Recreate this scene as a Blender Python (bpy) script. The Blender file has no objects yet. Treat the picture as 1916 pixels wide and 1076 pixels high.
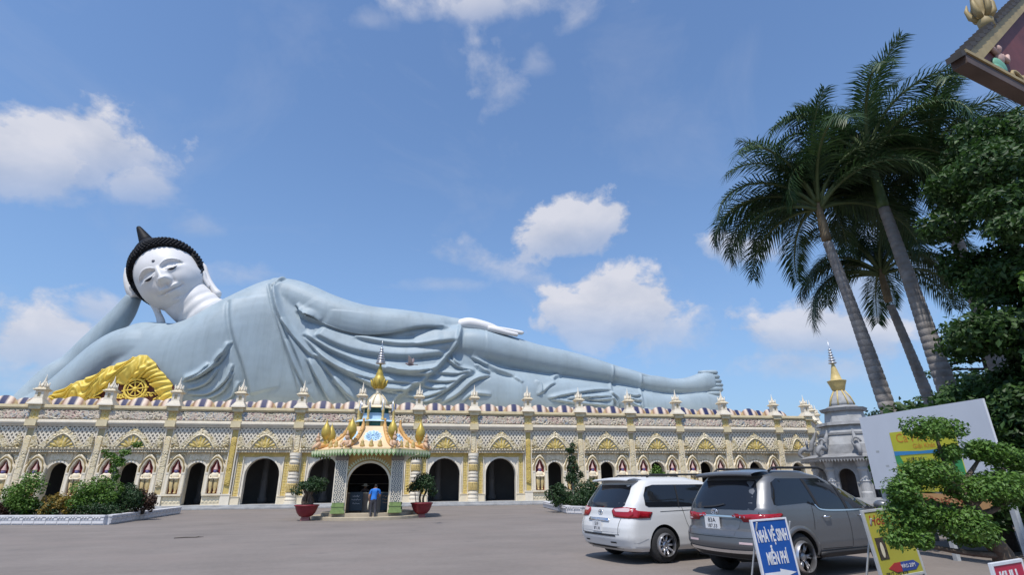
import bpy, bmesh, math, random
import numpy as np
from mathutils import Vector, Matrix, Quaternion
random.seed(7); rng = np.random.default_rng(7)
S = bpy.context.scene
R = math.radians
# ------------------------------------------------------------------ camera, sky, sun, exposure
cd = bpy.data.cameras.new('camera'); cam = bpy.data.objects.new('camera', cd); S.collection.objects.link(cam)
yaw, pitch, roll = R(10.74), R(20.48), R(-0.51)
fw = Vector((math.sin(yaw)*math.cos(pitch), math.cos(yaw)*math.cos(pitch), math.sin(pitch)))
rt = Vector((math.cos(yaw), -math.sin(yaw), 0)); up = rt.cross(fw)
r2 = math.cos(roll)*rt + math.sin(roll)*up; u2 = -math.sin(roll)*rt + math.cos(roll)*up
m = Matrix((r2, u2, -fw)).transposed().to_4x4(); m.translation = (0, -48.34, 1.6)
cam.matrix_world = m
cd.sensor_width = 36; cd.lens = 36*990/1916; cd.clip_start = 0.1; cd.clip_end = 3000
S.camera = cam
S.view_settings.view_transform = 'Standard'; S.view_settings.look = 'None'
S.view_settings.exposure = 0.30; S.view_settings.gamma = 1
SUN_EL, SUN_AZ = R(63), R(208)          # azimuth clockwise from +Y: behind and left of the viewer
sd = Vector((math.sin(SUN_AZ)*math.cos(SUN_EL), math.cos(SUN_AZ)*math.cos(SUN_EL), math.sin(SUN_EL)))
sl = bpy.data.lights.new('sun', 'SUN'); sl.energy = 3.4; sl.angle = R(0.55); sl.color = (1, .95, .88)
so = bpy.data.objects.new('sun', sl); S.collection.objects.link(so)
so.rotation_euler = (-sd).to_track_quat('-Z', 'Y').to_euler()
W = bpy.data.worlds.new('World'); S.world = W; W.use_nodes = True
def build_sky():
    nt = W.node_tree; N = nt.nodes; L = nt.links; N.clear()
    def n(t, **k):
        o = N.new(t)
        for a, b in k.items(): setattr(o, a, b)
        return o
    def lk(a, b): L.new(a, b)
    def mth(op, a, b=None, c=None, clamp=False):
        o = n('ShaderNodeMath', operation=op); o.use_clamp = clamp
        for i, v in enumerate((a, b, c)):
            if v is None: continue
            if isinstance(v, (int, float)): o.inputs[i].default_value = v
            else: lk(v, o.inputs[i])
        return o.outputs[0]
    def vdot(v, c):
        o = n('ShaderNodeVectorMath', operation='DOT_PRODUCT'); lk(v, o.inputs[0]); o.inputs[1].default_value = c
        return o.outputs['Value']
    sky = n('ShaderNodeTexSky'); sky.sky_type = 'NISHITA'; sky.sun_disc = False
    sky.sun_elevation = SUN_EL; sky.sun_rotation = SUN_AZ; sky.altitude = 0; sky.air_density = 1.0; sky.dust_density = .6; sky.ozone_density = 4.0
    tc = n('ShaderNodeTexCoord'); D = tc.outputs['Generated']
    # cloud noise in direction space, stretched sideways a little
    mp = n('ShaderNodeMapping'); lk(D, mp.inputs['Vector']); mp.inputs['Scale'].default_value = (1, 1, 1.35)
    def noise(off, sc, det, rough, dist=0):
        a = n('ShaderNodeVectorMath', operation='ADD'); lk(mp.outputs[0], a.inputs[0]); a.inputs[1].default_value = off
        t = n('ShaderNodeTexNoise'); lk(a.outputs[0], t.inputs['Vector']); t.inputs['Scale'].default_value = sc
        t.inputs['Detail'].default_value = det; t.inputs['Roughness'].default_value = rough; t.inputs['Distortion'].default_value = dist
        return t.outputs['Fac']
    f0 = noise((3.1, 1.7, 0.4), 7.5, 9, .58, .25)
    f1 = noise((3.1-.008, 1.7-.012, 0.4+.05), 7.5, 5, .55, .25)
    wisp = noise((7.3, 2.2, 5.1), 3.2, 8, .6, .6)
    f2 = noise((1.1, 8.7, 2.4), 21, 7, .6, .3)
    nc = mth('ADD', mth('SUBTRACT', f0, .5), mth('MULTIPLY', mth('SUBTRACT', f2, .5), .42))
    CL = [((-0.5013, 0.7462, 0.4381), (8.262, 2.891, 4.53), (-2.916, -8.126, 10.505), 0.92, 0.42), ((-0.5427, 0.7376, 0.4018), (10.278, 5.193, 4.35), (-1.499, -8.671, 13.893), 0.85, 0.5), ((-0.4422, 0.7873, 0.4297), (22.091, 8.387, 7.369), (-2.247, -13.034, 21.571), 0.7, 0.8), ((-0.5253, 0.8288, 0.1927), (9.503, 5.6, 1.818), (-0.54, -3.517, 13.655), 0.9, 0.6), ((-0.4702, 0.8491, 0.2408), (22.002, 13.347, -4.104), (8.119, -4.083, 30.248), 0.6, 0.7), ((0.1029, 0.6539, 0.7495), (5.853, -1.15, 0.2), (-4.689, -20.632, 18.644), 0.78, 1.0), ((0.2366, 0.6401, 0.7309), (14.513, -11.0, 4.934), (-18.874, -15.911, 20.044), 0.55, 1.0), ((-0.1041, 0.6914, 0.7149), (22.919, -0.497, 3.819), (-5.509, -30.869, 29.05), 0.3, 1.1), ((0.1319, 0.7446, 0.6544), (14.38, -8.041, 6.251), (-7.277, -6.301, 8.635), 0.68, 1.1), ((0.1772, 0.7059, 0.6859), (28.994, -10.019, 2.822), (-6.844, -14.969, 17.173), 0.35, 1.2), ((0.2588, 0.8655, 0.4288), (8.587, -3.212, 1.301), (-3.904, -5.217, 12.884), 0.92, 0.36), ((0.1444, 0.9113, 0.3856), (8.075, -0.505, -1.831), (4.416, -10.123, 22.266), 0.6, 0.9), ((0.0469, 0.9352, 0.3509), (11.07, -0.709, 0.41), (-3.161, -19.314, 51.903), 0.3, 1.0), ((0.3521, 0.8902, 0.2891), (7.893, -2.953, -0.52), (-0.531, -3.346, 10.95), 0.95, 0.36), ((0.432, 0.8651, 0.2549), (10.977, -5.2, -0.955), (-0.845, -5.434, 19.874), 0.65, 0.8), ((0.5555, 0.7426, 0.3741), (11.369, -6.43, -4.119), (1.158, -11.593, 21.292), 0.8, 0.6), ((0.6454, 0.7319, 0.2185), (6.801, -5.504, -1.653), (0.016, -5.487, 18.331), 0.85, 0.6), ((0.6271, 0.759, 0.1752), (6.765, -5.381, -0.906), (-0.959, -6.599, 32.026), 0.55, 0.8), ((0.7024, 0.6602, 0.2662), (12.025, -11.472, -3.277), (-0.528, -3.266, 9.493), 0.5, 0.8), ((-0.3487, 0.8509, 0.3929), (27.114, 8.183, 6.338), (-3.108, -18.353, 36.993), 0.35, 1.0), ((-0.2789, 0.9008, 0.3327), (16.406, 4.102, 2.648), (-2.196, -13.335, 34.262), 0.4, 1.0), ((0.3725, 0.7246, 0.5799), (8.627, -3.352, -1.353), (-1.651, -9.441, 12.856), 0.12, 1.2), ((-0.6521, 0.6971, 0.2982), (10.713, 7.906, 4.945), (-1.213, -7.147, 14.056), 0.9, 0.5), ((0.8827, 0.3577, 0.3047), (5.595, -9.475, -5.087), (-1.005, -5.834, 9.761), 0.8, 0.6), ((0.8689, 0.4805, 0.1185), (6.584, -11.4, -2.049), (-0.537, -3.749, 19.13), 0.8, 0.6), ((-0.1608, 0.4182, 0.894), (5.546, -0.482, 1.223), (-3.98, -21.774, 9.47), 0.6, 0.8), ((0.4564, 0.3517, 0.8173), (7.948, -3.098, -3.106), (-3.751, -20.615, 10.967), 0.5, 0.9)]
    tot = None; hgt = None
    for (c, a, b, dens, soft) in CL:
        da, db, dc = vdot(D, a), vdot(D, b), vdot(D, c)
        # flatter underside: below the centre the ellipse is squeezed
        dn = mth('MULTIPLY', mth('MINIMUM', db, 0), 1.55)
        dbb = mth('ADD', mth('MAXIMUM', db, 0), dn)
        q = mth('ADD', mth('MULTIPLY', da, da), mth('MULTIPLY', dbb, dbb))
        q = mth('SUBTRACT', 1, mth('SQRT', q))
        q = mth('ADD', q, mth('MULTIPLY', nc, 2.6 if soft < .6 else 3.6))
        q = mth('MULTIPLY', mth('ADD', q, .16), 1/soft, clamp=True)
        q = mth('MULTIPLY', q, mth('GREATER_THAN', dc, .3))
        q = mth('MULTIPLY', q, mth('MULTIPLY', mth('ADD', mth('MULTIPLY', mth('ADD', mth('MULTIPLY', db, .9), .7, clamp=True), .62), .38), dens))
        tot = q if tot is None else mth('MAXIMUM', tot, q)
        hq = mth('MULTIPLY', q, mth('ADD', mth('MULTIPLY', db, .5), .5, clamp=True))
        hgt = hq if hgt is None else mth('MAXIMUM', hgt, hq)
    # thin high veil everywhere, plus scattered cumulus outside the view
    veil = mth('MULTIPLY', mth('SUBTRACT', wisp, .52, clamp=True), .7, clamp=True)
    veil = mth('MINIMUM', veil, .16)
    tot = mth('MAXIMUM', tot, veil)
    lit = mth('ADD', mth('MULTIPLY', mth('SUBTRACT', f0, f1), 2.2), .55)
    lit = mth('ADD', mth('MULTIPLY', hgt, .55), mth('MULTIPLY', lit, .7), clamp=True)
    ramp = n('ShaderNodeMix', data_type='RGBA'); lk(lit, ramp.inputs['Factor'])
    ramp.inputs['A'].default_value = (2.25, 2.6, 3.4, 1); ramp.inputs['B'].default_value = (3.9, 3.95, 4.35, 1)
    hs = n('ShaderNodeMix', data_type='RGBA', blend_type='MULTIPLY'); hs.inputs['Factor'].default_value = 1
    lk(sky.outputs[0], hs.inputs['A']); hs.inputs['B'].default_value = (.93, 1.0, 1.06, 1)
    sep = n('ShaderNodeSeparateXYZ'); lk(D, sep.inputs[0])
    hz = mth('MULTIPLY', mth('POWER', mth('SUBTRACT', 1, mth('ABSOLUTE', sep.outputs[2]), clamp=True), 3), .85, clamp=True)
    hm = n('ShaderNodeMix', data_type='RGBA'); lk(hz, hm.inputs['Factor']); lk(hs.outputs['Result'], hm.inputs['A']); hm.inputs['B'].default_value = (1.25, 2.0, 3.15, 1)
    mx = n('ShaderNodeMix', data_type='RGBA'); lk(tot, mx.inputs['Factor']); lk(hm.outputs['Result'], mx.inputs['A']); lk(ramp.outputs['Result'], mx.inputs['B'])
    bg = n('ShaderNodeBackground'); bg.inputs['Strength'].default_value = .15; lk(mx.outputs['Result'], bg.inputs['Color'])
    out = n('ShaderNodeOutputWorld'); lk(bg.outputs[0], out.inputs['Surface'])
build_sky()
# ------------------------------------------------------------------ materials
M = {}
def mat(name, col, rough=.6, metal=0., var=.12, scale=2., bump=0., bscale=20., spec=.4, alpha=None, detail=5, tint=None):
    m = bpy.data.materials.new(name); m.use_nodes = True; M[name] = m
    nt = m.node_tree; N = nt.nodes; L = nt.links; p = N['Principled BSDF']
    p.inputs['Roughness'].default_value = rough; p.inputs['Metallic'].default_value = metal
    p.inputs['Specular IOR Level'].default_value = spec
    tc = N.new('ShaderNodeTexCoord')
    if var > 0:
        t = N.new('ShaderNodeTexNoise'); t.inputs['Scale'].default_value = scale; t.inputs['Detail'].default_value = detail; t.inputs['Roughness'].default_value = .6
        L.new(tc.outputs['Object'], t.inputs['Vector'])
        cr = N.new('ShaderNodeMapRange'); cr.inputs['From Min'].default_value = .3; cr.inputs['From Max'].default_value = .7
        L.new(t.outputs['Fac'], cr.inputs['Value'])
        mx = N.new('ShaderNodeMix'); mx.data_type = 'RGBA'; L.new(cr.outputs[0], mx.inputs['Factor'])
        lo = tint if tint else tuple(c*(1-var) for c in col)
        mx.inputs['A'].default_value = (*lo, 1); mx.inputs['B'].default_value = (*[min(1, c*(1+var)) for c in col], 1)
        L.new(mx.outputs['Result'], p.inputs['Base Color'])
    else: p.inputs['Base Color'].default_value = (*col, 1)
    if bump > 0:
        t = N.new('ShaderNodeTexNoise'); t.inputs['Scale'].default_value = bscale; t.inputs['Detail'].default_value = 4
        L.new(tc.outputs['Object'], t.inputs['Vector'])
        b = N.new('ShaderNodeBump'); b.inputs['Strength'].default_value = bump; b.inputs['Distance'].default_value = .05
        L.new(t.outputs['Fac'], b.inputs['Height']); L.new(b.outputs[0], p.inputs['Normal'])
    return m
def paint_mat(name, cols, rough=.6, attr='paint'):
    """flat paint colours picked per carved piece by the 'paint' attribute"""
    m = bpy.data.materials.new(name); m.use_nodes = True; M[name] = m
    nt = m.node_tree; N = nt.nodes; L = nt.links; p = N['Principled BSDF']; p.inputs['Roughness'].default_value = rough
    a = N.new('ShaderNodeAttribute'); a.attribute_name = attr
    r = N.new('ShaderNodeValToRGB'); r.color_ramp.interpolation = 'LINEAR'
    e = r.color_ramp.elements
    while len(e) < len(cols): e.new(.5)
    for i, c in enumerate(cols): e[i].position = i/(len(cols)-1); e[i].color = (*c, 1)
    L.new(a.outputs['Fac'], r.inputs[0])
    tc = N.new('ShaderNodeTexCoord'); t = N.new('ShaderNodeTexNoise'); t.inputs['Scale'].default_value = 3; t.inputs['Detail'].default_value = 6
    L.new(tc.outputs['Object'], t.inputs['Vector'])
    cr = N.new('ShaderNodeMapRange'); cr.inputs['From Min'].default_value = .3; cr.inputs['From Max'].default_value = .7
    cr.inputs['To Min'].default_value = .82; cr.inputs['To Max'].default_value = 1.08; L.new(t.outputs['Fac'], cr.inputs['Value'])
    mx = N.new('ShaderNodeMix'); mx.data_type = 'RGBA'; mx.blend_type = 'MULTIPLY'; mx.inputs['Factor'].default_value = 1
    L.new(r.outputs[0], mx.inputs['A']); L.new(cr.outputs[0], mx.inputs['B']); L.new(mx.outputs['Result'], p.inputs['Base Color'])
    return m
def leaf_mat(name, a, b, trans=.25, rough=.55):
    m = bpy.data.materials.new(name); m.use_nodes = True; M[name] = m
    nt = m.node_tree; N = nt.nodes; L = nt.links; p = N['Principled BSDF']; p.inputs['Roughness'].default_value = rough
    at = N.new('ShaderNodeAttribute'); at.attribute_name = 'paint'
    mx = N.new('ShaderNodeMix'); mx.data_type = 'RGBA'; L.new(at.outputs['Fac'], mx.inputs['Factor'])
    mx.inputs['A'].default_value = (*a, 1); mx.inputs['B'].default_value = (*b, 1); L.new(mx.outputs['Result'], p.inputs['Base Color'])
    tr = N.new('ShaderNodeBsdfTranslucent'); L.new(mx.outputs['Result'], tr.inputs['Color'])
    ms = N.new('ShaderNodeMixShader'); ms.inputs[0].default_value = trans
    L.new(p.outputs[0], ms.inputs[1]); L.new(tr.outputs[0], ms.inputs[2]); L.new(ms.outputs[0], N['Material Output'].inputs['Surface'])
    return m
mat('statue_blue', (.305, .378, .425), .55, var=.07, scale=.35, bump=.06, bscale=2.5, tint=(.275, .335, .37))
mat('statue_white', (.69, .675, .665), .5, var=.05, scale=.6, tint=(.62, .61, .60))
mat('hair_black', (.006, .006, .008), .6, var=.1, spec=.2)
mat('eye_black', (.02, .02, .025), .3, var=0)
mat('urna', (.12, .12, .14), .5, var=0)
mat('drape_gold', (.74, .55, .10), .45, var=.1, scale=1.5)
mat('panel_maroon', (.14, .045, .035), .6, var=.25, scale=2)
mat('gold', (.46, .34, .07), .48, metal=.3, var=.15, scale=3)
mat('gold_paint', (.55, .42, .17), .5, var=.18, scale=3)
mat('beige_gold', (.64, .54, .34), .6, var=.16, scale=2.2)
mat('cream', (.74, .65, .48), .62, var=.10, scale=1.3, bump=.08, bscale=14, tint=(.64, .55, .40))
mat('white_plaster', (.78, .71, .58), .6, var=.07, scale=1.2, tint=(.68, .61, .49))
mat('lattice_back', (.46, .44, .40), .7, var=.12)
mat('recess_red', (.26, .03, .03), .6, var=.15)
mat('pink_stone', (.62, .42, .38), .6, var=.12)
mat('purple_paint', (.16, .13, .28), .6, var=.15)
mat('robe_yellow', (.60, .46, .22), .6, var=.15)
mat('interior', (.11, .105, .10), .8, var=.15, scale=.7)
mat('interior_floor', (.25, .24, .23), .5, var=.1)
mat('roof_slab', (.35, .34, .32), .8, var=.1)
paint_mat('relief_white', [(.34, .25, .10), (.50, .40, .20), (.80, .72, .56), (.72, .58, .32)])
paint_mat('relief_gold', [(.50, .40, .18), (.58, .43, .14), (.60, .44, .10), (.66, .56, .32)])
paint_mat('relief_frieze', [(.13, .12, .09), (.66, .57, .42), (.52, .35, .30), (.72, .63, .47), (.30, .34, .38), (.74, .65, .46)])  # first tone is shade painted into the gaps between the scrolls
paint_mat('petal_stripes', [(.010, .016, .08), (.012, .018, .085), (.72, .60, .48), (.62, .46, .36), (.22, .11, .06), (.50, .36, .16), (.30, .17, .08)])
mat('pier_grey', (.26, .28, .27), .6, var=.15)
mat('peach', (.70, .52, .32), .55, var=.1, scale=1.5)
mat('light_blue', (.42, .60, .75), .5, var=.08)
mat('teal', (.02, .11, .11), .4, var=.15)
mat('naga_orange', (.58, .33, .11), .5, var=.25, scale=6)
mat('naga_pink', (.58, .38, .24), .5, var=.25, scale=6)
mat('eave_green', (.25, .38, .16), .5, var=.15, scale=4)
mat('eave_pale', (.60, .62, .40), .5, var=.12, scale=4)
mat('base_green', (.20, .28, .10), .5, var=.2, scale=5)
mat('silver', (.55, .55, .56), .35, metal=.8, var=.1)
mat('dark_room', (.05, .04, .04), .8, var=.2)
mat('step_tan', (.40, .34, .25), .7, var=.12, scale=2, bump=.1)
mat('ochre_wall', (.48, .30, .10), .6, var=.12)
mat('counter_wood', (.25, .20, .16), .6, var=.15)
mat('board_dark', (.03, .05, .07), .5, var=0)
mat('board_text', (.65, .68, .75), .5, var=0)
mat('pot_red', (.20, .018, .028), .45, var=.15, scale=5)
mat('pot_foot', (.30, .12, .11), .6, var=.15)
mat('soil', (.06, .045, .035), .9, var=.3, scale=6, bump=.5)
mat('planter_wall', (.62, .61, .62), .65, var=.12, scale=4, tint=(.50, .50, .51))
mat('bark', (.10, .075, .055), .85, var=.35, scale=8, bump=.6, bscale=14)
mat('bark_dark', (.05, .04, .032), .9, var=.35, scale=8, bump=.5, bscale=14)
mat('bark_pale', (.30, .27, .23), .85, var=.3, scale=6, bump=.4)
mat('grey_stone', (.26, .26, .26), .8, var=.25, scale=1.2, bump=.25, bscale=8, tint=(.17, .17, .17))
mat('grey_stone_light', (.37, .37, .365), .8, var=.2, scale=1.5, bump=.2, bscale=10)
leaf_mat('leaf_mid', (.045, .11, .010), (.14, .26, .030))
leaf_mat('leaf_dark', (.010, .030, .008), (.035, .085, .018))
leaf_mat('leaf_lime', (.07, .14, .008), (.22, .30, .025))
leaf_mat('leaf_orange', (.14, .13, .02), (.38, .23, .04))
leaf_mat('leaf_purple', (.035, .02, .015), (.10, .05, .03))
leaf_mat('leaf_bonsai', (.045, .11, .012), (.13, .25, .035))
leaf_mat('leaf_palm', (.020, .055, .022), (.055, .105, .030), .2, .5)
leaf_mat('leaf_tree', (.016, .045, .010), (.065, .14, .028), .32)
# weathering of the big statue: faint rain streaks running down and pale repaint patches
def weather(m_):
    nt = m_.node_tree; N = nt.nodes; L = nt.links; p = N['Principled BSDF']; src = p.inputs['Base Color'].links[0].from_socket
    tc = [x for x in N if x.type == 'TEX_COORD'][0]; mp = N.new('ShaderNodeMapping'); mp.inputs['Scale'].default_value = (1.6, 1.6, .10); L.new(tc.outputs['Object'], mp.inputs['Vector'])
    t = N.new('ShaderNodeTexNoise'); t.inputs['Scale'].default_value = 1.0; t.inputs['Detail'].default_value = 6; t.inputs['Roughness'].default_value = .7; L.new(mp.outputs[0], t.inputs['Vector'])
    c = N.new('ShaderNodeMapRange'); c.inputs['From Min'].default_value = .50; c.inputs['From Max'].default_value = .72; c.inputs['To Max'].default_value = .30; L.new(t.outputs['Fac'], c.inputs['Value'])
    a = N.new('ShaderNodeMix'); a.data_type = 'RGBA'; L.new(c.outputs[0], a.inputs['Factor']); L.new(src, a.inputs['A']); a.inputs['B'].default_value = (.17, .21, .22, 1)
    t2 = N.new('ShaderNodeTexNoise'); t2.inputs['Scale'].default_value = .22; t2.inputs['Detail'].default_value = 8; t2.inputs['Roughness'].default_value = .65; L.new(tc.outputs['Object'], t2.inputs['Vector'])
    c2 = N.new('ShaderNodeMapRange'); c2.inputs['From Min'].default_value = .52; c2.inputs['From Max'].default_value = .66; c2.inputs['To Max'].default_value = .35; L.new(t2.outputs['Fac'], c2.inputs['Value'])
    a2 = N.new('ShaderNodeMix'); a2.data_type = 'RGBA'; L.new(c2.outputs[0], a2.inputs['Factor']); L.new(a.outputs['Result'], a2.inputs['A']); a2.inputs['B'].default_value = (.38, .45, .475, 1)
    L.new(a2.outputs['Result'], p.inputs['Base Color'])
weather(M['statue_blue'])
# ------------------------------------------------------------------ mesh tools
C = S.collection
def link(o, parent=None):
    C.objects.link(o)
    if parent is not None: o.parent = parent
    return o
def empty(name, loc=(0, 0, 0), rz=0, label=None, cat=None, group=None):
    o = bpy.data.objects.new(name, None); o.location = loc; o.rotation_euler = (0, 0, rz); o.empty_display_size = .3
    C.objects.link(o)
    if label: tag(o, label, cat, group)
    return o
def tag(o, label=None, cat=None, group=None, kind=None):
    if label: o['label'] = label
    if cat: o['category'] = cat
    if group: o['group'] = group
    if kind: o['kind'] = kind
    return o
def make_mesh(name, V, F, material, smooth=False, paint=None):
    me = bpy.data.meshes.new(name)
    me.from_pydata([tuple(map(float, v)) for v in V] if not isinstance(V, np.ndarray) else V.tolist(), [], F if not isinstance(F, np.ndarray) else F.tolist())
    if material: me.materials.append(M[material] if isinstance(material, str) else material)
    if smooth: me.polygons.foreach_set('use_smooth', np.ones(len(me.polygons), bool))
    if paint is not None:
        at = me.attributes.new('paint', 'FLOAT', 'POINT'); at.data.foreach_set('value', np.asarray(paint, np.float32))
    me.update()
    return me
def obj(name, me, parent=None, loc=None, rot=None, scale=None):
    o = bpy.data.objects.new(name, me)
    if loc is not None: o.location = loc
    if rot is not None: o.rotation_euler = rot
    if scale is not None: o.scale = scale
    return link(o, parent)
class MB:
    def __init__(s): s.V = []; s.F = []; s.P = []; s.p = 0.
    def add(s, V, F):
        b = len(s.V); s.V += [tuple(v) for v in V]; s.F += [tuple(i+b for i in f) for f in F]; s.P += [s.p]*(len(s.V)-b); return s
    def box(s, x0, x1, y0, y1, z0, z1, t=0., mtx=None):
        V = [(x0, y0, z0), (x1, y0, z0), (x1, y1, z0), (x0, y1, z0), (x0+t, y0+t, z1), (x1-t, y0+t, z1), (x1-t, y1-t, z1), (x0+t, y1-t, z1)]
        if mtx is not None: V = [mtx @ Vector(v) for v in V]
        return s.add(V, [(0, 3, 2, 1), (4, 5, 6, 7), (0, 1, 5, 4), (1, 2, 6, 5), (2, 3, 7, 6), (3, 0, 4, 7)])
    def prism(s, poly, y0, y1):
        """polygon in xz (counter-clockwise seen from -y) between y0 (front) and y1 (back)"""
        n = len(poly)
        V = [(x, y0, z) for x, z in poly] + [(x, y1, z) for x, z in poly]
        F = [tuple(range(n)), tuple(range(2*n-1, n-1, -1))] + [(i, i+n, (i+1) % n+n, (i+1) % n) for i in range(n)]
        return s.add(V, F)
    def slab(s, poly, z0, z1):
        n = len(poly)
        V = [(x, y, z0) for x, y in poly] + [(x, y, z1) for x, y in poly]
        return s.add(V, [tuple(range(n-1, -1, -1)), tuple(range(n, 2*n))] + [(i, (i+1) % n, (i+1) % n+n, i+n) for i in range(n)])
    def lathe(s, prof, c=(0, 0, 0), n=16, sx=1., sy=1., ph=0., wob=None, cap=True):
        V = []; F = []
        for (r, z) in prof:
            for k in range(n):
                a = 2*math.pi*k/n + ph; rr = r*(wob(a, z) if wob else 1)
                V.append((c[0]+rr*math.cos(a)*sx, c[1]+rr*math.sin(a)*sy, c[2]+z))
        for i in range(len(prof)-1):
            for k in range(n): F.append((i*n+k, i*n+(k+1) % n, (i+1)*n+(k+1) % n, (i+1)*n+k))
        if cap: F.append(tuple(range(n-1, -1, -1))); m_ = (len(prof)-1)*n; F.append(tuple(m_+k for k in range(n)))
        return s.add(V, F)
    def tube(s, path, rad, n=8, flat=1.):
        path = [Vector(p) for p in path]; V = []; F = []
        if not hasattr(rad, '__len__'): rad = [rad]*len(path)
        ref = None
        for i, p in enumerate(path):
            t = (path[min(i+1, len(path)-1)]-path[max(i-1, 0)]).normalized()
            if ref is None: ref = Vector((0, 0, 1)) if abs(t.z) < .9 else Vector((1, 0, 0))
            a = (ref - t*ref.dot(t)).normalized(); b = t.cross(a); ref = a
            for k in range(n):
                g = 2*math.pi*k/n; V.append(p + a*(math.cos(g)*rad[i]) + b*(math.sin(g)*rad[i]*flat))
        for i in range(len(path)-1):
            for k in range(n): F.append((i*n+k, i*n+(k+1) % n, (i+1)*n+(k+1) % n, (i+1)*n+k))
        F.append(tuple(range(n-1, -1, -1))); m_ = (len(path)-1)*n; F.append(tuple(m_+k for k in range(n)))
        return s.add(V, F)
    def ball(s, c, r, nu=12, nv=8, mtx=None):
        if not hasattr(r, '__len__'): r = (r, r, r)
        V = [Vector((0, 0, -r[2]))]; F = []
        for j in range(1, nv):
            th = math.pi*j/nv - math.pi/2
            for k in range(nu):
                a = 2*math.pi*k/nu; V.append(Vector((r[0]*math.cos(th)*math.cos(a), r[1]*math.cos(th)*math.sin(a), r[2]*math.sin(th))))
        V.append(Vector((0, 0, r[2])))
        for k in range(nu): F.append((0, 1+(k+1) % nu, 1+k))
        for j in range(nv-2):
            for k in range(nu): F.append((1+j*nu+k, 1+j*nu+(k+1) % nu, 1+(j+1)*nu+(k+1) % nu, 1+(j+1)*nu+k))
        e = len(V)-1; b = 1+(nv-2)*nu
        for k in range(nu): F.append((b+k, b+(k+1) % nu, e))
        if mtx is not None: V = [mtx @ v for v in V]
        return s.add([v+Vector(c) for v in V], F)
    def grid(s, P):
        """P[i][j] points"""
        n, m_ = len(P), len(P[0]); V = [p for row in P for p in row]
        return s.add(V, [(i*m_+j, (i+1)*m_+j, (i+1)*m_+j+1, i*m_+j+1) for i in range(n-1) for j in range(m_-1)])
    def mesh(s, name, material, smooth=False, paint=False):
        me = make_mesh(name, s.V, s.F, material, smooth, s.P if paint else None)
        return me
    def build(s, name, material, parent=None, smooth=False, loc=None, rot=None, paint=False, bevel=0., fix=False):
        me = s.mesh(name, material, smooth, paint)
        if fix:
            b = bmesh.new(); b.from_mesh(me); bmesh.ops.recalc_face_normals(b, faces=b.faces); b.to_mesh(me); b.free()
        o = obj(name, me, parent, loc, rot)
        if bevel > 0:
            md = o.modifiers.new('bevel', 'BEVEL'); md.width = bevel; md.segments = 2; md.limit_method = 'ANGLE'; md.angle_limit = R(40)
        return o
def copy_tree(o, parent=None):
    c = o.copy(); C.objects.link(c); c.parent = parent
    for ch in list(o.children):
        copy_tree(ch, c)
    return c
def crom(pts, n):
    """smooth curve through pts, n samples per span"""
    P = np.array(pts, float); Q = np.vstack([2*P[0]-P[1], P, 2*P[-1]-P[-2]]); out = []
    for i in range(1, len(Q)-2):
        for k in range(n):
            t = k/n
            out.append(.5*((2*Q[i]) + (-Q[i-1]+Q[i+1])*t + (2*Q[i-1]-5*Q[i]+4*Q[i+1]-Q[i+2])*t*t + (-Q[i-1]+3*Q[i]-3*Q[i+1]+Q[i+2])*t**3))
    out.append(Q[-2]); return np.array(out)
def sstep(a, b, x):
    t = np.clip((x-a)/(b-a), 0, 1); return t*t*(3-2*t)
# ------------------------------------------------------------------ carved relief panels (height fields)
def relief(name, w, h, nu, nv, stamps, depth, material, mask=None, base=.25, extra=None):
    u = np.linspace(0, w, nu); v = np.linspace(0, h, nv); U, Vv = np.meshgrid(u, v)
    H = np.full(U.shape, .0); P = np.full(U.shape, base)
    for s in stamps:
        k, cx, cy, r_, a, hand, pc = s
        dx = U-cx; dy = Vv-cy; rr = np.hypot(dx, dy); th = np.arctan2(dy, dx); win = 1-sstep(.7*r_, r_, rr)
        if k == 's': val = (.5+.5*np.cos(hand*th+2*np.pi*rr/a))**.9*win
        elif k == 'f': val = (.55+.45*np.cos(a*th))*win*(.6+.4*np.cos(2*np.pi*rr/r_))
        else: val = np.sqrt(np.clip(1-(rr/r_)**2, 0, 1))
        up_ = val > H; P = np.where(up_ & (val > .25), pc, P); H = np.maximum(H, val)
    if extra is not None: H, P = extra(U, Vv, H, P)
    keep = np.ones(U.shape, bool) if mask is None else mask(U, Vv)
    edge = np.minimum.reduce([U/.03, (w-U)/.03, Vv/.03, (h-Vv)/.03]); H = H*np.clip(edge, 0, 1)
    V = np.stack([U, -H*depth, Vv], -1).reshape(-1, 3)
    idx = np.arange(nu*nv).reshape(nv, nu)
    F = np.stack([idx[:-1, :-1], idx[:-1, 1:], idx[1:, 1:], idx[1:, :-1]], -1).reshape(-1, 4)
    kq = (keep[:-1, :-1] & keep[:-1, 1:] & keep[1:, 1:] & keep[1:, :-1]).reshape(-1)
    F = F[kq]; used = np.unique(F); mp = -np.ones(len(V), int); mp[used] = np.arange(len(used))
    return make_mesh(name, V[used], mp[F], material, True, P.reshape(-1)[used])
def scroll_stamps(w, h, size, seed, mirror=True, cols=(.3, .6, .9)):
    r_ = random.Random(seed); st = []
    n = int(w*h/(size*size)*2.6)
    for i in range(n):
        cx = r_.uniform(0, w/2 if mirror else w); cy = r_.uniform(.15*h, .85*h); s_ = size*r_.uniform(.7, 1.25)
        k = r_.choice('sssfb'); hd = r_.choice((-1, 1)); pc = r_.choice(cols); a = s_*r_.uniform(.5, .75) if k == 's' else r_.choice((5, 6, 8))
        if k == 'b': s_ *= .35
        st.append((k, cx, cy, s_, a, hd, pc))
        if mirror: st.append((k, w-cx, cy, s_, a, -hd, pc))
    return st
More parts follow.
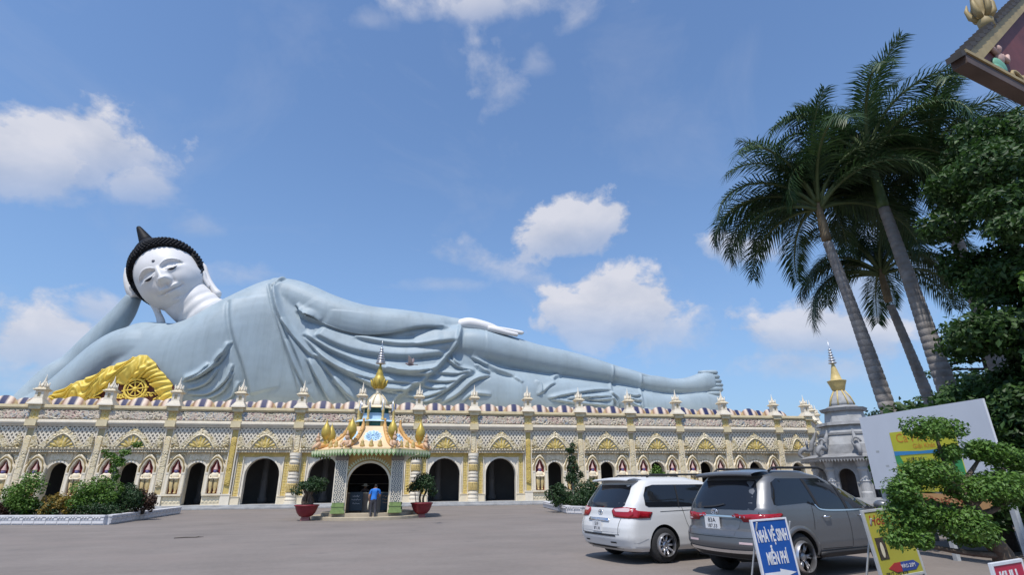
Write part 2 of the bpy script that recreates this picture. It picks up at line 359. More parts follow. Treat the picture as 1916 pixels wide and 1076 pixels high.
# ------------------------------------------------------------------ ground
def ground():
    m_ = mat('concrete', (.198, .171, .152), .85, var=.12, scale=.33, bump=.12, bscale=9)
    nt = m_.node_tree; N = nt.nodes; L = nt.links; p = N['Principled BSDF']
    mx = [x for x in N if x.type == 'MIX'][0]; tc = [x for x in N if x.type == 'TEX_COORD'][0]
    mp = N.new('ShaderNodeMapping'); mp.inputs['Scale'].default_value = (.3, 1.1, 1); mp.inputs['Rotation'].default_value = (0, 0, R(-6)); L.new(tc.outputs['Object'], mp.inputs['Vector'])
    t = N.new('ShaderNodeTexNoise'); t.inputs['Scale'].default_value = .9; t.inputs['Detail'].default_value = 7; L.new(mp.outputs[0], t.inputs['Vector'])
    t2 = N.new('ShaderNodeTexNoise'); t2.inputs['Scale'].default_value = 6; t2.inputs['Roughness'].default_value = .75; t2.inputs['Detail'].default_value = 4; L.new(tc.outputs['Object'], t2.inputs['Vector'])
    a = N.new('ShaderNodeMath'); a.operation = 'ADD'; L.new(t.outputs['Fac'], a.inputs[0]); L.new(t2.outputs['Fac'], a.inputs[1])
    cr = N.new('ShaderNodeMapRange'); cr.inputs['From Min'].default_value = .7; cr.inputs['From Max'].default_value = 1.3; cr.inputs['To Min'].default_value = .88; cr.inputs['To Max'].default_value = 1.10
    L.new(a.outputs[0], cr.inputs['Value'])
    m2 = N.new('ShaderNodeMix'); m2.data_type = 'RGBA'; m2.blend_type = 'MULTIPLY'; m2.inputs['Factor'].default_value = 1
    L.new(mx.outputs['Result'], m2.inputs['A']); L.new(cr.outputs[0], m2.inputs['B'])
    # scattered pinkish dust patches and small dark stains
    t3 = N.new('ShaderNodeTexNoise'); t3.inputs['Scale'].default_value = .45; t3.inputs['Detail'].default_value = 6; L.new(tc.outputs['Object'], t3.inputs['Vector'])
    c3 = N.new('ShaderNodeMapRange'); c3.inputs['From Min'].default_value = .5; c3.inputs['From Max'].default_value = .68; c3.inputs['To Max'].default_value = .5; L.new(t3.outputs['Fac'], c3.inputs['Value'])
    m3 = N.new('ShaderNodeMix'); m3.data_type = 'RGBA'; L.new(c3.outputs[0], m3.inputs['Factor']); L.new(m2.outputs['Result'], m3.inputs['A']); m3.inputs['B'].default_value = (.215, .178, .157, 1)
    vo = N.new('ShaderNodeTexVoronoi'); vo.inputs['Scale'].default_value = .55; L.new(tc.outputs['Object'], vo.inputs['Vector'])
    c4 = N.new('ShaderNodeMapRange'); c4.inputs['From Min'].default_value = .05; c4.inputs['From Max'].default_value = .14; c4.inputs['To Min'].default_value = .45; c4.inputs['To Max'].default_value = 0; L.new(vo.outputs['Distance'], c4.inputs['Value'])
    m4 = N.new('ShaderNodeMix'); m4.data_type = 'RGBA'; L.new(c4.outputs[0], m4.inputs['Factor']); L.new(m3.outputs['Result'], m4.inputs['A']); m4.inputs['B'].default_value = (.12, .112, .105, 1)
    L.new(m4.outputs['Result'], p.inputs['Base Color'])
    b = MB(); b.grid([[(x, y, 0) for y in (-400, -60, -30, 0, 30, 900)] for x in (-600, -60, -20, 20, 60, 600)])
    o = b.build('ground', 'concrete', fix=False); tag(o, kind='structure')
ground()
# ------------------------------------------------------------------ temple hall
BAY, X0 = 4.913, -28.80
COLX = {k: X0+BAY*k for k in range(-2, 13)}; COLX[13] = 35.76; COLX[14] = 39.3
temple = empty('temple_hall', (0, 0, 0), 0, 'long cream and gold carved temple hall with arches beneath the reclining statue', 'temple')
def arch_poly(w, zb, spring, n=14, pointed=0.):
    """opening outline from bottom left up and over to bottom right (x from -w/2 to w/2)"""
    r_ = w/2; pts = [(-r_, zb)]
    for k in range(n+1):
        a = math.pi - math.pi*k/n
        x = r_*math.cos(a); z = spring + r_*math.sin(a)*(1+pointed*(1-abs(math.cos(a))))
        pts.append((x, z))
    pts.append((r_, zb)); return pts
def wall_bay(w, opens, z0, z1, y0=.22, y1=.75):
    """wall slab 0..w with arched door openings [(centre, width, bottom, spring, pointed)] touching the floor"""
    poly = [(0, z0)]
    for (c, ww, zb, sp, pt) in sorted(opens):
        for (x, z) in arch_poly(ww, z0, sp, 14, pt): poly.append((c+x, z))
    poly += [(w, z0), (w, z1), (0, z1)]
    return MB().prism(poly, y0, y1)
def place(name, me, x, y=0, z=0, parent=temple, sx=1.):
    o = obj(name, me, parent, (x, y, z))
    if sx != 1.: o.scale = (sx, 1, 1)
    return o
BASE_W = BAY-.62                       # clear width between pilasters
# shared meshes -----------------------------------------------------
def lattice_mesh(w, h):
    b = MB(); px, pz = .31, .44; sl = pz/px; t = .048
    for sgn in (1, -1):
        k = -int(h/pz)-2
        while k*px < w+h/sl+1:
            # line x = k*px + sgn*z/sl
            xa = k*px; segs = []
            za, zb = 0., h
            xs, xe = xa+sgn*za/sl, xa+sgn*zb/sl
            # clip in x
            def clip(za, zb):
                lo, hi = za, zb
                for lim, side in ((0, 1), (w, -1)):
                    f0 = side*(xa+sgn*lo/sl-lim); f1 = side*(xa+sgn*hi/sl-lim)
                    if f0 < 0 and f1 < 0: return None
                    if f0 < 0: lo = lo+(hi-lo)*(-f0)/(f1-f0)
                    elif f1 < 0: hi = lo+(hi-lo)*f0/(f0-f1)
                return (lo, hi) if hi-lo > .02 else None
            c = clip(za, zb)
            if c:
                lo, hi = c; p0 = Vector((xa+sgn*lo/sl, 0, lo)); p1 = Vector((xa+sgn*hi/sl, 0, hi))
                d = (p1-p0).normalized(); nn = Vector((-d.z, 0, d.x))*t; y0 = -.05 if sgn > 0 else -.043
                V = [p0-nn, p0+nn, p1+nn, p1-nn]; V = [v+Vector((0, y0, 0)) for v in V]+[v+Vector((0, .02, 0)) for v in V]
                b.add(V, [(0, 1, 2, 3), (4, 7, 6, 5), (0, 4, 5, 1), (1, 5, 6, 2), (2, 6, 7, 3), (3, 7, 4, 0)])
            k += 1
    return b.mesh('lattice', 'white_plaster')
LATT = lattice_mesh(BASE_W, 1.84)
def pediment_extra(w):
    c = w/2
    def ex(U, V, H, P):
        x = np.abs(U-c)
        in1 = 1.08*(1-np.clip(x/1.12, 0, 1)**1.7)+.08
        band = np.exp(-((V-in1)/.07)**2)*(x < 1.25)
        inner = (V < in1-.05) & (x < 1.1)
        H = np.where(inner, np.maximum(H*.8, .25+.25*np.cos(14*np.arctan2(V-.1, U-c))), H); P = np.where(inner, .62, P)
        H = np.maximum(H, band*1.35); P = np.where(band > .5, .55, P)
        base = (V < .12); H = np.where(base, .7+.3*np.sign(np.sin(U*26)), H); P = np.where(base, .8, P)
        return H, P
    return ex
def pediment_mask(w):
    c = w/2
    def mk(U, V):
        x = np.abs(U-c)
        top = 1.62*(1-np.clip(x/1.72, 0, 1)**1.35)+.10*np.exp(-(x/.10)**2)+.05*np.abs(np.sin(U*13))
        wing = 1.15*np.exp(-((x-c+.18)/.26)**2)+.35*np.exp(-((x-c+.5)/.3)**2)+.04*np.abs(np.sin(V*14))
        return V < np.maximum(np.maximum(top, wing), .2)
    return mk
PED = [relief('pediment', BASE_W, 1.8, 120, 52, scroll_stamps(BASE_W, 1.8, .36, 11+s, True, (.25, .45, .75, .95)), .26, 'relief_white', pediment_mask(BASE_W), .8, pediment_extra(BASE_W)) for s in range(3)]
PEDG = [relief('pediment_crest', BASE_W, 1.8, 60, 30, [], .10, 'relief_gold', lambda U, V: ((V < 1.08*(1-np.clip(np.abs(U-BASE_W/2)/1.1, 0, 1)**1.7)+.02) & (V > .14)), .5,
    lambda U, V, H, P: (.5+.5*np.cos(16*np.arctan2(V-.12, U-BASE_W/2))*(np.hypot(U-BASE_W/2, V) > .3)+.3*(np.hypot(U-BASE_W/2, V-.35) < .25), P+.3*np.sin(9*U)))]
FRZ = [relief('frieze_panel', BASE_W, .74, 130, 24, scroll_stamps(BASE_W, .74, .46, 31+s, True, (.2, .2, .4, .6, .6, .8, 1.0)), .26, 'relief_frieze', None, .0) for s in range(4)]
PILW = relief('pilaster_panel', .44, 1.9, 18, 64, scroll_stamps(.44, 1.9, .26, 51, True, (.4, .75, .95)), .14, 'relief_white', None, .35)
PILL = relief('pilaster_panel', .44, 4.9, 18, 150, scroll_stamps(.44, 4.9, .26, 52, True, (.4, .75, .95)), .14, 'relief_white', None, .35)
PILG = relief('pilaster_panel', .44, 4.9, 18, 150, scroll_stamps(.44, 4.9, .25, 53, True, (.3, .5, .7)), .14, 'relief_gold', None, .75)
BLK = relief('frieze_block', .62, .74, 24, 26, [('f', .31, .37, .3, 8, 1, .5), ('f', .31, .37, .12, 6, 1, .9)], .08, 'relief_gold', None, .9)
JAMB = relief('jamb_panel', .40, 3.0, 14, 84, [('f', .2, .25+.42*i, .24, 4, 1, .4+.1*(i % 3)) for i in range(7)], .05, 'relief_gold', None, .85)
LINT = relief('lintel_panel', BASE_W-.3, .34, 90, 12, [('f', .2+.4*i, .17, .2, 6, 1, .5) for i in range(10)], .05, 'relief_gold', None, .3)
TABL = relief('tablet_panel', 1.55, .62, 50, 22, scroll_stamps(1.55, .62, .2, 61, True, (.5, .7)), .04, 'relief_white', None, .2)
def span_mask(w):
    def mk(U, V):
        Z = V+1.15; x = U
        m_ = np.ones(U.shape, bool)
        hw = .98; m_ &= ~((np.abs(x-w/2) < hw) & (Z < 4.25))
        for c in (.72, w-.72):
            g = .42*(1-np.clip((Z-2.75)/1.25, 0, 1)**1.6)+.30
            m_ &= ~((np.abs(x-c) < g) & (Z < 4.05))
        return m_
    return mk
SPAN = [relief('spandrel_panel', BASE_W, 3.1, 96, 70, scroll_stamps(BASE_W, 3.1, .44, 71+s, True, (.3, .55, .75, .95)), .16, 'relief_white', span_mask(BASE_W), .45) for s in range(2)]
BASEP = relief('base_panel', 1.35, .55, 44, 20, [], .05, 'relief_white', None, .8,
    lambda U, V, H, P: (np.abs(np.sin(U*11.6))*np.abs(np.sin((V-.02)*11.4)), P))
def moulding(w, prof):
    """run a (y,z) profile along x from 0 to w"""
    n = len(prof); V = [(0, y, z) for y, z in prof]+[(w, y, z) for y, z in prof]
    return MB().add(V, [(i, (i+1) % n, (i+1) % n+n, i+n) for i in range(n)]+[tuple(range(n-1, -1, -1)), tuple(range(n, 2*n))])
def quadstrip_profile(zs):
    return zs
# niche with guardian ----------------------------------------------------
def niche_frame_mesh():
    b = MB(); n = 40
    def outline(t, grow):
        # ogee arch: half width .47, spring 2.95, tip 3.78
        hw, sp, tip = .40+grow, 2.95, 3.72+grow*1.15
        if t < .3: z = 1.15+(sp-1.15)*t/.3; x = hw
        else:
            q = (t-.3)/.7; x = hw*(1-q)**.62*(1+.10*math.sin(q*math.pi*3)*(1-q)); z = sp+(tip-sp)*(q**.9)
        return x, z
    def ring(g, y): 
        L_ = [outline(i/n, g) for i in range(n+1)]
        return [(-x, y, z) for x, z in L_]+[(x, y, z) for x, z in L_[::-1][1:]]
    b.grid([ring(.34, .05), ring(.34, -.10), ring(.24, -.16), ring(.20, -.09), ring(.10, -.09), ring(.06, -.17), ring(0, -.13), ring(0, .32)])
    return b.mesh('niche_frame', 'cream', True)
NFR = niche_frame_mesh()
# carved band round the arch head: beads
_b = MB()
for i in range(46):
    t = i/45; a = math.pi*(1-t)
    hw = .56
    q = abs(math.cos(a)); x = hw*math.copysign(q, math.cos(a)); z = 2.85+(math.sin(a))*1.02
    _b.ball((x, -.115, z), (.062, .07, .062), 6, 4)
NBD = _b.mesh('niche_beads', 'relief_white', True, True)
NBK = MB().prism([(-.42, 1.12), (.42, 1.12), (.42, 3.1), (.2, 3.55), (0, 3.75), (-.2, 3.55), (-.42, 3.1)], .20, .30).mesh('niche_back', 'recess_red')
_b = MB()
_b.lathe([(.05, 0), (.11, .05), (.09, .15), (.17, .45), (.20, .75), (.16, 1.05), (.10, 1.12)], (0, .05, 1.2), 10, 1, .7)
_b.ball((0, -.02, 1.22), (.09, .15, .06), 8, 6)
GLEG = _b.mesh('leg', 'robe_yellow', True)
_b = MB(); _b.lathe([(.20, 0), (.27, .1), (.30, .3), (.33, .48), (.22, .58), (.08, .62)], (0, .06, 2.12), 12, 1, .62)
for s in (-1, 1): _b.tube([(s*.32, .05, 2.58), (s*.40, -.02, 2.36), (s*.25, -.12, 2.28), (0, -.16, 2.30)], [.09, .085, .075, .06], 8)
GTOR = _b.mesh('torso', 'cream', True)
_b = MB(); _b.ball((0, .02, 2.82), (.15, .15, .17), 12, 8); _b.lathe([(.36, 0), (.30, .1), (.12, .2), (.1, .22)], (0, .08, 2.55), 12, 1, .5)
GHEAD = _b.mesh('head', 'purple_paint', True)
GCRN = MB().lathe([(.17, 0), (.19, .04), (.14, .10), (.15, .14), (.10, .22), (.10, .27), (.055, .38), (.05, .45), (.015, .68)], (0, .04, 2.92), 10).mesh('crown', 'pink_stone', True)
GSTF = MB().tube([(0, -.14, 2.3), (0, -.14, 1.17)], [.035, .02], 6).mesh('sword', 'bark_dark')
NLED = MB().box(-.68, .68, -.16, .25, 1.0, 1.14).mesh('niche_ledge', 'cream')
NPOST = MB(); NPOST.box(-.1, .1, -.13, .22, 1.14, 2.62); NPOST.box(-.13, .13, -.16, .22, 2.615, 2.72); NPOST.box(-.13, .13, -.16, .22, 1.138, 1.26)
NPOST = NPOST.mesh('niche_post', 'white_plaster')
def niche(x):
    r_ = empty('niche', (x, 0, 0)); r_.parent = temple
    for nm, me in (('niche_frame', NFR), ('niche_beads', NBD), ('niche_back', NBK), ('torso', GTOR), ('head', GHEAD), ('crown', GCRN), ('sword', GSTF), ('niche_ledge', NLED)):
        obj(nm, me, r_)
    for s in (-.56, .56): obj('niche_post', NPOST, r_, (s, 0, 0))
    for s in (-.16, .16): obj('leg', GLEG, r_, (s, 0, 0))
# pinnacle on the parapet ---------------------------------------------------
_b = MB(); z = 7.82
for (hw, h) in ((.62, .13), (.54, .10), (.46, .10), (.40, .07)): _b.box(-hw, hw, -hw, hw, z, z+h, .02); z += h
PB = _b.mesh('pinnacle_base', 'white_plaster')
_b = MB(); zz = z; hw = .33
for (x0, x1) in ((-hw, -.13), (.13, hw)): _b.box(x0, x1, -hw, hw, zz, zz+.62)
_b.box(-.132, .132, -hw, hw, zz, zz+.16); _b.box(-.132, .132, -hw, hw, zz+.5, zz+.62)
PBODY = _b.mesh('pinnacle_body', 'white_plaster')
PDARK = MB().box(-.131, .131, -hw+.12, hw-.1, zz+.161, zz+.499).mesh('pinnacle_recess', 'beige_gold')
_b = MB(); z = zz+.62
for (hw, h) in ((.45, .07), (.52, .06), (.40, .08), (.30, .07)): _b.box(-hw, hw, -hw, hw, z, z+h, .015); z += h
PCAP = _b.mesh('pinnacle_cap', 'cream')
_b = MB()
for k in range(4):
    a = math.pi/4+k*math.pi/2; c, s = math.cos(a), math.sin(a)
    _b.tube([(c*.34, s*.34, z-.05), (c*.30, s*.30, z+.13), (c*.36, s*.36, z+.3), (c*.33, s*.33, z+.42)], [.1, .09, .05, .012], 6)
    a = k*math.pi/2; c, s = math.cos(a), math.sin(a)
    _b.tube([(c*.26, s*.26, z-.02), (c*.24, s*.24, z+.15), (c*.20, s*.20, z+.33)], [.12, .08, .015], 6)
_b.lathe([(.22, 0), (.20, .15), (.16, .3), (.19, .36), (.11, .46), (.13, .52), (.06, .62), (.075, .68), (.03, .8), (.012, 1.0)], (0, 0, z-.02), 10)
PTOP = _b.mesh('pinnacle_crown', 'white_plaster', True)
def pinnacle(x, y=-.05, sc=1., parent=temple, crown=True, rz=0):
    r_ = empty('pinnacle', (x, y, 7.82*(1-sc))); r_.scale = (sc*.86, sc*.86, sc); r_.parent = parent; r_.rotation_euler = (0, 0, rz)
    for nm, me in (('pinnacle_base', PB), ('pinnacle_body', PBODY), ('pinnacle_recess', PDARK), ('pinnacle_cap', PCAP), ('pinnacle_crown', PTOP)): obj(nm, me, r_)
# banded round columns between the entrance bays --------------------------------
_b = MB(); prof = [(.42, .32), (.42, .5), (.36, .52), (.40, .62), (.40, .8), (.34, .84), (.34, .9)]
for zc in (1.62, 2.95):
    pass
COLW = MB().lathe([(.46, .30), (.46, .46), (.40, .50), (.44, .58), (.44, .70), (.37, .75), (.37, .88), (.42, .93), (.42, 1.02), (.34, 1.08), (.34, 1.95), (.40, 2.0), (.40, 2.1), (.35, 2.14), (.35, 2.24), (.42, 2.28), (.42, 2.38), (.35, 2.42), (.35, 2.52), (.40, 2.56), (.40, 2.64), (.33, 2.68), (.33, 3.38), (.40, 3.44), (.40, 3.54), (.35, 3.58), (.35, 3.74), (.42, 3.80), (.42, 3.95), (.46, 4.0), (.46, 4.22)], (0, -.05, 0), 20).mesh('column', 'white_plaster', False)
COLGS = []
for z0, z1 in ((1.10, 1.93), (2.70, 3.36)):
    COLG = MB(); COLGS.append(COLG)
    for k in range(16):
        a = 2*math.pi*k/16
        COLG.ball((.345*math.cos(a), -.05+.345*math.sin(a), (z0+z1)/2), (.075, .075, (z1-z0)/2*.92), 6, 6)
        COLG.ball((.375*math.cos(a+.2), -.05+.375*math.sin(a+.2), z0+.15), .05, 5, 4); COLG.ball((.375*math.cos(a+.2), -.05+.375*math.sin(a+.2), z1-.15), .05, 5, 4)
COLGS = [q.mesh('column_gold_band', 'gold_paint', True) for q in COLGS]
# ---------------- assemble bays
def cornice_piece(w):
    b = MB()
    # stacked mouldings, each its own depth so no faces coincide
    for (z0, z1, y) in ((6.205, 6.29, -.13), (6.29, 6.36, -.20), (6.36, 6.46, -.28), (6.46, 6.56, -.36), (6.56, 6.64, -.30), (6.64, 6.70, -.24)):
        b.box(0, w, y, .20, z0, z1)
    return b
def beam_piece(w):
    b = MB()
    for (z0, z1, y) in ((7.46, 7.53, -.20), (7.53, 7.60, -.27), (7.60, 7.74, -.36), (7.74, 7.82, -.31)): b.box(0, w, y, .55, z0, z1)
    return b
_b = MB(); _b.box(0, BASE_W, -.16, .2, 4.26, 4.31); _b.box(0, BASE_W, -.10, .2, 4.40, 4.45)
for i in range(30): _b.box(.04+i*BASE_W/30, .04+i*BASE_W/30+.08, -.15, .2, 4.312, 4.398)
LEDGE = _b.mesh('dentil_ledge', 'cream')
CORN = cornice_piece(BAY).mesh('cornice', 'white_plaster'); BEAM = beam_piece(BAY).mesh('parapet_beam', 'beige_gold')
FBK = MB().box(0, BAY, .0, .5, 6.70, 7.46).mesh('frieze_wall', 'cream')
LBK = MB().box(0, BASE_W, .04, .21, 4.45, 6.2).mesh('lattice_wall', 'lattice_back')
PILB = MB().box(-.31, .31, -.02, .5, .3, 6.2); PILB.box(-.31, -.235, -.075, -.02, 1.1, 6.1); PILB.box(.235, .31, -.075, -.02, 1.1, 6.1)
PILB.box(-.35, .35, -.11, .45, .301, 1.0); PILB.box(-.37, .37, -.14, .44, 1.0, 1.1); PILB.box(-.36, .36, -.14, .44, 6.05, 6.2)
PILB = PILB.mesh('pilaster', 'white_plaster')
PILS = MB().box(-.31, .31, -.02, .5, 4.25, 6.2); PILS.box(-.31, -.235, -.075, -.02, 4.3, 6.1); PILS.box(.235, .31, -.075, -.02, 4.3, 6.1); PILS.box(-.36, .36, -.14, .44, 6.05, 6.2)
PILS.box(-.26, .26, .25, .5, .3, 4.25)
PILS = PILS.mesh('pilaster', 'white_plaster')
CBLK = MB().box(-.38, .38, -.42, .2, 6.2, 6.7); CBLK.box(-.36, .36, -.17, .2, 6.70, 7.46); CBLK.box(-.40, .40, -.42, .56, 7.458, 7.823)
CBLK = CBLK.mesh('pilaster_head', 'beige_gold')
def stretched(me, w):   # panels of the two odd end bays
    return w/BASE_W
for k in range(-2, 14):
    xa, xb = COLX[k], COLX[k+1] if k+1 in COLX else 39.3
    bw = xb-xa; w = bw-.62; x = xa+.31; sx = w/BASE_W; sb = bw/BAY
    entrance = 3 <= k <= 7
    if entrance: ops = [(w/2, 2.66, .3, 2.5, 0)]
    elif k == 13: ops = [(w/2, 1.35, .3, 2.75, 0)]
    else: ops = [(w/2, 1.42, .3, 2.80, 0)]
    wb = wall_bay(w, ops, .3, 4.30); wb.build('wall', 'cream' if not entrance else 'white_plaster', temple, loc=(x, 0, 0))
    place('lattice_wall', LBK, x, sx=sx); place('lattice', LATT, x, .0, 4.42, sx=sx)
    place('pediment', PED[k % 3], x, -.06, 4.44, sx=sx); place('pediment_crest', PEDG[0], x, -.24, 4.44, sx=sx)
    place('dentil_ledge', LEDGE, x, sx=sx)
    place('frieze_wall', FBK, xa, sx=sb); place('frieze_panel', FRZ[k % 4], x, -.012, 6.71, sx=sx)
    place('cornice', CORN, xa, sx=sb); place('parapet_beam', BEAM, xa, sx=sb)
    if entrance:
        for s in (0, 1):
            place('jamb_panel', JAMB, x+.16 if s == 0 else x+w-.56, .19, .92)
            for q in (.10, .60):
                MB().box(-.035, .035, .10, .22, .9, 3.95).build('jamb_strip', 'white_plaster', temple, loc=(x+q if s == 0 else x+w-q, 0, 0))
            MB().box(-.36, .36, .0, .22, .3, .86).box(-.40, .40, -.04, .22, .86, .90).build('jamb_base', 'cream', temple, loc=(x+.36 if s == 0 else x+w-.36, 0, 0))
        place('lintel_panel', LINT, x+.15, .19, 3.92, sx=1)
    elif k != 13:
        place('spandrel_panel', SPAN[k % 2], x, .2, 1.15, sx=sx)
        for s in (0, 1): niche(x+.72 if s == 0 else x+w-.72)
        place('tablet_panel', TABL, x+w/2-.775*sx, .19, 3.60, sx=sx)
        for s in (0, 1):
            place('base_panel', BASEP, x+.04 if s == 0 else x+w-1.39, .04, .42)
            MB().box(0, 1.43, .05, .22, .3, .42).box(0, 1.43, .045, .22, .97, 1.0).build('base_course', 'cream', temple, loc=(x if s == 0 else x+w-1.43, 0, 0))
    # arch trim ring
    ow, sp = (2.66, 2.5) if entrance else ((1.42, 2.80) if k != 13 else (1.35, 2.75))
    P0 = arch_poly(ow, .3, sp); P1 = arch_poly(ow+.28, .3, sp)
    b = MB(); b.grid([[(a, y, z) for a, z in P] for P, y in ((P1, .22), (P1, .14), (P0, .14), (P0, .24))])
    b.build('arch_trim', 'white_plaster', temple, loc=(x+w/2, 0, 0))
for k in range(-2, 15):
    x = COLX[k]
    if 4 <= k <= 7:
        place('pilaster', PILS, x); place('column', COLW, x); place('column_gold_band', COLGS[0], x); place('column_gold_band', COLGS[1], x); place('pilaster_panel', PILW, x-.22, -.025, 4.2)
    elif k in (3, 8): place('pilaster', PILB, x); place('pilaster_panel', PILG, x-.22, -.03, 1.12)
    else: place('pilaster', PILB, x); place('pilaster_panel', PILL, x-.22, -.03, 1.12)
    place('pilaster_head', CBLK, x); place('frieze_block', BLK, x-.31, -.175, 6.71); pinnacle(x, sc=1.05 if k < 13 else .95)
# steps along the front, floor, ceiling and inner rooms
XL, XR = -42, 39.6
MB().box(XL, XR, -.75, 16, .0, .3).build('plinth_step', 'grey_stone_light', temple, bevel=.02)
MB().box(XL, XR, -1.15, -.74, .0, .15).build('plinth_step', 'grey_stone_light', temple, bevel=.02)
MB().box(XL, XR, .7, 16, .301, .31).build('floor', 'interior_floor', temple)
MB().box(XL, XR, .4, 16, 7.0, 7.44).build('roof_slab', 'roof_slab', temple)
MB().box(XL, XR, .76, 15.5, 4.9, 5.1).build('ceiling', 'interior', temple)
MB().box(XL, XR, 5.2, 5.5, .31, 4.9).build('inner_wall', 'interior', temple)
for xs in (-42, 39.0): MB().box(xs, xs+.5, .8, 16, .311, 7.0).build('end_wall', 'cream', temple)
for k in range(-2, 14):                      # round pillars standing inside the hall
    xx = COLX[k]+BAY*.42
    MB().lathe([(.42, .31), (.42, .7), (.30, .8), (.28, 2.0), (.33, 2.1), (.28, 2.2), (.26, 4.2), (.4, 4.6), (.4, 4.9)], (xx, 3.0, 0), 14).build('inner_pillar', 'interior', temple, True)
# angled wing running back to the right
wing = empty('temple_wing', (39.45, .15, 0), R(45), 'angled right end wing of the carved temple running back from the corner', 'temple')
for k in range(2):
    xa = .35+k*(BASE_W+.62)
    wall_bay(BASE_W, [(BASE_W/2, 1.42, .3, 2.8, 0)], .3, 4.3).build('wall', 'cream', wing, loc=(xa, 0, 0))
    for nm, me, y, z in (('lattice_wall', LBK, 0, 0), ('lattice', LATT, 0, 4.42), ('pediment', PED[k], -.06, 4.44), ('dentil_ledge', LEDGE, 0, 0), ('frieze_panel', FRZ[k], -.012, 6.71)): obj(nm, me, wing, (xa, y, z))
    for nm, me in (('frieze_wall', FBK), ('cornice', CORN), ('parapet_beam', BEAM)): obj(nm, me, wing, (xa-.31, 0, 0))
    for nm, me, dx, y, z in (('pilaster', PILB, .0, 0, 0), ('pilaster_panel', PILL, -.22, -.03, 1.12), ('pilaster_head', CBLK, 0, 0, 0)): obj(nm, me, wing, (xa+BASE_W+.31+dx, y, z))
    pinnacle(xa+BASE_W+.31, parent=wing)
MB().box(0, 10.5, .6, 6, 0, 7.4).build('wing_core', 'interior', wing)
# podium for the statue and the row of lotus petals behind the parapet
MB().box(-40, 38, 1.9, 17, 7.44, 8.1).build('statue_podium', 'cream', temple, bevel=.03)
def petal_mesh(w, h, lean):
    n, m_ = 26, 14; P = []; A = []
    for i in range(n+1):
        a = math.pi*i/n; row = []
        for j in range(m_+1):
            f = j/m_
            x = -w/2*math.cos(a)*f; z = h*max(0, math.sin(a))**.8*f
            y = -.30*(1-f*f) + lean*z
            row.append((x, y, z)); A.append(min(1, abs(x)/(w/2)*1.05))
        P.append(row)
    b = MB(); b.grid(P); me = make_mesh('lotus_petal', b.V, b.F, 'petal_stripes', True, np.clip(A, 0, 1)); return me
PETF = petal_mesh(2.2, 1.32, .12); PETB = petal_mesh(1.9, 1.22, .1)
SP = BAY/2
for i in range(-4, 28):
    x = X0+SP*(i+.5)+.25
    if x > 36.6: continue
    obj('lotus_petal', PETF, temple, (x, 1.45, 7.44), (0, 0, random.uniform(-.04, .04)))
    obj('lotus_petal', PETB, temple, (x+SP/2, 1.80, 7.42))
# ------------------------------------------------------------------ reclining statue
statue = empty('reclining_buddha_statue', (0, 9, 8.1), 0, 'giant pale blue reclining statue with white face and black hair on the temple roof', 'statue')
def loc_st(o):      # children are modelled in world metres
    o.location = (0, -9, -8.1); return o
def loft_x(b, st, n=40, ex=2.5):
    """st rows: x, ztop, zbot, yc, ry -> closed loft with superellipse sections"""
    st = crom(st, 5); V = []; F = []
    for (x, zt, zb, yc, ry) in st:
        zc, rz = (zt+zb)/2, max((zt-zb)/2, .02)
        for k in range(n):
            a = 2*math.pi*k/n; c, s = math.cos(a), math.sin(a)
            V.append((x, yc+ry*math.copysign(abs(c)**(2/ex), c), zc+rz*math.copysign(abs(s)**(2/ex), s)))
    m_ = len(st)
    for i in range(m_-1):
        for k in range(n): F.append((i*n+k, (i+1)*n+k, (i+1)*n+(k+1) % n, i*n+(k+1) % n))
    F.append(tuple(range(n))); F.append(tuple((m_-1)*n+k for k in range(n-1, -1, -1)))
    b.add(V, F)
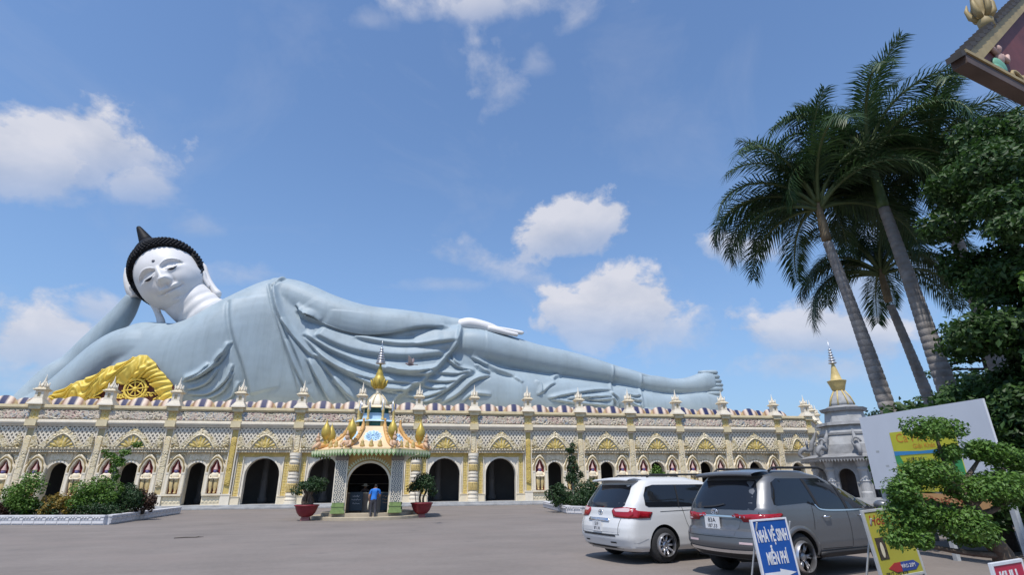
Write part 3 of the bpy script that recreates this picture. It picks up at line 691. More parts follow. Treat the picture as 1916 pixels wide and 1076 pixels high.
def body_mesh():
    b = MB()
    # trunk: chest faces the viewer
    loft_x(b, [(-28.6, 14.9, 10.5, 8.4, .8), (-28.0, 16.4, 9.0, 8.6, 2.2), (-26.8, 17.05, 8.0, 8.8, 3.1), (-25.0, 17.15, 7.6, 9.0, 3.9), (-23.4, 17.1, 7.5, 9, 4.4), (-21.8, 17.8, 7.5, 9, 4.7),
               (-20.2, 19.15, 7.5, 9, 4.8), (-17.8, 20.95, 7.5, 9, 4.7), (-15.4, 22.35, 7.5, 9, 4.4), (-13.3, 22.2, 7.5, 9, 4.2), (-10.5, 20.4, 7.5, 9, 4.1), (-7, 18.7, 7.5, 9, 4.0), (-3, 17.6, 7.5, 9, 3.9),
               (1, 17.5, 7.5, 9, 3.9), (4, 17.8, 7.5, 9, 3.8), (7, 17.5, 7.5, 9, 3.4), (10, 15.8, 7.5, 9, 2.9), (12.5, 14.5, 7.5, 9, 2.2)], 48, 2.6)
    # upper leg and foot
    loft_x(b, [(0, 17.3, 13.2, 8.4, 3.0), (3, 17.9, 13.6, 8.1, 3.2), (6, 17.9, 13.5, 8.0, 3.2), (8.5, 17.35, 13.1, 8.0, 3.1), (11.3, 16.75, 12.75, 8.1, 2.9), (13.4, 16.2, 12.5, 8.1, 2.75), (16.6, 15.65, 12.2, 8.2, 2.6),
               (19.7, 14.95, 11.9, 8.3, 2.4), (22.6, 14.15, 11.7, 8.4, 2.2), (24.5, 13.75, 11.35, 8.45, 2.05), (26.3, 13.3, 11.05, 8.5, 1.9), (27.6, 13.2, 11.0, 8.5, 1.75), (29.4, 12.95, 11.0, 8.5, 1.6), (31, 13.1, 11.0, 8.5, 1.5), (32.4, 13.5, 11.1, 8.5, 1.35), (33.6, 13.95, 11.3, 8.5, 1.2), (34.6, 14.0, 11.4, 8.5, 1.0)], 36, 2.3)
    # lower leg and foot
    loft_x(b, [(3, 14.5, 7.4, 8.0, 2.6), (6, 14.2, 7.4, 7.8, 2.9), (10, 13.4, 7.4, 7.7, 3.0), (14, 12.9, 7.4, 7.8, 2.9), (18, 12.5, 7.5, 7.9, 2.7), (22.5, 12.0, 7.6, 8.0, 2.4), (26, 11.4, 7.8, 8.1, 2.1), (27.6, 11.2, 8.0, 8.2, 1.9),
               (29.4, 11.2, 8.1, 8.3, 1.7), (31, 11.4, 8.1, 8.3, 1.5), (32.6, 11.55, 8.2, 8.3, 1.3), (34.6, 11.4, 8.8, 8.3, 1.0)], 36, 2.3)
    # left arm lying along the flank
    T = crom([(-15.2, 7.9, 20.6, 1.9), (-12.6, 7.4, 19.85, 2.2), (-9, 6.9, 18.4, 2.1), (-5.5, 6.7, 17.55, 1.95), (-1.5, 6.8, 17.45, 1.75), (2, 7.0, 17.45, 1.45), (5.0, 7.1, 17.65, 1.0)], 5)
    b.tube([t[:3] for t in T], [t[3] for t in T], 24)
    # right upper arm down to the elbow, forearm back up to the head
    T = crom([(-24.5, 8.0, 14.0, 2.7), (-27.0, 7.9, 14.0, 2.5), (-28.7, 7.8, 13.1, 2.15), (-30.5, 7.8, 11.0, 1.95), (-32.2, 7.9, 9.1, 1.85), (-34.2, 8.5, 7.8, 1.7)], 5)
    b.tube([t[:3] for t in T], [t[3] for t in T], 24)
    FA = [(-35.63, 7.75), (-33.95, 11.35), (-32.76, 13.01), (-31.49, 15.16), (-29.76, 18.16), (-28.83, 20.24)]
    T = crom([(x, yy, z, r_) for (x, z), r_, yy in zip(FA, (1.55, 1.45, 1.3, 1.28, 1.08, .72), (9.0, 9.6, 10, 10.1, 10, 9.6))], 5)
    b.tube([t[:3] for t in T], [t[3] for t in T], 24)
    me = b.mesh('body', 'statue_blue', True)
    o = bpy.data.objects.new('body', me); C.objects.link(o)
    bm = bmesh.new(); bm.from_mesh(me); bmesh.ops.recalc_face_normals(bm, faces=bm.faces); bm.to_mesh(me); bm.free()
    r_ = o.modifiers.new('r', 'REMESH'); r_.mode = 'VOXEL'; r_.voxel_size = .105
    s_ = o.modifiers.new('s', 'SMOOTH'); s_.iterations = 16; s_.factor = .5
    dg = bpy.context.evaluated_depsgraph_get(); me2 = bpy.data.meshes.new_from_object(o.evaluated_get(dg))
    bpy.data.objects.remove(o); me2.name = 'body'
    n = len(me2.vertices); co = np.empty(n*3, np.float32); me2.vertices.foreach_get('co', co); co = co.reshape(-1, 3).astype(float)
    nr = np.empty(n*3, np.float32); me2.vertex_normals.foreach_get('vector', nr); nr = nr.reshape(-1, 3).astype(float)
    disp = np.zeros(n)
    front = np.clip((.35-nr[:, 1])/.5, 0, 1)*(co[:, 1] < 11)
    def fold(pts, A, w, kind='ridge', taper=True):
        P = crom(pts, 6); best = np.full(n, 1e9); sg = np.zeros(n); tt = np.zeros(n)
        lo = P.min(0)-2.6; hi = P.max(0)+2.6
        sel = np.where((co[:, 0] > lo[0]) & (co[:, 0] < hi[0]) & (co[:, 2] > lo[1]) & (co[:, 2] < hi[1]) & (front > 0))[0]
        if not len(sel): return
        X = co[sel][:, [0, 2]]; bd = np.full(len(sel), 1e9); bs = np.zeros(len(sel)); bt = np.zeros(len(sel)); over = np.zeros(len(sel))
        for i in range(len(P)-1):
            a, e = P[i], P[i+1]; d = e-a; L2 = (d@d)+1e-9; q = ((X-a)@d)/L2; t = np.clip(q, 0, 1)
            off = X-(a+t[:, None]*d); dist = np.hypot(off[:, 0], off[:, 1]); cr = (d[0]*off[:, 1]-d[1]*off[:, 0])/math.sqrt(L2)
            m_ = dist < bd; bd[m_] = dist[m_]; bs[m_] = cr[m_]; bt[m_] = (i+t[m_])/(len(P)-1)
        tp = np.sqrt(np.clip(np.minimum(bt/.18, (1-bt)/.25), 0, 1)) if taper else np.clip(np.minimum(bt/.04+.0, (1-bt)/.04), 0, 1)
        s = bs
        side = np.sign(s)*bd
        if kind == 'ridge':
            if P[-1][0] < P[0][0]: side = -side
            v = np.where(side > 0, np.exp(-(side/(1.7*w))**2), np.exp(-(side/(.55*w))**2)) - .5*np.exp(-((side+.85*w)/(.40*w))**2)
        elif kind == 'groove': v = -np.exp(-(bd/w)**2)
        elif kind == 'step': v = np.where(side > 0, np.exp(-side/(2.4*w))*(1-np.exp(-side/(.12*w+.05))), 0) - .5*np.exp(-((side+.35*w)/(.35*w))**2)
        disp[sel] += A*v*tp*front[sel]
    G = [([(-18.22, 19.09), (-17.96, 17.94), (-17.35, 15.87), (-16.71, 14.22), (-15.98, 12.61), (-15.31, 10.84), (-14.95, 9.63)], 0.34, 0.55, 'step'), ([(-17.05, 14.6), (-17.65, 12.76), (-18.9, 11.47), (-20.44, 10.7)], 0.336, 0.15, 'ridge'), ([(-17.65, 13.7), (-18.35, 12.02), (-19.47, 11.07), (-20.55, 10.7)], 0.336, 0.15, 'ridge'), ([(-17.77, 12.0), (-18.45, 10.78), (-19.32, 10.24), (-20.23, 10.01)], 0.336, 0.15, 'ridge'), ([(-16.61, 12.43), (-17.03, 10.99), (-18.28, 9.83), (-20.14, 9.57)], 0.336, 0.15, 'ridge'), ([(-16.56, 11.63), (-17.06, 10.21), (-18.06, 9.49), (-19.74, 9.12)], 0.336, 0.15, 'ridge'), ([(-15.89, 10.85), (-16.47, 9.61), (-17.8, 8.9)], 0.336, 0.15, 'ridge'), ([(-18.57, 12.37), (-19.38, 11.46), (-20.47, 10.91)], 0.336, 0.15, 'ridge'), ([(-15.48, 9.98), (-16.08, 9.19), (-16.99, 8.83)], 0.336, 0.15, 'ridge'), ([(-17.27, 14.41), (-17.53, 13.48), (-18.11, 12.56)], 0.336, 0.15, 'ridge'), ([(-14.99, 21.23), (-14.58, 20.27), (-13.95, 18.53), (-13.0, 16.16), (-11.87, 13.53), (-10.88, 11.13), (-10.36, 9.4)], 0.315, 0.24, 'ridge'), ([(-13.96, 21.48), (-14.32, 20.73), (-14.26, 19.84), (-13.66, 18.2), (-12.73, 16.52), (-11.72, 14.7), (-10.7, 12.75), (-9.85, 10.83)], 0.35700000000000004, 0.22400000000000003, 'ridge'), ([(-13.61, 22.02), (-14.19, 21.43), (-14.45, 20.68)], 0.315, 0.2, 'ridge'), ([(-13.11, 17.01), (-11.83, 15.54), (-10.4, 14.08), (-9.38, 13.28)], 0.35700000000000004, 0.20800000000000002, 'ridge'), ([(-12.38, 15.01), (-11.31, 12.73), (-9.97, 10.51), (-9.03, 8.96)], 0.252, 0.22400000000000003, 'ridge'), ([(-10.84, 15.78), (-9.41, 14.96), (-8.07, 14.16), (-5.59, 13.21), (-3.79, 12.72), (-1.49, 12.2), (0.97, 12.1), (2.29, 12.31)], 0.525, 0.288, 'ridge'), ([(-9.62, 13.77), (-8.25, 12.99), (-6.59, 12.05), (-4.63, 11.29), (-3.0, 10.76), (-1.06, 10.56), (0.07, 10.67)], 0.48300000000000004, 0.272, 'ridge'), ([(-10.72, 15.41), (-9.3, 13.95), (-7.59, 12.68), (-5.63, 11.92), (-3.69, 11.48), (-1.43, 11.29), (0.69, 11.18)], 0.35700000000000004, 0.24, 'ridge'), ([(-10.12, 13.29), (-9.38, 11.97), (-8.45, 10.55), (-7.51, 8.98)], 0.48300000000000004, 0.24, 'ridge'), ([(-9.41, 13.62), (-7.99, 12.01), (-6.43, 10.43), (-5.25, 9.5)], 0.378, 0.24, 'ridge'), ([(-7.65, 11.4), (-6.74, 10.43), (-5.87, 9.49), (-5.35, 8.86)], 0.441, 0.24, 'ridge'), ([(-6.36, 12.06), (-5.11, 11.36), (-3.79, 10.74), (-2.33, 10.37), (-1.04, 10.23)], 0.42000000000000004, 0.20800000000000002, 'ridge'), ([(-2.66, 12.67), (-1.34, 12.34), (0.46, 12.34), (2.44, 12.79)], 0.42000000000000004, 0.20800000000000002, 'ridge'), ([(-5.3, 9.98), (-3.54, 9.53), (-1.94, 9.4)], 0.315, 0.24, 'ridge'), ([(-11.79, 18.19), (-10.98, 17.41), (-9.33, 16.87), (-7.34, 16.27), (-5.37, 16.01), (-2.59, 16.27), (0.73, 17.02), (3.66, 17.08)], 0.42, 0.34, 'step'), ([(-11.95, 18.8), (-11.06, 18.01), (-10.23, 17.79), (-9.36, 17.19)], 0.378, 0.16000000000000003, 'ridge'), ([(-11.73, 18.3), (-10.94, 17.67), (-10.74, 18.03), (-10.04, 17.54)], 0.336, 0.15, 'ridge'), ([(-6.02, 15.69), (-4.0, 15.26), (-0.85, 15.03), (2.5, 15.52), (4.29, 15.82)], 0.35700000000000004, 0.272, 'ridge'), ([(-9.8, 15.62), (-7.31, 14.53), (-4.86, 13.94), (-0.77, 13.71), (3.14, 14.19)], 0.55, 0.55, 'step'), ([(4.75, 17.77), (4.74, 16.77), (4.26, 15.14), (3.27, 13.88), (2.47, 12.82), (1.35, 11.74), (1.01, 11.23), (0.08, 10.91), (-0.56, 10.27), (-1.31, 9.87), (-1.62, 9.38), (-2.25, 9.2)], -0.55, 0.5, 'step'), ([(3.42, 13.82), (4.46, 12.99), (6.18, 12.44)], 0.378, 0.192, 'ridge'), ([(3.91, 14.28), (4.11, 13.59), (4.8, 13.09)], 0.315, 0.16000000000000003, 'ridge'), ([(5.81, 14.17), (7.21, 13.34), (8.78, 12.52), (10.35, 12.13)], 0.42000000000000004, 0.22400000000000003, 'ridge'), ([(6.26, 13.31), (7.04, 12.64), (7.74, 12.31)], 0.378, 0.192, 'ridge'), ([(2.54, 12.34), (4.31, 12.25), (6.19, 12.41)], 0.315, 0.17600000000000002, 'ridge'), ([(1.5, 11.55), (3.0, 11.42), (4.33, 11.54)], 0.35700000000000004, 0.192, 'ridge'), ([(1.27, 9.45), (2.71, 10.16), (4.01, 11.11), (5.17, 12.04), (6.19, 12.27)], 0.42000000000000004, 0.22400000000000003, 'ridge'), ([(2.91, 9.31), (4.54, 10.2), (6.03, 11.5), (7.74, 12.11)], 0.42000000000000004, 0.22400000000000003, 'ridge'), ([(-0.54, 9.9), (1.08, 9.93), (2.38, 10.32), (3.35, 10.84)], 0.399, 0.20800000000000002, 'ridge'), ([(-0.03, 9.54), (1.59, 9.48), (2.89, 9.76)], 0.35700000000000004, 0.192, 'ridge'), ([(1.03, 10.95), (2.19, 10.73), (3.35, 10.93)], 0.315, 0.17600000000000002, 'ridge'), ([(4.9, 9.38), (6.05, 10.15), (7.92, 10.11)], 0.231, 0.16000000000000003, 'ridge'), ([(10.13, 12.06), (10.83, 11.65), (11.0, 11.39)], 0.168, 0.16000000000000003, 'ridge'), ([(12.61, 11.87), (13.13, 11.36), (13.02, 10.49), (12.57, 10.23)], 0.189, 0.16000000000000003, 'ridge'), ([(13.01, 10.32), (14.02, 11.21), (14.75, 11.57)], 0.189, 0.16000000000000003, 'ridge'), ([(14.52, 12.08), (15.07, 12.33), (15.73, 12.56)], 0.29400000000000004, 0.17600000000000002, 'ridge'), ([(13.72, 9.88), (15.9, 10.36), (18.5, 10.8), (20.95, 11.08)], 0.315, 0.16000000000000003, 'ridge'), ([(15.7, 9.92), (18.27, 10.14), (20.89, 10.37)], 0.315, 0.16000000000000003, 'ridge'), ([(14.07, 9.8), (16.23, 9.55), (18.78, 9.42), (20.81, 9.32)], 0.315, 0.16000000000000003, 'ridge'), ([(17.71, 9.96), (19.18, 9.86), (20.86, 10.02)], 0.315, 0.16000000000000003, 'ridge'), ([(20.92, 10.73), (21.63, 10.21), (22.0, 9.08)], 0.315, 0.16000000000000003, 'ridge'), ([(20.97, 10.2), (21.4, 9.68), (21.44, 9.07)], 0.315, 0.16000000000000003, 'ridge'), ([(22.61, 10.67), (23.54, 10.43), (24.42, 10.62)], 0.315, 0.16000000000000003, 'ridge'), ([(22.95, 10.24), (23.69, 9.98), (24.36, 10.0)], 0.315, 0.16000000000000003, 'ridge'), ([(23.01, 9.79), (23.64, 9.45), (24.3, 9.38)], 0.315, 0.16000000000000003, 'ridge'), ([(21.83, 14.1), (21.63, 12.99), (21.46, 12.07), (21.11, 11.24), (21.11, 10.08), (20.97, 9.02)], -0.22, 0.4, 'step'), ([(25.13, 13.12), (24.96, 12.01), (24.62, 10.54), (24.59, 9.11)], -0.22, 0.4, 'step')]
    for pts, A, w, kind in G: fold(pts, A, w, kind, taper=(kind != 'step'))
    co += nr*disp[:, None]
    me2.vertices.foreach_set('co', co.astype(np.float32).reshape(-1)); 
    me2.polygons.foreach_set('use_smooth', np.ones(len(me2.polygons), bool)); me2.materials.clear(); me2.materials.append(M['statue_blue']); me2.update()
    return me2
loc_st(obj('body', body_mesh(), statue))
# trouser cuffs: raised hems round the shins
b = MB()
# toes
for (x0, x1, zs, yc) in ((33.6, 35.5, (13.75, 13.25, 12.75, 12.28, 11.78), 8.3), (33.5, 35.4, (11.25, 10.75, 10.25, 9.75, 9.2), 8.1)):
    for i, z in enumerate(zs):
        r_ = .30 if i < 4 else .36
        L_ = x1 - (.35*abs(i-3)**1.2*.35)
        t = MB(); t.tube([(x0-.6, yc, z), (x0, yc-.1, z), (x0+1.0, yc-.25, z+.02), (L_-.15, yc-.2, z+.03), (L_+.1, yc-.15, z+.03)], [r_*.8, r_, r_*1.02, r_, r_*.55], 12, 1.7)
        loc_st(t.build('toe', 'statue_blue', statue, True))
# --- head --------------------------------------------------------------
HA, HB, HC = 2.98, 3.85, 3.1
HD = (-25.14, 8.15, 21.77)                 # world position of the head centre
ROLL, YAW = R(35), R(-1)
hm = Matrix.Rotation(-ROLL, 3, 'Y') @ Matrix.Rotation(YAW, 3, 'Z')
# local a=right, c=towards viewer (-y), b=up
def H2W(a, b_, c): 
    v = hm @ Vector((a, -c, b_)); return Vector((HD[0]+v.x, HD[1]+v.y, HD[2]+v.z))
def feat(a, b_):
    """carved features of the face, metres towards the viewer"""
    b_ = .98+(b_-.98)/1.13; aa = np.abs(a); g = lambda x, s: np.exp(-(x/s)**2)
    f = np.zeros_like(a)
    # nose
    t = np.clip((.35-b_)/1.55, 0, 1); ins = sstep(.55, .1, b_)*sstep(-1.42, -1.15, b_)
    f += (.14+.70*t**1.2)*np.exp(-(aa/(.20+.20*t))**2)*ins
    f += .30*g(aa-.36, .20)*g(b_+1.08, .20)
    f -= .10*g(aa-.70, .14)*g(b_+1.25, .35)
    # brows: a sharp arched ridge
    bx = aa; brow = .62-.42*((bx-1.15)/.95)**2
    ok = sstep(.18, .4, bx)*sstep(2.25, 1.9, bx)
    d = b_-brow; f += ok*(.17*np.exp(-(d/.085)**2) - .20*np.exp(-((d+.20)/.13)**2))
    # sockets, lids
    f -= .28*g(aa-1.15, .75)*g(b_-.12, .30)
    f += .24*g(aa-1.18, .62)*g(b_+.30, .26)
    lid = -.36+.10*((aa-1.15)/.6)**2+.10*(aa-1.15)
    f -= .12*np.exp(-((b_-lid-.04)/.05)**2)*sstep(.40, .6, aa)*sstep(2.0, 1.75, aa)
    f -= .10*np.exp(-((b_-(lid+.36))/.06)**2)*sstep(.40, .7, aa)*sstep(2.15, 1.8, aa)
    # mouth
    bm = b_-.10*np.clip(aa, 0, 1)**2*1.6
    f += .24*np.exp(-((bm+1.84+.06*g(aa, .12))/.13)**2)*sstep(1.02, .55, aa)
    f += .26*np.exp(-((bm+2.22)/.16)**2)*sstep(.85, .35, aa)
    f -= .24*np.exp(-((bm+2.03)/.06)**2)*sstep(1.15, .9, aa)
    f -= .12*g(aa-1.13, .12)*g(bm+2.0, .16)
    f -= .10*g(aa, .10)*g(b_+1.55, .18)
    f -= .18*g(aa, .5)*g(b_+2.55, .14)
    f += .26*g(aa, .60)*g(b_+2.95, .34)
    f += .16*g(aa-1.55, .7)*g(b_+1.35, .7)
    return f
def base_c(a, b_):
    w = HA*(1-.19*sstep(-.8, -3.4, b_)); q = 1-(np.abs(a)/w)**2.15-(np.abs(b_)/HB)**2.3
    return HC*np.sqrt(np.clip(q, 0, 1))
def face_c(a, b_): 
    a = np.asarray(a, float); b_ = np.asarray(b_, float); return base_c(a, b_)+feat(a, b_)
n_u, n_v = 220, 170; V = []
th = np.linspace(-math.pi/2+.001, math.pi/2-.001, n_v); ph = np.linspace(0, 2*math.pi, n_u, endpoint=False)
PH, TH = np.meshgrid(ph, th)
sx, sy, sz = np.cos(TH)*np.sin(PH), np.sin(TH), np.cos(TH)*np.cos(PH)
bb = HB*np.sign(sy)*np.abs(sy)**(2/2.3*1.0+.0); wA = HA*(1-.19*sstep(-.8, -3.4, bb))
aa = wA*np.sign(sx)*np.abs(sx)**(2/2.15); cc = HC*sz
cc = cc+feat(aa, bb)*sstep(.05, .35, sz)
V = [H2W(a, b_, c) for a, b_, c in zip(aa.ravel(), bb.ravel(), cc.ravel())]
idx = np.arange(n_u*n_v).reshape(n_v, n_u); nx = np.roll(idx, -1, 1)
F = np.stack([idx[:-1], nx[:-1], nx[1:], idx[1:]], -1).reshape(-1, 4).tolist()
F += [tuple(idx[0][::-1]), tuple(idx[-1])]
head = loc_st(obj('head', make_mesh('head', V, F, 'statue_white', True), statue))
def hpart(b, name, m_, smooth=True):
    return b.build(name, m_, head, smooth)
# half closed eyes, the dot between the brows
for s in (-1, 1):
    b = MB(); P = []
    for j in range(4):
        row = []
        for i in range(17):
            t = i/16; a = s*(.66+.98*t); aa_ = abs(a); lid = -.36+.10*((aa_-1.15)/.6)**2+.10*(aa_-1.15)
            wd = .25*max(0, math.sin(math.pi*min(1, t)))**.7; bz = .98+(lid+.05-wd*j/3-.98)*1.13
            row.append(H2W(a, bz, float(face_c(a, bz))+.035))
        P.append(row)
    b.grid(P); hpart(b, 'eye', 'eye_black')
b = MB(); b.ball(H2W(0, .98, float(face_c(0., .98))), (.15, .10, .15), 14, 10); hpart(b, 'forehead_dot', 'urna')
# ears: long lobes
for s in (-1, 1):
    b = MB(); T = crom([(2.62, .75, -.1, .16), (2.98, .95, -.25, .22), (3.22, .45, -.35, .26), (3.10, -.5, -.25, .24), (3.0, -1.5, -.15, .26), (3.02, -2.6, -.05, .32), (3.12, -3.25, 0, .36), (3.18, -3.6, 0, .12)], 6)
    b.tube([H2W(s*(t[0]+(.02 if s > 0 else -.48)), t[1]-.55, t[2]) for t in T], [t[3] for t in T], 12)
    T = crom([(2.75, .3, .0, .2), (2.85, -.4, .0, .28), (2.75, -1.3, .05, .2), (2.8, -2.2, .05, .16)], 5)
    b.tube([H2W(s*(t[0]+(.02 if s > 0 else -.48)), t[1]-.55, t[2]) for t in T], [t[3] for t in T], 10); hpart(b, 'ear', 'statue_white')
# hair: cap behind the hairline, snail curls, topknot flame
HS = (3.26, 3.78, 3.3); HO = (0, .92, -.22)
def shell(x, y, z, g=1.): return HS[0]*math.copysign(abs(x)**.95, x)*g+HO[0], HS[1]*y*g+HO[1], HS[2]*z*g+HO[2]
def is_hair(a, b_, c):
    if c < -.6: return b_ > -2.3
    if c < .75 and abs(a) > 2.2: return b_ > -1.45-.0*abs(a)
    return b_ > 2.92-.62*(abs(a)/2.0)**2.1
HV = []; HF = []; nu, nv = 120, 90
def hp(i, j):
    t = -math.pi/2+math.pi*j/nv; p = 2*math.pi*i/nu
    return shell(math.cos(t)*math.sin(p), math.sin(t), math.cos(t)*math.cos(p))
for j in range(nv):
    for i in range(nu):
        q = [hp(i, j), hp(i+1, j), hp(i+1, j+1), hp(i, j+1)]
        if is_hair(*[sum(v[d] for v in q)/4 for d in range(3)]):
            b0 = len(HV); HV += [H2W(*v) for v in q]; HF.append((b0, b0+1, b0+2, b0+3))
me = make_mesh('hair', HV, HF, 'hair_black', True)
bm = bmesh.new(); bm.from_mesh(me); bmesh.ops.remove_doubles(bm, verts=bm.verts, dist=.004); bmesh.ops.recalc_face_normals(bm, faces=bm.faces); bm.to_mesh(me); bm.free()
hair = obj('hair', me, head); md = hair.modifiers.new('s', 'SOLIDIFY'); md.thickness = .62; md.offset = -1
b = MB(); N_ = 1500
for k in range(N_):
    y = 1-2*(k+.5)/N_; r_ = math.sqrt(1-y*y); p = k*2.399963
    v = shell(r_*math.sin(p), y, r_*math.cos(p), 1.015)
    if is_hair(*v) and v[2] > -2.4: b.ball(H2W(*v), .15, 7, 5)
o = hpart(b, 'hair_curl', 'hair_black'); tag(o, kind='stuff')
b = MB(); b.lathe([(1.7, -.6), (1.5, .0), (1.1, .35), (.75, .6), (.6, .8)], n=20)
b.lathe([(.72, .5), (.62, .9), (.46, 1.5), (.30, 2.1), (.20, 2.4), (.06, 2.5)], n=14)
b.V = [H2W(v[0]-.25, v[2]*1.12+4.5, v[1]-.1) for v in b.V]; hpart(b, 'topknot_flame', 'hair_black')
# neck with three creases
NK = [(-24.74, 20.99), (-22.92, 19.45), (-21.68, 18.47), (-20.71, 17.59), (-19.9, 16.72)]
T = crom([(x, 8.6, z, r_) for (x, z), r_ in zip(NK, (2.2, 2.25, 2.3, 2.45, 2.6))], 8)
rad = [t[3]-.10*math.exp(-((i-f)/1.1)**2) for i, t in enumerate(T) for f in [min((12, 17, 22), key=lambda q: abs(q-i))]]
b = MB(); b.tube([t[:3] for t in T], rad, 36); loc_st(b.build('neck', 'statue_white', statue, True))
# hand propping the head
HP = [(-28.52, 20.06), (-29.06, 20.92), (-29.67, 22.13), (-30.04, 23.31), (-30.08, 24.66), (-29.66, 25.57)]
b = MB(); T = crom([(x, yy, z, r_) for (x, z), r_, yy in zip(HP[:4], (.62, .68, .62, .50), (9.6, 9.6, 9.8, 10.0))], 6); b.tube([t[:3] for t in T], [t[3] for t in T], 18, 1.3)
for i, dy in enumerate((-.6, -.2, .25, .7)):
    T = crom([(HP[2][0]+.1, 10+dy, HP[2][1], .36), (HP[3][0]+.05, 10.3+dy, HP[3][1], .34), (HP[4][0]+.45, 10.8+dy, HP[4][1]-.1, .30), (HP[5][0]+.9, 11.2+dy, HP[5][1]-.4, .2)], 4)
    b.tube([t[:3] for t in T], [t[3] for t in T], 10)
T = crom([(HP[1][0]+.2, 9.0, HP[1][1], .42), (HP[1][0]+.9, 8.5, HP[1][1]+.35, .36), (HP[1][0]+1.35, 8.3, HP[1][1]+.9, .28), (HP[1][0]+1.5, 8.2, HP[1][1]+1.4, .12)], 4); b.tube([t[:3] for t in T], [t[3] for t in T], 10)
loc_st(b.build('hand', 'statue_white', statue, True))
# left hand lying on the thigh
b = MB(); T = crom([(4.6, 6.8, 17.75, .68), (5.6, 6.6, 17.95, .70), (6.9, 6.5, 17.75, .66), (8.0, 6.4, 17.5, .56), (8.7, 6.4, 17.35, .4)], 5); b.tube([t[:3] for t in T], [t[3] for t in T], 18, 1.2)
for i, (dy, dz, L_) in enumerate(((-.50, -.30, 2.4), (-.28, .0, 3.0), (.15, .12, 2.9), (.55, .1, 2.5))):
    T = crom([(7.6, 6.35+dy, 17.55+dz*.6, .34), (8.6, 6.2+dy, 17.35+dz*.7, .31), (8.3+L_*.5, 6.15+dy, 17.22+dz, .27), (8.3+L_, 6.15+dy, 17.02+dz, .22), (8.45+L_, 6.15+dy, 16.98+dz, .06)], 4); b.tube([t[:3] for t in T], [t[3] for t in T], 12)
loc_st(b.build('hand', 'statue_white', statue, True))
# hem line at wrist
# ------------------------------------------------------------------ gilded drape under the arm
drape = empty('gilded_drape', (-27, 5, 8.1), 0, 'golden draped curtain sculpture with a spoked wheel below the statue\'s propped arm', 'drape')
TOPE = crom([(-30.6, 8.94), (-30.3, 9.42), (-28.22, 10.67), (-26.28, 11.9), (-24.91, 12.58), (-23.98, 12.91), (-23.28, 12.51), (-22.48, 11.62), (-21.43, 10.63), (-21.01, 9.71), (-20.77, 8.72)], 8)
BOTE = crom([(-30.4, 8.54), (-29.92, 8.79), (-28.49, 8.82), (-27.42, 9.16), (-26.48, 10.17), (-25.2, 10.45), (-24.53, 10.83), (-23.55, 10.86), (-22.89, 10.25), (-21.85, 8.94), (-21.48, 8.62)], 8)
P = []; nt_ = len(TOPE); ns = 30
cum = np.concatenate([[0], np.cumsum(np.hypot(*np.diff(TOPE, axis=0).T))]); us = np.linspace(0, cum[-1], 170)
for u in us:
    t = np.array([np.interp(u, cum, TOPE[:, 0]), np.interp(u, cum, TOPE[:, 1])]); e = np.array([np.interp(u, cum, BOTE[:, 0]), np.interp(u, cum, BOTE[:, 1])])
    row = []
    for j in range(ns+1):
        f = j/ns; p = t*(1-f)+e*f
        sw = (u % 2.5)/2.5; sag = math.sin(math.pi*sw); fr = u/cum[-1]
        pl_ = float(sstep(.60, .70, np.array(fr)))                    # hanging swags on the left, straight pleats on the right
        sg_ = .20*math.cos(2*math.pi*(f*3.3-1.5*sag))*(.35+.65*sag)+.22*(math.exp(-(sw/.10)**2)+math.exp(-((1-sw)/.10)**2))*(.5+.5*math.cos(2*math.pi*u/.3)*.4)
        d = (1-pl_)*sg_+pl_*.25*math.cos(2*math.pi*(u+.2*f)/.52)*(.4+.6*f)
        p = p-np.array([0, .34*sag*f*(1-pl_)])
        row.append((p[0]+.06*math.sin(u*5), 3.95-d*.8-.35*math.sin(math.pi*min(1, f*1.1)), p[1]-.10*abs(math.sin(u*2.6))*f))
    P.append(row)
b = MB(); b.grid(P); o = b.build('curtain', 'drape_gold', drape, True, (27, -5, -8.1)); md = o.modifiers.new('s', 'SOLIDIFY'); md.thickness = .12; md.offset = 1
b = MB(); bp = [(p[0], p[1]-.1) for p in TOPE]; b.prism([(bp[0][0], 8.0)]+[(bp[-1][0], 8.0)]+bp[::-1], 4.35, 5.2); b.build('backing_panel', 'panel_maroon', drape, False, (27, -5, -8.1))
wc = [(-24.13, 9.84)][0]; b = MB()
for (r_, q) in ((.86, .10), (.62, .05)):
    b.tube([(wc[0]+r_*math.cos(2*math.pi*k/36), 4.05, wc[1]+r_*math.sin(2*math.pi*k/36)) for k in range(37)], q, 8)
for k in range(8):
    a = math.pi*k/4+.2; b.tube([(wc[0], 4.05, wc[1]), (wc[0]+.86*math.cos(a), 4.05, wc[1]+.86*math.sin(a))], .06, 6); b.ball((wc[0]+1.0*math.cos(a), 4.05, wc[1]+1.0*math.sin(a)), .08, 6, 5)
b.ball((wc[0], 4.05, wc[1]), .2, 12, 8); b.build('spoked_wheel', 'drape_gold', drape, True, (27, -5, -8.1))
b = MB(); r_ = random.Random(4)
for s in (-1, 1):
    for k in range(9):
        x = wc[0]+s*(.75+.33*k*r_.uniform(.8, 1.1)); z = wc[1]-.45-.10*k+r_.uniform(-.25, .25)
        if z < 8.6: z = 8.6
        b.tube([(x+.32*(1-t/9)*math.cos(t*.8)*s, 4.12, z+.26*(1-t/9)*math.sin(t*.8)) for t in range(9)], [.07]*8+[.02], 6)
b.build('cloud_scroll', 'drape_gold', drape, True, (27, -5, -8.1))
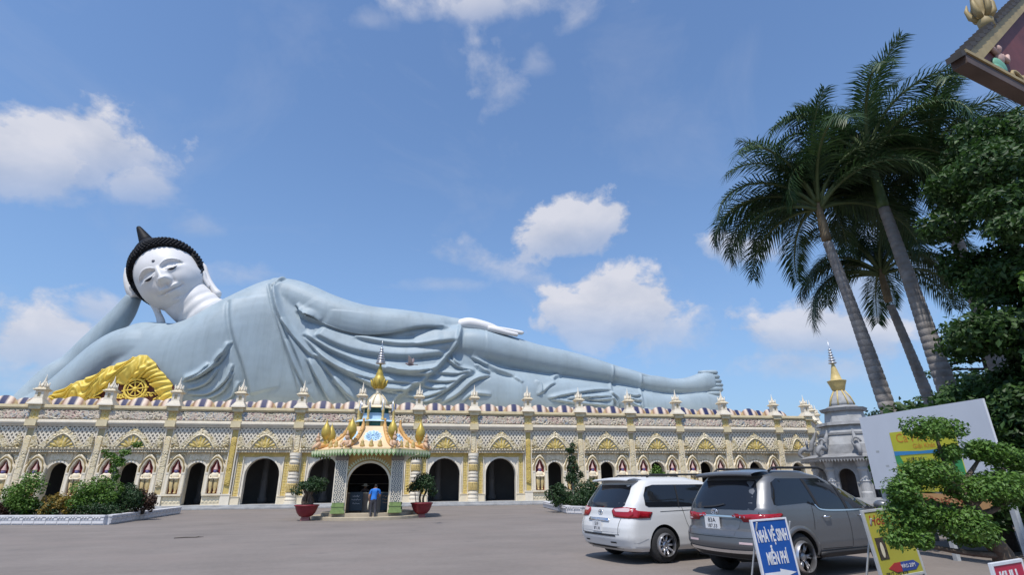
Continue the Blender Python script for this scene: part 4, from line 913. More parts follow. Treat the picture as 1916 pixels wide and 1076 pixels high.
# pale ledge under the drape
# ------------------------------------------------------------------ ornate kiosk in front of the hall
PC = (-1.95, -16.0)
pav = empty('kiosk_pavilion', (PC[0], PC[1], 0), 0, 'small ornate domed kiosk with green scalloped eave, golden balls and tall spire', 'pavilion')
def octo(r_, ph=math.pi/8): return [(r_/math.cos(math.pi/8)*math.cos(ph+k*math.pi/4), r_/math.cos(math.pi/8)*math.sin(ph+k*math.pi/4)) for k in range(8)]
b = MB(); b.lathe([(2.98, 0), (2.98, .13), (2.95, .15)], n=48); b.build('step', 'step_tan', pav)
b = MB(); b.lathe([(2.50, .151), (2.50, .29), (2.47, .31)], n=48); b.build('step', 'step_tan', pav)
HWK, HD_ = 1.42, 2.05                 # half spacing of the piers, and half depth
# walls between the piers, each with an arch
def kiosk_wall(w, ow, spring, z1):
    poly = [(-w/2, .31)]+[(x, z) for x, z in arch_poly(ow, .31, spring, 18)]+[(w/2, .31), (w/2, z1), (-w/2, z1)]
    return poly
fw_ = MB(); fw_.prism(kiosk_wall(2.5, 2.08, 1.70, 3.2), -.14, .14); fw_.build('arch_wall', 'ochre_wall', pav, loc=(0, -HD_, 0))
P0 = arch_poly(2.08, .31, 1.70, 18); P1 = arch_poly(2.30, .31, 1.70, 18); b = MB()
b.grid([[(a, y, z) for a, z in P] for P, y in ((P1, -.14), (P1, -.20), (P0, -.20), (P0, -.12))]); b.build('arch_trim', 'cream', pav, loc=(0, -HD_, 0))
b = MB()                                   # leaf border round the arch
for k in range(33):
    t = -.1+1.2*k/32*1.0; a = math.pi*(1-k/32); r_ = 1.22
    x, z = r_*math.cos(a), 1.70+r_*math.sin(a); d = Vector((math.cos(a), 0, math.sin(a))); t_ = Vector((-d.z, 0, d.x))*.055
    c = Vector((x, -.16, z)); V = [c-t_, c+t_, c+d*.13+t_*.6, c+d*.19]
    b.add([tuple(v) for v in V]+[tuple(v+Vector((0, .05, 0))) for v in V], [(0, 1, 2, 3), (0, 4, 5, 1), (1, 5, 6, 2), (2, 6, 7, 3), (3, 7, 4, 0)])
for s in (-1, 1):
    for k in range(9):
        z = .45+k*.14; V = [(s*1.16, -.16, z), (s*1.16, -.16, z+.10), (s*1.31, -.16, z+.15), (s*1.29, -.16, z+.05)]
        b.add(V+[(x, y+.05, zz) for x, y, zz in V], [(0, 1, 2, 3), (0, 4, 5, 1), (1, 5, 6, 2), (2, 6, 7, 3), (3, 7, 4, 0)])
b.build('leaf_border', 'eave_pale', pav, loc=(0, -HD_, 0), fix=True)
b = MB(); b.box(-HWK, HWK, HD_-.1, HD_+.1, .31, 3.2); b.build('rear_wall', 'ochre_wall', pav)
for s in (-1, 1):                          # side walls, with bracket arches flaring out to the eave
    b = MB(); b.box(s*HWK-.08, s*HWK+.08, -HD_+.15, HD_-.1, .31, 3.2); b.build('side_wall', 'ochre_wall', pav)
    for yy in (-HD_+.0,):
        pts = [(s*(1.52), 2.0)]+[(s*(1.52+1.05*(1-math.cos(t*math.pi/2))), 2.0+1.18*math.sin(t*math.pi/2)) for t in np.linspace(.05, 1, 12)]+[(s*1.52, 3.18)]
        if s < 0: pts = pts[::-1]
        b = MB(); b.prism(pts, yy-.09, yy+.09); b.build('eave_bracket', 'cream', pav, fix=True)
# piers with diamond lattice
DIA = MB()
for k in range(10):
    z = .86+k*.215
    for sx in (-.16, 0, .16):
        for (w, h, y) in ((.085, .11, 0),):
            z2 = z+(.107 if sx == 0 else 0); o_ = [(sx-w, z2), (sx, z2-h), (sx+w, z2), (sx, z2+h)]; i_ = [(sx+(x-sx)*.55, z2+(zz-z2)*.55) for x, zz in o_]
            V = [(x, -.02, zz) for x, zz in o_]+[(x, -.02, zz) for x, zz in i_]+[(x, .03, zz) for x, zz in i_]
            DIA.add(V, [(q, (q+1) % 4, (q+1) % 4+4, q+4) for q in range(4)]+[(q+4, (q+1) % 4+4, (q+1) % 4+8, q+8) for q in range(4)])
DIA = DIA.mesh('pier_lattice', 'white_plaster')
for (px, py) in ((-HWK, -HD_), (HWK, -HD_), (-HWK, HD_), (HWK, HD_)):
    MB().box(-.27, .27, -.24, .24, .31, 3.2).build('pier', 'pier_grey', pav, loc=(px, py, 0))
    for x in (-.285, .285): MB().box(x-.03, x+.03, -.28, .2, .82, 3.0).build('pier_edge', 'white_plaster', pav, loc=(px, py, 0))
    obj('pier_lattice', DIA, pav, (px, py-.25, 0))
    MB().box(-.34, .34, -.31, .31, .311, .46).box(-.30, .30, -.28, .28, .46, .62).box(-.33, .33, -.30, .30, .62, .68).box(-.29, .29, -.27, .27, .68, .82).build('pier_base', 'base_green', pav, loc=(px, py, 0))
    MB().box(-.31, .31, -.28, .28, 2.86, 2.92).box(-.34, .34, -.31, .31, 2.92, 3.04).box(-.30, .30, -.27, .27, 3.04, 3.1).build('pier_capital', 'counter_wood', pav, loc=(px, py, 0))
# dim room: ceiling, counter, boards
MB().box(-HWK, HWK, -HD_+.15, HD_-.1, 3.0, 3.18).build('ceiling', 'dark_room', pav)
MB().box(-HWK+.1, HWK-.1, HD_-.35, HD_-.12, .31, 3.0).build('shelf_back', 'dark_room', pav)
for z in (1.2, 1.7, 2.2): MB().box(-1.25, 1.25, .95, 1.68, z, z+.04).build('shelf', 'counter_wood', pav)
# eave slab, scalloped valance
b = MB(); b.slab(octo(3.05), 3.22, 3.30); b.slab(octo(3.12), 3.301, 3.38); b.build('eave_slab', 'eave_green', pav)
b = MB(); b.slab(octo(3.0), 3.381, 3.46); b.build('eave_cornice', 'peach', pav)
O = octo(3.13); b = MB(); c_ = MB()
for k in range(8):
    p, q = Vector((*O[k], 0)), Vector((*O[(k+1) % 8], 0)); d = (q-p).normalized(); nn = Vector((d.y, -d.x, 0)); n_ = 12
    for i in range(n_):
        a, e = p+(q-p)*(i/n_), p+(q-p)*((i+1)/n_); m_ = (a+e)/2
        for mb, o_, zt, zb in ((b, .015, 3.375, 3.05), (c_, .03, 3.36, 3.16)):
            sh = .0 if mb is b else .25
            a2, e2 = a+(e-a)*sh*.5, e-(e-a)*sh*.5
            zm = zt-(zt-zb)*.45
            V = [(*(a2+nn*o_)[:2], zt), (*(e2+nn*o_)[:2], zt), (*(e2+nn*o_)[:2], zm), (*(m_+nn*o_)[:2], zb), (*(a2+nn*o_)[:2], zm)]
            V2 = [(x-nn.x*.012, y-nn.y*.012, z) for x, y, z in V]
            mb.add(V+V2, [(0, 4, 3, 2, 1), (5, 6, 7, 8, 9)]+[(j, (j+1) % 5, (j+1) % 5+5, j+5) for j in range(5)])
b.build('valance', 'eave_green', pav); c_.build('valance_trim', 'eave_pale', pav)
# curved roof, medallions, ribs
prof = [(2.85, 3.46), (2.45, 3.62), (2.05, 3.85), (1.70, 4.15), (1.45, 4.45), (1.30, 4.72)]
V = []; F = []
for r_, z in prof: V += [(x, y, z) for x, y in octo(r_)]
for i in range(len(prof)-1):
    for k in range(8): F.append((i*8+k, i*8+(k+1) % 8, (i+1)*8+(k+1) % 8, (i+1)*8+k))
obj('roof', make_mesh('roof', V, F+[tuple(range(40, 48))], 'peach'), pav)
_m = MB(); _m.lathe([(.46, 0), (.46, .05), (.38, .07), (.05, .04)], n=24, wob=lambda a, z: 1+.08*math.cos(12*a))
for k in range(12):
    a = 2*math.pi*k/12; _m.tube([(.08*math.cos(a), .08*math.sin(a), .08), (.36*math.cos(a), .36*math.sin(a), .09)], [.03, .05], 5)
MED = _m.mesh('medallion', 'light_blue')
_m = MB(); _m.lathe([(.04, 0), (.11, .03), (.13, .12), (.08, .22), (.10, .26), (.03, .36), (.01, .42)], n=10); BUD = _m.mesh('roof_bud', 'gold_paint', True)
for k in range(8):
    a = k*math.pi/4
    o = obj('medallion', MED, pav, (1.72*math.cos(a), 1.72*math.sin(a), 4.10)); o.rotation_euler = Vector((math.cos(a), math.sin(a), .95)).to_track_quat('Z', 'Y').to_euler()
    for j in (-1, 0, 1):
        obj('roof_bud', BUD, pav, (2.62*math.cos(a)-j*.45*math.sin(a), 2.62*math.sin(a)+j*.45*math.cos(a), 3.52))
    a = a+math.pi/8; R_ = 1/math.cos(math.pi/8); c, s = math.cos(a), math.sin(a)
    b = MB(); T = crom([(2.95, 3.42, .07), (2.75, 3.66, .13), (2.35, 3.72, .12), (1.95, 3.98, .11), (1.62, 4.32, .10), (1.42, 4.68, .11), (1.40, 4.95, .05)], 4)
    b.tube([(t[0]*R_*c, t[0]*R_*s, t[1]) for t in T], [t[2] for t in T], 8)
    for t in T[::2]: b.ball((t[0]*R_*c, t[0]*R_*s, t[1]+.1), (.07, .07, .10), 6, 4)
    b.build('roof_rib', 'naga_orange', pav, True)
    b = MB()                               # crouching figure at the eave corner
    r0 = 2.85*R_
    b.ball((r0*c, r0*s, 3.68), (.17, .17, .22), 10, 8); b.ball((r0*c*1.02, r0*s*1.02, 3.98), (.12, .12, .14), 10, 8); b.lathe([(.10, 0), (.06, .1), (.015, .26)], (r0*c*1.02, r0*s*1.02, 4.08), 8)
    for q in (-1, 1): b.tube([(r0*c-q*s*.16, r0*s+q*c*.16, 3.82), (r0*c*1.06-q*s*.26, r0*s*1.06+q*c*.26, 3.62), (r0*c*1.09-q*s*.12, r0*s*1.09+q*c*.12, 3.5)], [.07, .06, .05], 7)
    b.build('corner_figure', 'naga_pink', pav, True)
    b = MB(); r1 = 2.55*R_                 # golden ball on its stem
    b.lathe([(.09, 3.62), (.12, 3.75), (.07, 3.95), (.12, 4.05), (.15, 4.08), (.23, 4.20), (.265, 4.36), (.23, 4.56), (.14, 4.74), (.07, 4.88), (.02, 5.0), (.008, 5.12)], (r1*c, r1*s, 0), 18); b.build('golden_ball', 'gold', pav, True)
# tiers
def tier(nm, r0, z0, r1, z1, m_, extra=None):
    b = MB(); V = [(x, y, z0) for x, y in octo(r0)]+[(x, y, z1) for x, y in octo(r1)]
    b.add(V, [tuple(range(7, -1, -1)), tuple(range(8, 16))]+[(k, (k+1) % 8, (k+1) % 8+8, k+8) for k in range(8)]); return b.build(nm, m_, pav)
tier('drum', .92, 4.72, .92, 5.02, 'teal'); tier('drum_ledge', 1.15, 5.02, 1.05, 5.12, 'light_blue'); tier('drum', .78, 5.12, .72, 5.52, 'light_blue'); tier('drum', .68, 5.52, .66, 5.80, 'teal')
tier('drum_ledge', .95, 5.80, .80, 5.90, 'beige_gold'); tier('drum_ledge', .70, 5.90, .66, 5.96, 'white_plaster')
for k in range(8):
    a = math.pi/8+k*math.pi/4; c, s = math.cos(a), math.sin(a)
    b = MB(); b.box(-.09, .09, -.09, .09, 4.72, 5.05); b.lathe([(.15, 5.05), (.10, 5.16), (.05, 5.3), (.08, 5.4), (.06, 5.5), (.09, 5.58), (.05, 5.7), (.03, 5.85), (.01, 6.15)], (0, 0, 0), 10)
    b.build('corner_spirelet', 'gold_paint', pav, True, loc=(1.05*c, 1.05*s, .0))
    b = MB(); b.lathe([(.10, 5.82), (.12, 5.9), (.08, 5.98), (.10, 6.04), (.06, 6.12), (.08, 6.18), (.04, 6.26), (.01, 6.5)], (0, 0, 0), 8); b.build('corner_spirelet', 'silver', pav, True, loc=(.98*c, .98*s, -.2))
b = MB(); b.lathe([(.58, 5.96), (.60, 6.05), (.52, 6.25), (.40, 6.45), (.24, 6.62), (.2, 6.68)], n=24); b.build('bell_dome', 'white_plaster', pav, True)
b = MB()
for k in range(8):
    a = math.pi/8+k*math.pi/4
    b.tube([(.62*math.cos(a), .62*math.sin(a), 6.0), (.57*math.cos(a), .57*math.sin(a), 6.25), (.42*math.cos(a), .42*math.sin(a), 6.47), (.22*math.cos(a), .22*math.sin(a), 6.66)], .035, 6)
b.build('dome_rib', 'beige_gold', pav, True)
b = MB(); b.lathe([(.22, 6.66), (.16, 6.8), (.14, 6.9), (.18, 6.95), (.20, 7.0)], n=20); b.build('spire_neck', 'cream', pav, True)
b = MB(); b.lathe([(.14, 6.95), (.26, 7.06), (.36, 7.25), (.38, 7.45), (.30, 7.68), (.20, 7.84), (.22, 7.90), (.15, 8.0), (.16, 8.06), (.11, 8.16), (.12, 8.2), (.06, 8.35), (.07, 8.5)], n=22); b.build('golden_bulb', 'gold', pav, True)
b = MB()
for k in range(8):
    a = k*math.pi/4; c, s = math.cos(a), math.sin(a); b.tube([(.2*c, .2*s, 7.0), (.38*c, .38*s, 7.22), (.45*c, .45*s, 7.42), (.50*c, .50*s, 7.55)], [.06, .09, .06, .01], 6)
b.build('bulb_petal', 'gold', pav, True)
b = MB(); z = 8.5; r_ = .27
b.lathe([(.09, 8.45), (.29, 8.50), (.29, 8.54), (.10, 8.56)], n=18)
for k in range(6): b.lathe([(r_*.75, z+.06), (r_, z+.10), (r_*.95, z+.16), (r_*.70, z+.19)], n=18); z += .155; r_ *= .83
b.lathe([(.07, 8.5), (.05, 9.4), (.02, 9.7), (.004, 10.0)], n=8); b.build('ringed_spire', 'silver', pav, True)
# things inside and in front of the kiosk
ct = empty('shop_counter', (PC[0], PC[1]-.75, .31), 0, 'dim wooden counter inside the domed kiosk', 'counter')
MB().box(-1.2, 1.2, -.3, .3, 0, .92).build('cabinet', 'counter_wood', ct); MB().box(-1.25, 1.25, -.36, .36, .921, .97).build('counter_top', 'cream', ct)
def text(body, size, m_, parent, loc, rot=(math.pi/2, 0, 0), ext=.002, align='CENTER', sx=1., shear=0., name='lettering', bold=0.):
    cu = bpy.data.curves.new(name, 'FONT'); cu.body = body; cu.size = size; cu.extrude = ext; cu.align_x = align; cu.align_y = 'CENTER'; cu.shear = shear; cu.resolution_u = 2; cu.offset = bold; cu.space_character = 1.0
    o = bpy.data.objects.new(name, cu); C.objects.link(o); dg = bpy.context.evaluated_depsgraph_get()
    me = bpy.data.meshes.new_from_object(o.evaluated_get(dg)); bpy.data.objects.remove(o); me.materials.clear(); me.materials.append(M[m_])
    o = obj(name, me, parent, loc, rot); o.scale = (sx, 1, 1); return o
def scribble(parent, m_, rows):          # handwriting too small to read
    g = random.Random(len(m_))
    for x0, x1, z in rows:
        n = int((x1-x0)/.022); MB().tube([(x0+(x1-x0)*i/n, -.036, z+g.uniform(-.045, .055)*(1 if i % 2 else -.6)) for i in range(n+1)], .009, 5).build('handwriting', m_, parent)
bd = empty('notice_board', (PC[0]-.62, PC[1]-1.30, .31), 0, 'dark notice board with white writing left of the man, inside the kiosk arch', 'sign')
MB().box(-.33, .33, -.03, .03, .08, 1.0).build('panel', 'board_dark', bd, bevel=.01)
for s in (-.28, .28): MB().box(s-.02, s+.02, -.025, .03, 0, .08).build('foot', 'bark_dark', bd)
scribble(bd, 'board_text', [(-.20, .16, .80), (-.24, .22, .62), (-.16, .18, .44)])
bd = empty('notice_board', (PC[0]+.85, PC[1]-1.30, .31), 0, 'dark notice board with pink writing right of the man, inside the kiosk arch', 'sign')
MB().box(-.2, .2, -.03, .03, .08, .95).build('panel', 'board_dark', bd, bevel=.01)
for s in (-.16, .16): MB().box(s-.02, s+.02, -.025, .03, 0, .08).build('foot', 'bark_dark', bd)
scribble(bd, 'naga_pink', [(-.12, .12, .78), (-.14, .10, .62), (-.10, .13, .46)])
# ------------------------------------------------------------------ people
mat('skin', (.36, .20, .13), .55, var=.08); mat('shirt_blue', (.02, .16, .55), .8, var=.12, scale=5); mat('trousers_dark', (.045, .045, .055), .85, var=.15, scale=6)
mat('shoe', (.02, .02, .02), .6, var=0); mat('hat_cream', (.6, .55, .42), .7, var=.1, scale=8); mat('shirt_brown', (.10, .07, .06), .8, var=.1); mat('hair_dark', (.012, .010, .010), .6, var=0)
def skin_body(name, edges, pts, rad, m_, parent, root=0, sub=2):
    me = bpy.data.meshes.new(name); me.from_pydata([tuple(p) for p in pts], edges, []); o = bpy.data.objects.new(name, me); C.objects.link(o)
    md = o.modifiers.new('skin', 'SKIN'); md.use_smooth_shade = True
    sv = me.skin_vertices[0].data
    for i, r_ in enumerate(rad): sv[i].radius = (r_ if hasattr(r_, '__len__') else (r_, r_))
    for i in range(len(pts)): sv[i].use_root = (i == root)
    ss = o.modifiers.new('sub', 'SUBSURF'); ss.levels = sub; ss.render_levels = sub
    dg = bpy.context.evaluated_depsgraph_get(); m2 = bpy.data.meshes.new_from_object(o.evaluated_get(dg)); bpy.data.objects.remove(o)
    m2.name = name; m2.materials.clear(); m2.materials.append(M[m_] if isinstance(m_, str) else m_); m2.polygons.foreach_set('use_smooth', np.ones(len(m2.polygons), bool))
    return obj(name, m2, parent)
def person_mat(name, bands):
    """skin and clothes of one figure, split by height and reach on the one body mesh"""
    m_ = bpy.data.materials.new(name); m_.use_nodes = True; N = m_.node_tree.nodes; L = m_.node_tree.links; p = N['Principled BSDF']; p.inputs['Roughness'].default_value = .75
    a = N.new('ShaderNodeAttribute'); a.attribute_name = 'paint'; r_ = N.new('ShaderNodeValToRGB'); r_.color_ramp.interpolation = 'CONSTANT'; e = r_.color_ramp.elements
    while len(e) < len(bands): e.new(.5)
    for i, c in enumerate(bands): e[i].position = i/len(bands); e[i].color = (*c, 1)
    L.new(a.outputs['Fac'], r_.inputs[0]); L.new(r_.outputs[0], p.inputs['Base Color']); return m_
def hand(parent, c, dirv, m_='skin', s=1.):
    d = Vector(dirv).normalized(); sd_ = d.cross(Vector((0, 1, 0))); sd_ = sd_.normalized() if sd_.length > .1 else Vector((1, 0, 0)); nr_ = d.cross(sd_)
    b = MB(); c = Vector(c); b.ball(c+d*.04, (.035*s, .028*s, .048*s), 8, 6)
    for i in range(4):
        o_ = sd_*((i-1.5)*.018*s); L_ = (.060, .072, .068, .052)[i]*s
        b.tube([c+d*.07+o_, c+d*(.07+L_*.55)+o_+nr_*.008, c+d*(.07+L_)+o_+nr_*.026], [.009*s, .0085*s, .006*s], 6)
    b.tube([c+d*.02+sd_*.025, c+d*.05+sd_*.05+nr_*.015, c+d*.08+sd_*.055+nr_*.03], [.011*s, .010*s, .007*s], 6)
    return b.build('hand', m_, parent, True)
man = empty('person', (-1.61, -18.55, 0), R(0), 'person seen from behind in a bright blue shirt, dark trousers, carrying a pale bag', 'person')
mp_ = person_mat('man_clothes', [(.02, .018, .018), (.045, .045, .055), (.02, .17, .58), (.36, .20, .13)])
# faces away from the viewer (+y), head bowed, left foot forward; spine leans to the right
pts = [(0, 0, .92), (.01, .02, 1.10), (.03, .03, 1.28), (.05, .04, 1.42), (.055, .07, 1.50),     # pelvis..neck 0-4
       (-.09, 0, .86), (-.10, .03, .48), (-.10, -.02, .10), (-.10, .11, .045),                       # left leg 5-8
       (.09, 0, .86), (.11, -.01, .48), (.12, -.10, .10), (.12, .02, .045),                          # right leg 9-12
       (-.16, .04, 1.38), (-.23, .03, 1.12), (-.21, .10, .90),                                       # left arm 13-15
       (.25, .04, 1.39), (.30, .10, 1.14), (.22, .28, 1.08)]                                         # right arm 16-18
E_ = [(0, 1), (1, 2), (2, 3), (3, 4), (0, 5), (5, 6), (6, 7), (7, 8), (0, 9), (9, 10), (10, 11), (11, 12), (3, 13), (13, 14), (14, 15), (3, 16), (16, 17), (17, 18)]
rad = [(.155, .115), (.15, .11), (.175, .12), (.12, .09), .055, .095, .068, .048, .042, .095, .068, .048, .042, .075, .055, .034, .075, .055, .034]
o = skin_body('body', E_, pts, rad, mp_, man)
def paint_body(o, belt, sleeve_ids, ankle=.11, arm_x=.2):
    me = o.data; n = len(me.vertices); co = np.empty(n*3, np.float32); me.vertices.foreach_get('co', co); co = co.reshape(-1, 3)
    p = np.where(co[:, 2] < ankle, .1, np.where(co[:, 2] < belt, .35, .6)); 
    arm = ((co[:, 0] < -.16) | (co[:, 0] > .235)) & (co[:, 2] < 1.22) & (co[:, 2] > belt-.1); p[arm] = .85
    p[co[:, 2] > 1.485] = .85
    at = me.attributes.new('paint', 'FLOAT', 'POINT'); at.data.foreach_set('value', p.astype(np.float32))
paint_body(o, .955, None)
def head_of(parent, c, look, hairm='hair_dark', hat=False, s=1.):
    q = Vector(look).normalized().to_track_quat('Y', 'Z').to_matrix()
    def T(v): return Vector(c)+q @ (Vector(v)*s)
    b = MB(); b.ball((0, 0, 0), (.075, .095, .115), 18, 14)
    V = []
    for v in b.V:
        v = Vector(v); 
        if v.y > 0 and v.z < -.03: v.x *= .88
        V.append(v)
    b.V = V
    b.ball((0, .098, -.012), (.012, .016, .022), 8, 6); b.ball((0, .090, -.052), (.022, .008, .007), 8, 5)
    for x in (-1, 1): b.ball((x*.03, .086, .012), (.012, .008, .007), 6, 5); b.ball((x*.076, -.005, -.008), (.01, .02, .03), 8, 6)
    b.V = [T(v) for v in b.V]; h = b.build('head', 'skin', parent, True)
    b = MB(); b.ball((0, -.018, .028), (.086, .100, .105), 18, 12); b.V = [T((v[0], v[1] if v[1] < .05 else .05+(v[1]-.05)*.3, max(v[2], -.05 if v[1] < .02 else .045))) for v in b.V]; b.build('hair', hairm, h, True)
    if hat:
        b = MB(); b.lathe([(.21, .05), (.20, .065), (.10, .08), (.10, .15), (.05, .17), (.01, .175)], n=20); b.V = [T(v) for v in b.V]; b.build('hat', 'hat_cream', h, True)
    return h
head_of(man, (.07, .12, 1.565), (.12, 1, -.35)); hand(man, (-.21, .10, .89), (0.0, .15, -1)); hand(man, (.22, .29, 1.07), (-.4, .9, -.1))
bag = empty('hand_bag', (-1.61-.25, -18.50, .62), 0, 'pale oval bag hanging from the left hand of the person in blue', 'bag')
b = MB(); b.ball((0, 0, .06), (.045, .13, .20), 12, 10); b.build('pouch', 'hat_cream', bag, True); MB().tube([(0, -.06, .22), (.01, 0, .27), (0, .06, .22)], .012, 6).build('strap', 'hat_cream', bag, True)
sel = empty('person', (PC[0]-.28, PC[1]-.15, .31), math.pi, 'dim seated seller in a pale brimmed hat behind the kiosk counter', 'person')
mp2 = person_mat('seller_clothes', [(.02, .018, .018), (.06, .05, .05), (.12, .08, .07), (.36, .20, .13)])
pts = [(0, 0, .62), (0, .01, .82), (0, .02, .98), (0, .03, 1.10), (0, .05, 1.17), (-.09, .0, .58), (-.11, .36, .56), (-.11, .34, .12), (-.11, .45, .045), (.09, .0, .58), (.11, .36, .56), (.11, .34, .12), (.11, .45, .045), (-.19, .03, 1.07), (-.25, .10, .84), (-.14, .32, .84), (.19, .03, 1.07), (.25, .10, .84), (.14, .32, .84)]
o = skin_body('body', E_, pts, rad, mp2, sel); me = o.data; n = len(me.vertices); co = np.empty(n*3, np.float32); me.vertices.foreach_get('co', co); co = co.reshape(-1, 3)
p = np.where(co[:, 2] < .1, .1, np.where(co[:, 2] < .66, .35, .6)); p[co[:, 2] > 1.155] = .85; p[(np.abs(co[:, 0]) > .1) & (co[:, 1] > .15) & (co[:, 2] > .72)] = .85
at = me.attributes.new('paint', 'FLOAT', 'POINT'); at.data.foreach_set('value', p.astype(np.float32))
head_of(sel, (0, .08, 1.26), (0, 1, -.1), hat=True); hand(sel, (-.14, .33, .84), (0, 1, 0)); hand(sel, (.14, .33, .84), (0, 1, 0))
st_ = empty('stool', (PC[0]-.28, PC[1]-.15, .31), 0, 'low dark stool under the seated seller in the kiosk', 'stool')
MB().lathe([(.17, .46), (.18, .48), (.17, .51)], n=16).build('seat', 'counter_wood', st_)
for k in range(4):
    a = math.pi/4+k*math.pi/2; MB().tube([(.13*math.cos(a), .13*math.sin(a), .46), (.17*math.cos(a), .17*math.sin(a), 0)], .018, 6).build('leg', 'bark_dark', st_)
# ------------------------------------------------------------------ leaf clouds
def leaf_cloud(name, blobs, n, size, m_, parent=None, shell=.55, seed=1, flat=.0, up=.35, loc=None):
    """blobs: (x,y,z,rx,ry,rz) ; n leaves spread in proportion to volume^(2/3)"""
    g = np.random.default_rng(seed); B = np.array(blobs, float); wt = (B[:, 3]*B[:, 4]*B[:, 5])**(2/3); wt = wt/wt.sum(); k = g.choice(len(B), n, p=wt)
    d = g.normal(size=(n, 3)); d /= np.linalg.norm(d, axis=1)[:, None]; rr = (shell+(1-shell)*g.random(n)**.6)*(1+.10*g.normal(size=n))
    pos = B[k, :3]+d*rr[:, None]*B[k, 3:6]
    nrm = d*.8+g.normal(size=(n, 3))*.7; nrm[:, 2] += up; nrm /= np.linalg.norm(nrm, axis=1)[:, None]
    t = np.cross(nrm, g.normal(size=(n, 3))); t /= np.linalg.norm(t, axis=1)[:, None]+1e-9; bt = np.cross(nrm, t); s = size*(.65+.7*g.random(n))[:, None]
    V = np.stack([pos-t*s*.5, pos-bt*s*.27+nrm*s*.05, pos+t*s*.5-nrm*s*.06, pos+bt*s*.27+nrm*s*.05], 1).reshape(-1, 3)
    pa = np.repeat(np.clip(g.random(n)*.75+.25*(d[:, 2]*.5+.5)*0+.12, 0, 1), 4)
    me = make_mesh(name, V, np.arange(n*4).reshape(n, 4), m_, False, pa); return obj(name, me, parent, loc)
def clumpy(c, r_, n, sub=.38, seed=1, low=.2):
    g = random.Random(seed); out = []
    for i in range(n):
        while True:
            v = Vector((g.uniform(-1, 1), g.uniform(-1, 1), g.uniform(-low, 1)))
            if v.length < 1: break
        s = sub*g.uniform(.7, 1.2); out.append((c[0]+v.x*r_[0]*(1-sub*.5), c[1]+v.y*r_[1]*(1-sub*.5), c[2]+v.z*r_[2]*(1-sub*.5), r_[0]*s, r_[1]*s, r_[2]*s))
    return out
# ------------------------------------------------------------------ red pots with clipped trees
def potted(x, y, label, blobs, stems, seed):
    t = empty('potted_tree', (x, y, 0), 0, label, 'potted tree', 'red pots beside the kiosk')
    b = MB(); b.lathe([(.30, .0), (.30, .1), (.26, .14), (.24, .2)], n=4, ph=math.pi/4); b.build('foot', 'pot_foot', t)
    b = MB(); b.lathe([(.22, .18), (.32, .22), (.44, .36), (.52, .54), (.55, .66), (.60, .68), (.60, .74), (.54, .75), (.50, .66), (.05, .64)], n=28); b.build('pot', 'pot_red', t, True)
    MB().lathe([(.49, .64), (.2, .68), (.02, .69)], n=16).build('soil', 'soil', t, True)
    b = MB()
    for s in stems: T = crom(s, 4); b.tube([q[:3] for q in T], [q[3] for q in T], 8)
    b.build('trunk', 'bark', t, True)
    leaf_cloud('crown', blobs, 2600, .11, 'leaf_dark', t, .5, seed); return t
potted(-4.9, -18.0, 'red pot with a wide flat-topped dark tree left of the kiosk', clumpy((.1, 0, 1.62), (.85, .7, .42), 12, .42, 3)+[(-.55, 0, 1.42, .34, .32, .26), (.5, 0, 1.55, .38, .34, .26)],
    [[(-.1, 0, .6, .14), (-.18, .02, .95, .12), (-.1, 0, 1.25, .09), (-.3, 0, 1.55, .05)], [(.1, 0, .6, .13), (.2, .0, .9, .12), (.1, .02, 1.2, .1), (.3, 0, 1.55, .05)], [(0, .05, .6, .12), (.05, .05, 1.0, .1), (0, 0, 1.5, .06)]], 5)
potted(.86, -17.1, 'red pot with a round bushy tree on thin stems right of the kiosk', clumpy((.05, 0, 1.62), (.78, .7, .62), 14, .42, 8)+[(.55, 0, 1.3, .3, .3, .26), (-.6, 0, 1.45, .3, .3, .22)],
    [[(-.05, 0, .6, .06), (-.12, .02, 1.0, .05), (.0, 0, 1.4, .04)], [(.1, 0, .6, .07), (.06, .0, .95, .05), (.2, .02, 1.3, .05), (.3, 0, 1.6, .03)], [(-.28, .0, .62, .02), (-.36, 0, 1.0, .018), (-.42, 0, 1.45, .015)]], 6)
# ------------------------------------------------------------------ planters
def planter(label, path, depth_pts, hgt=.42):
    t = empty('planter', (path[0][0], path[0][1], 0), 0, label, 'planter'); ox, oy = path[0]
    for i in range(len(path)-1):
        a, e = Vector((path[i][0]-ox, path[i][1]-oy, 0)), Vector((path[i+1][0]-ox, path[i+1][1]-oy, 0)); L_ = (e-a).length; ang = math.atan2(e.y-a.y, e.x-a.x)
        def bx(nm, x0, x1, y0, y1, z0, z1, m_='planter_wall', bev=.012):
            o = MB().box(x0, x1, y0, y1, z0, z1).build(nm, m_, t, bevel=bev); o.location = a; o.rotation_euler = (0, 0, ang); return o
        bx('wall_core', .0, L_, -.13, .13, 0, hgt-.08); bx('cap_stone', -.02, L_+.02, -.20, .20, hgt-.081, hgt)
        n = max(1, round(L_/.62))
        pm = MB().box(.015, L_/n-.015, -.165, -.128, .06, .19).mesh('stone_panel', 'planter_wall'); pm2 = MB().box(.015, L_/n-.015, -.175, -.128, .20, hgt-.085).mesh('stone_panel', 'planter_wall')
        bead = MB()
        for q in range(max(2, int(L_/n/.155))): bead.ball((.06+q*.155, -.19, hgt-.12), (.07, .035, .035), 6, 4)
        bead = bead.mesh('bead_moulding', 'planter_wall', True)
        for k in range(n):
            for nm, me in (('stone_panel', pm), ('stone_panel', pm2), ('bead_moulding', bead)):
                o = obj(nm, me, t); o.location = a+(e-a)*(k/n); o.rotation_euler = (0, 0, ang)
    so_ = MB().slab([(x-ox, y-oy) for x, y in depth_pts], .0, hgt-.12).build('soil', 'soil', t, fix=True)
    return t
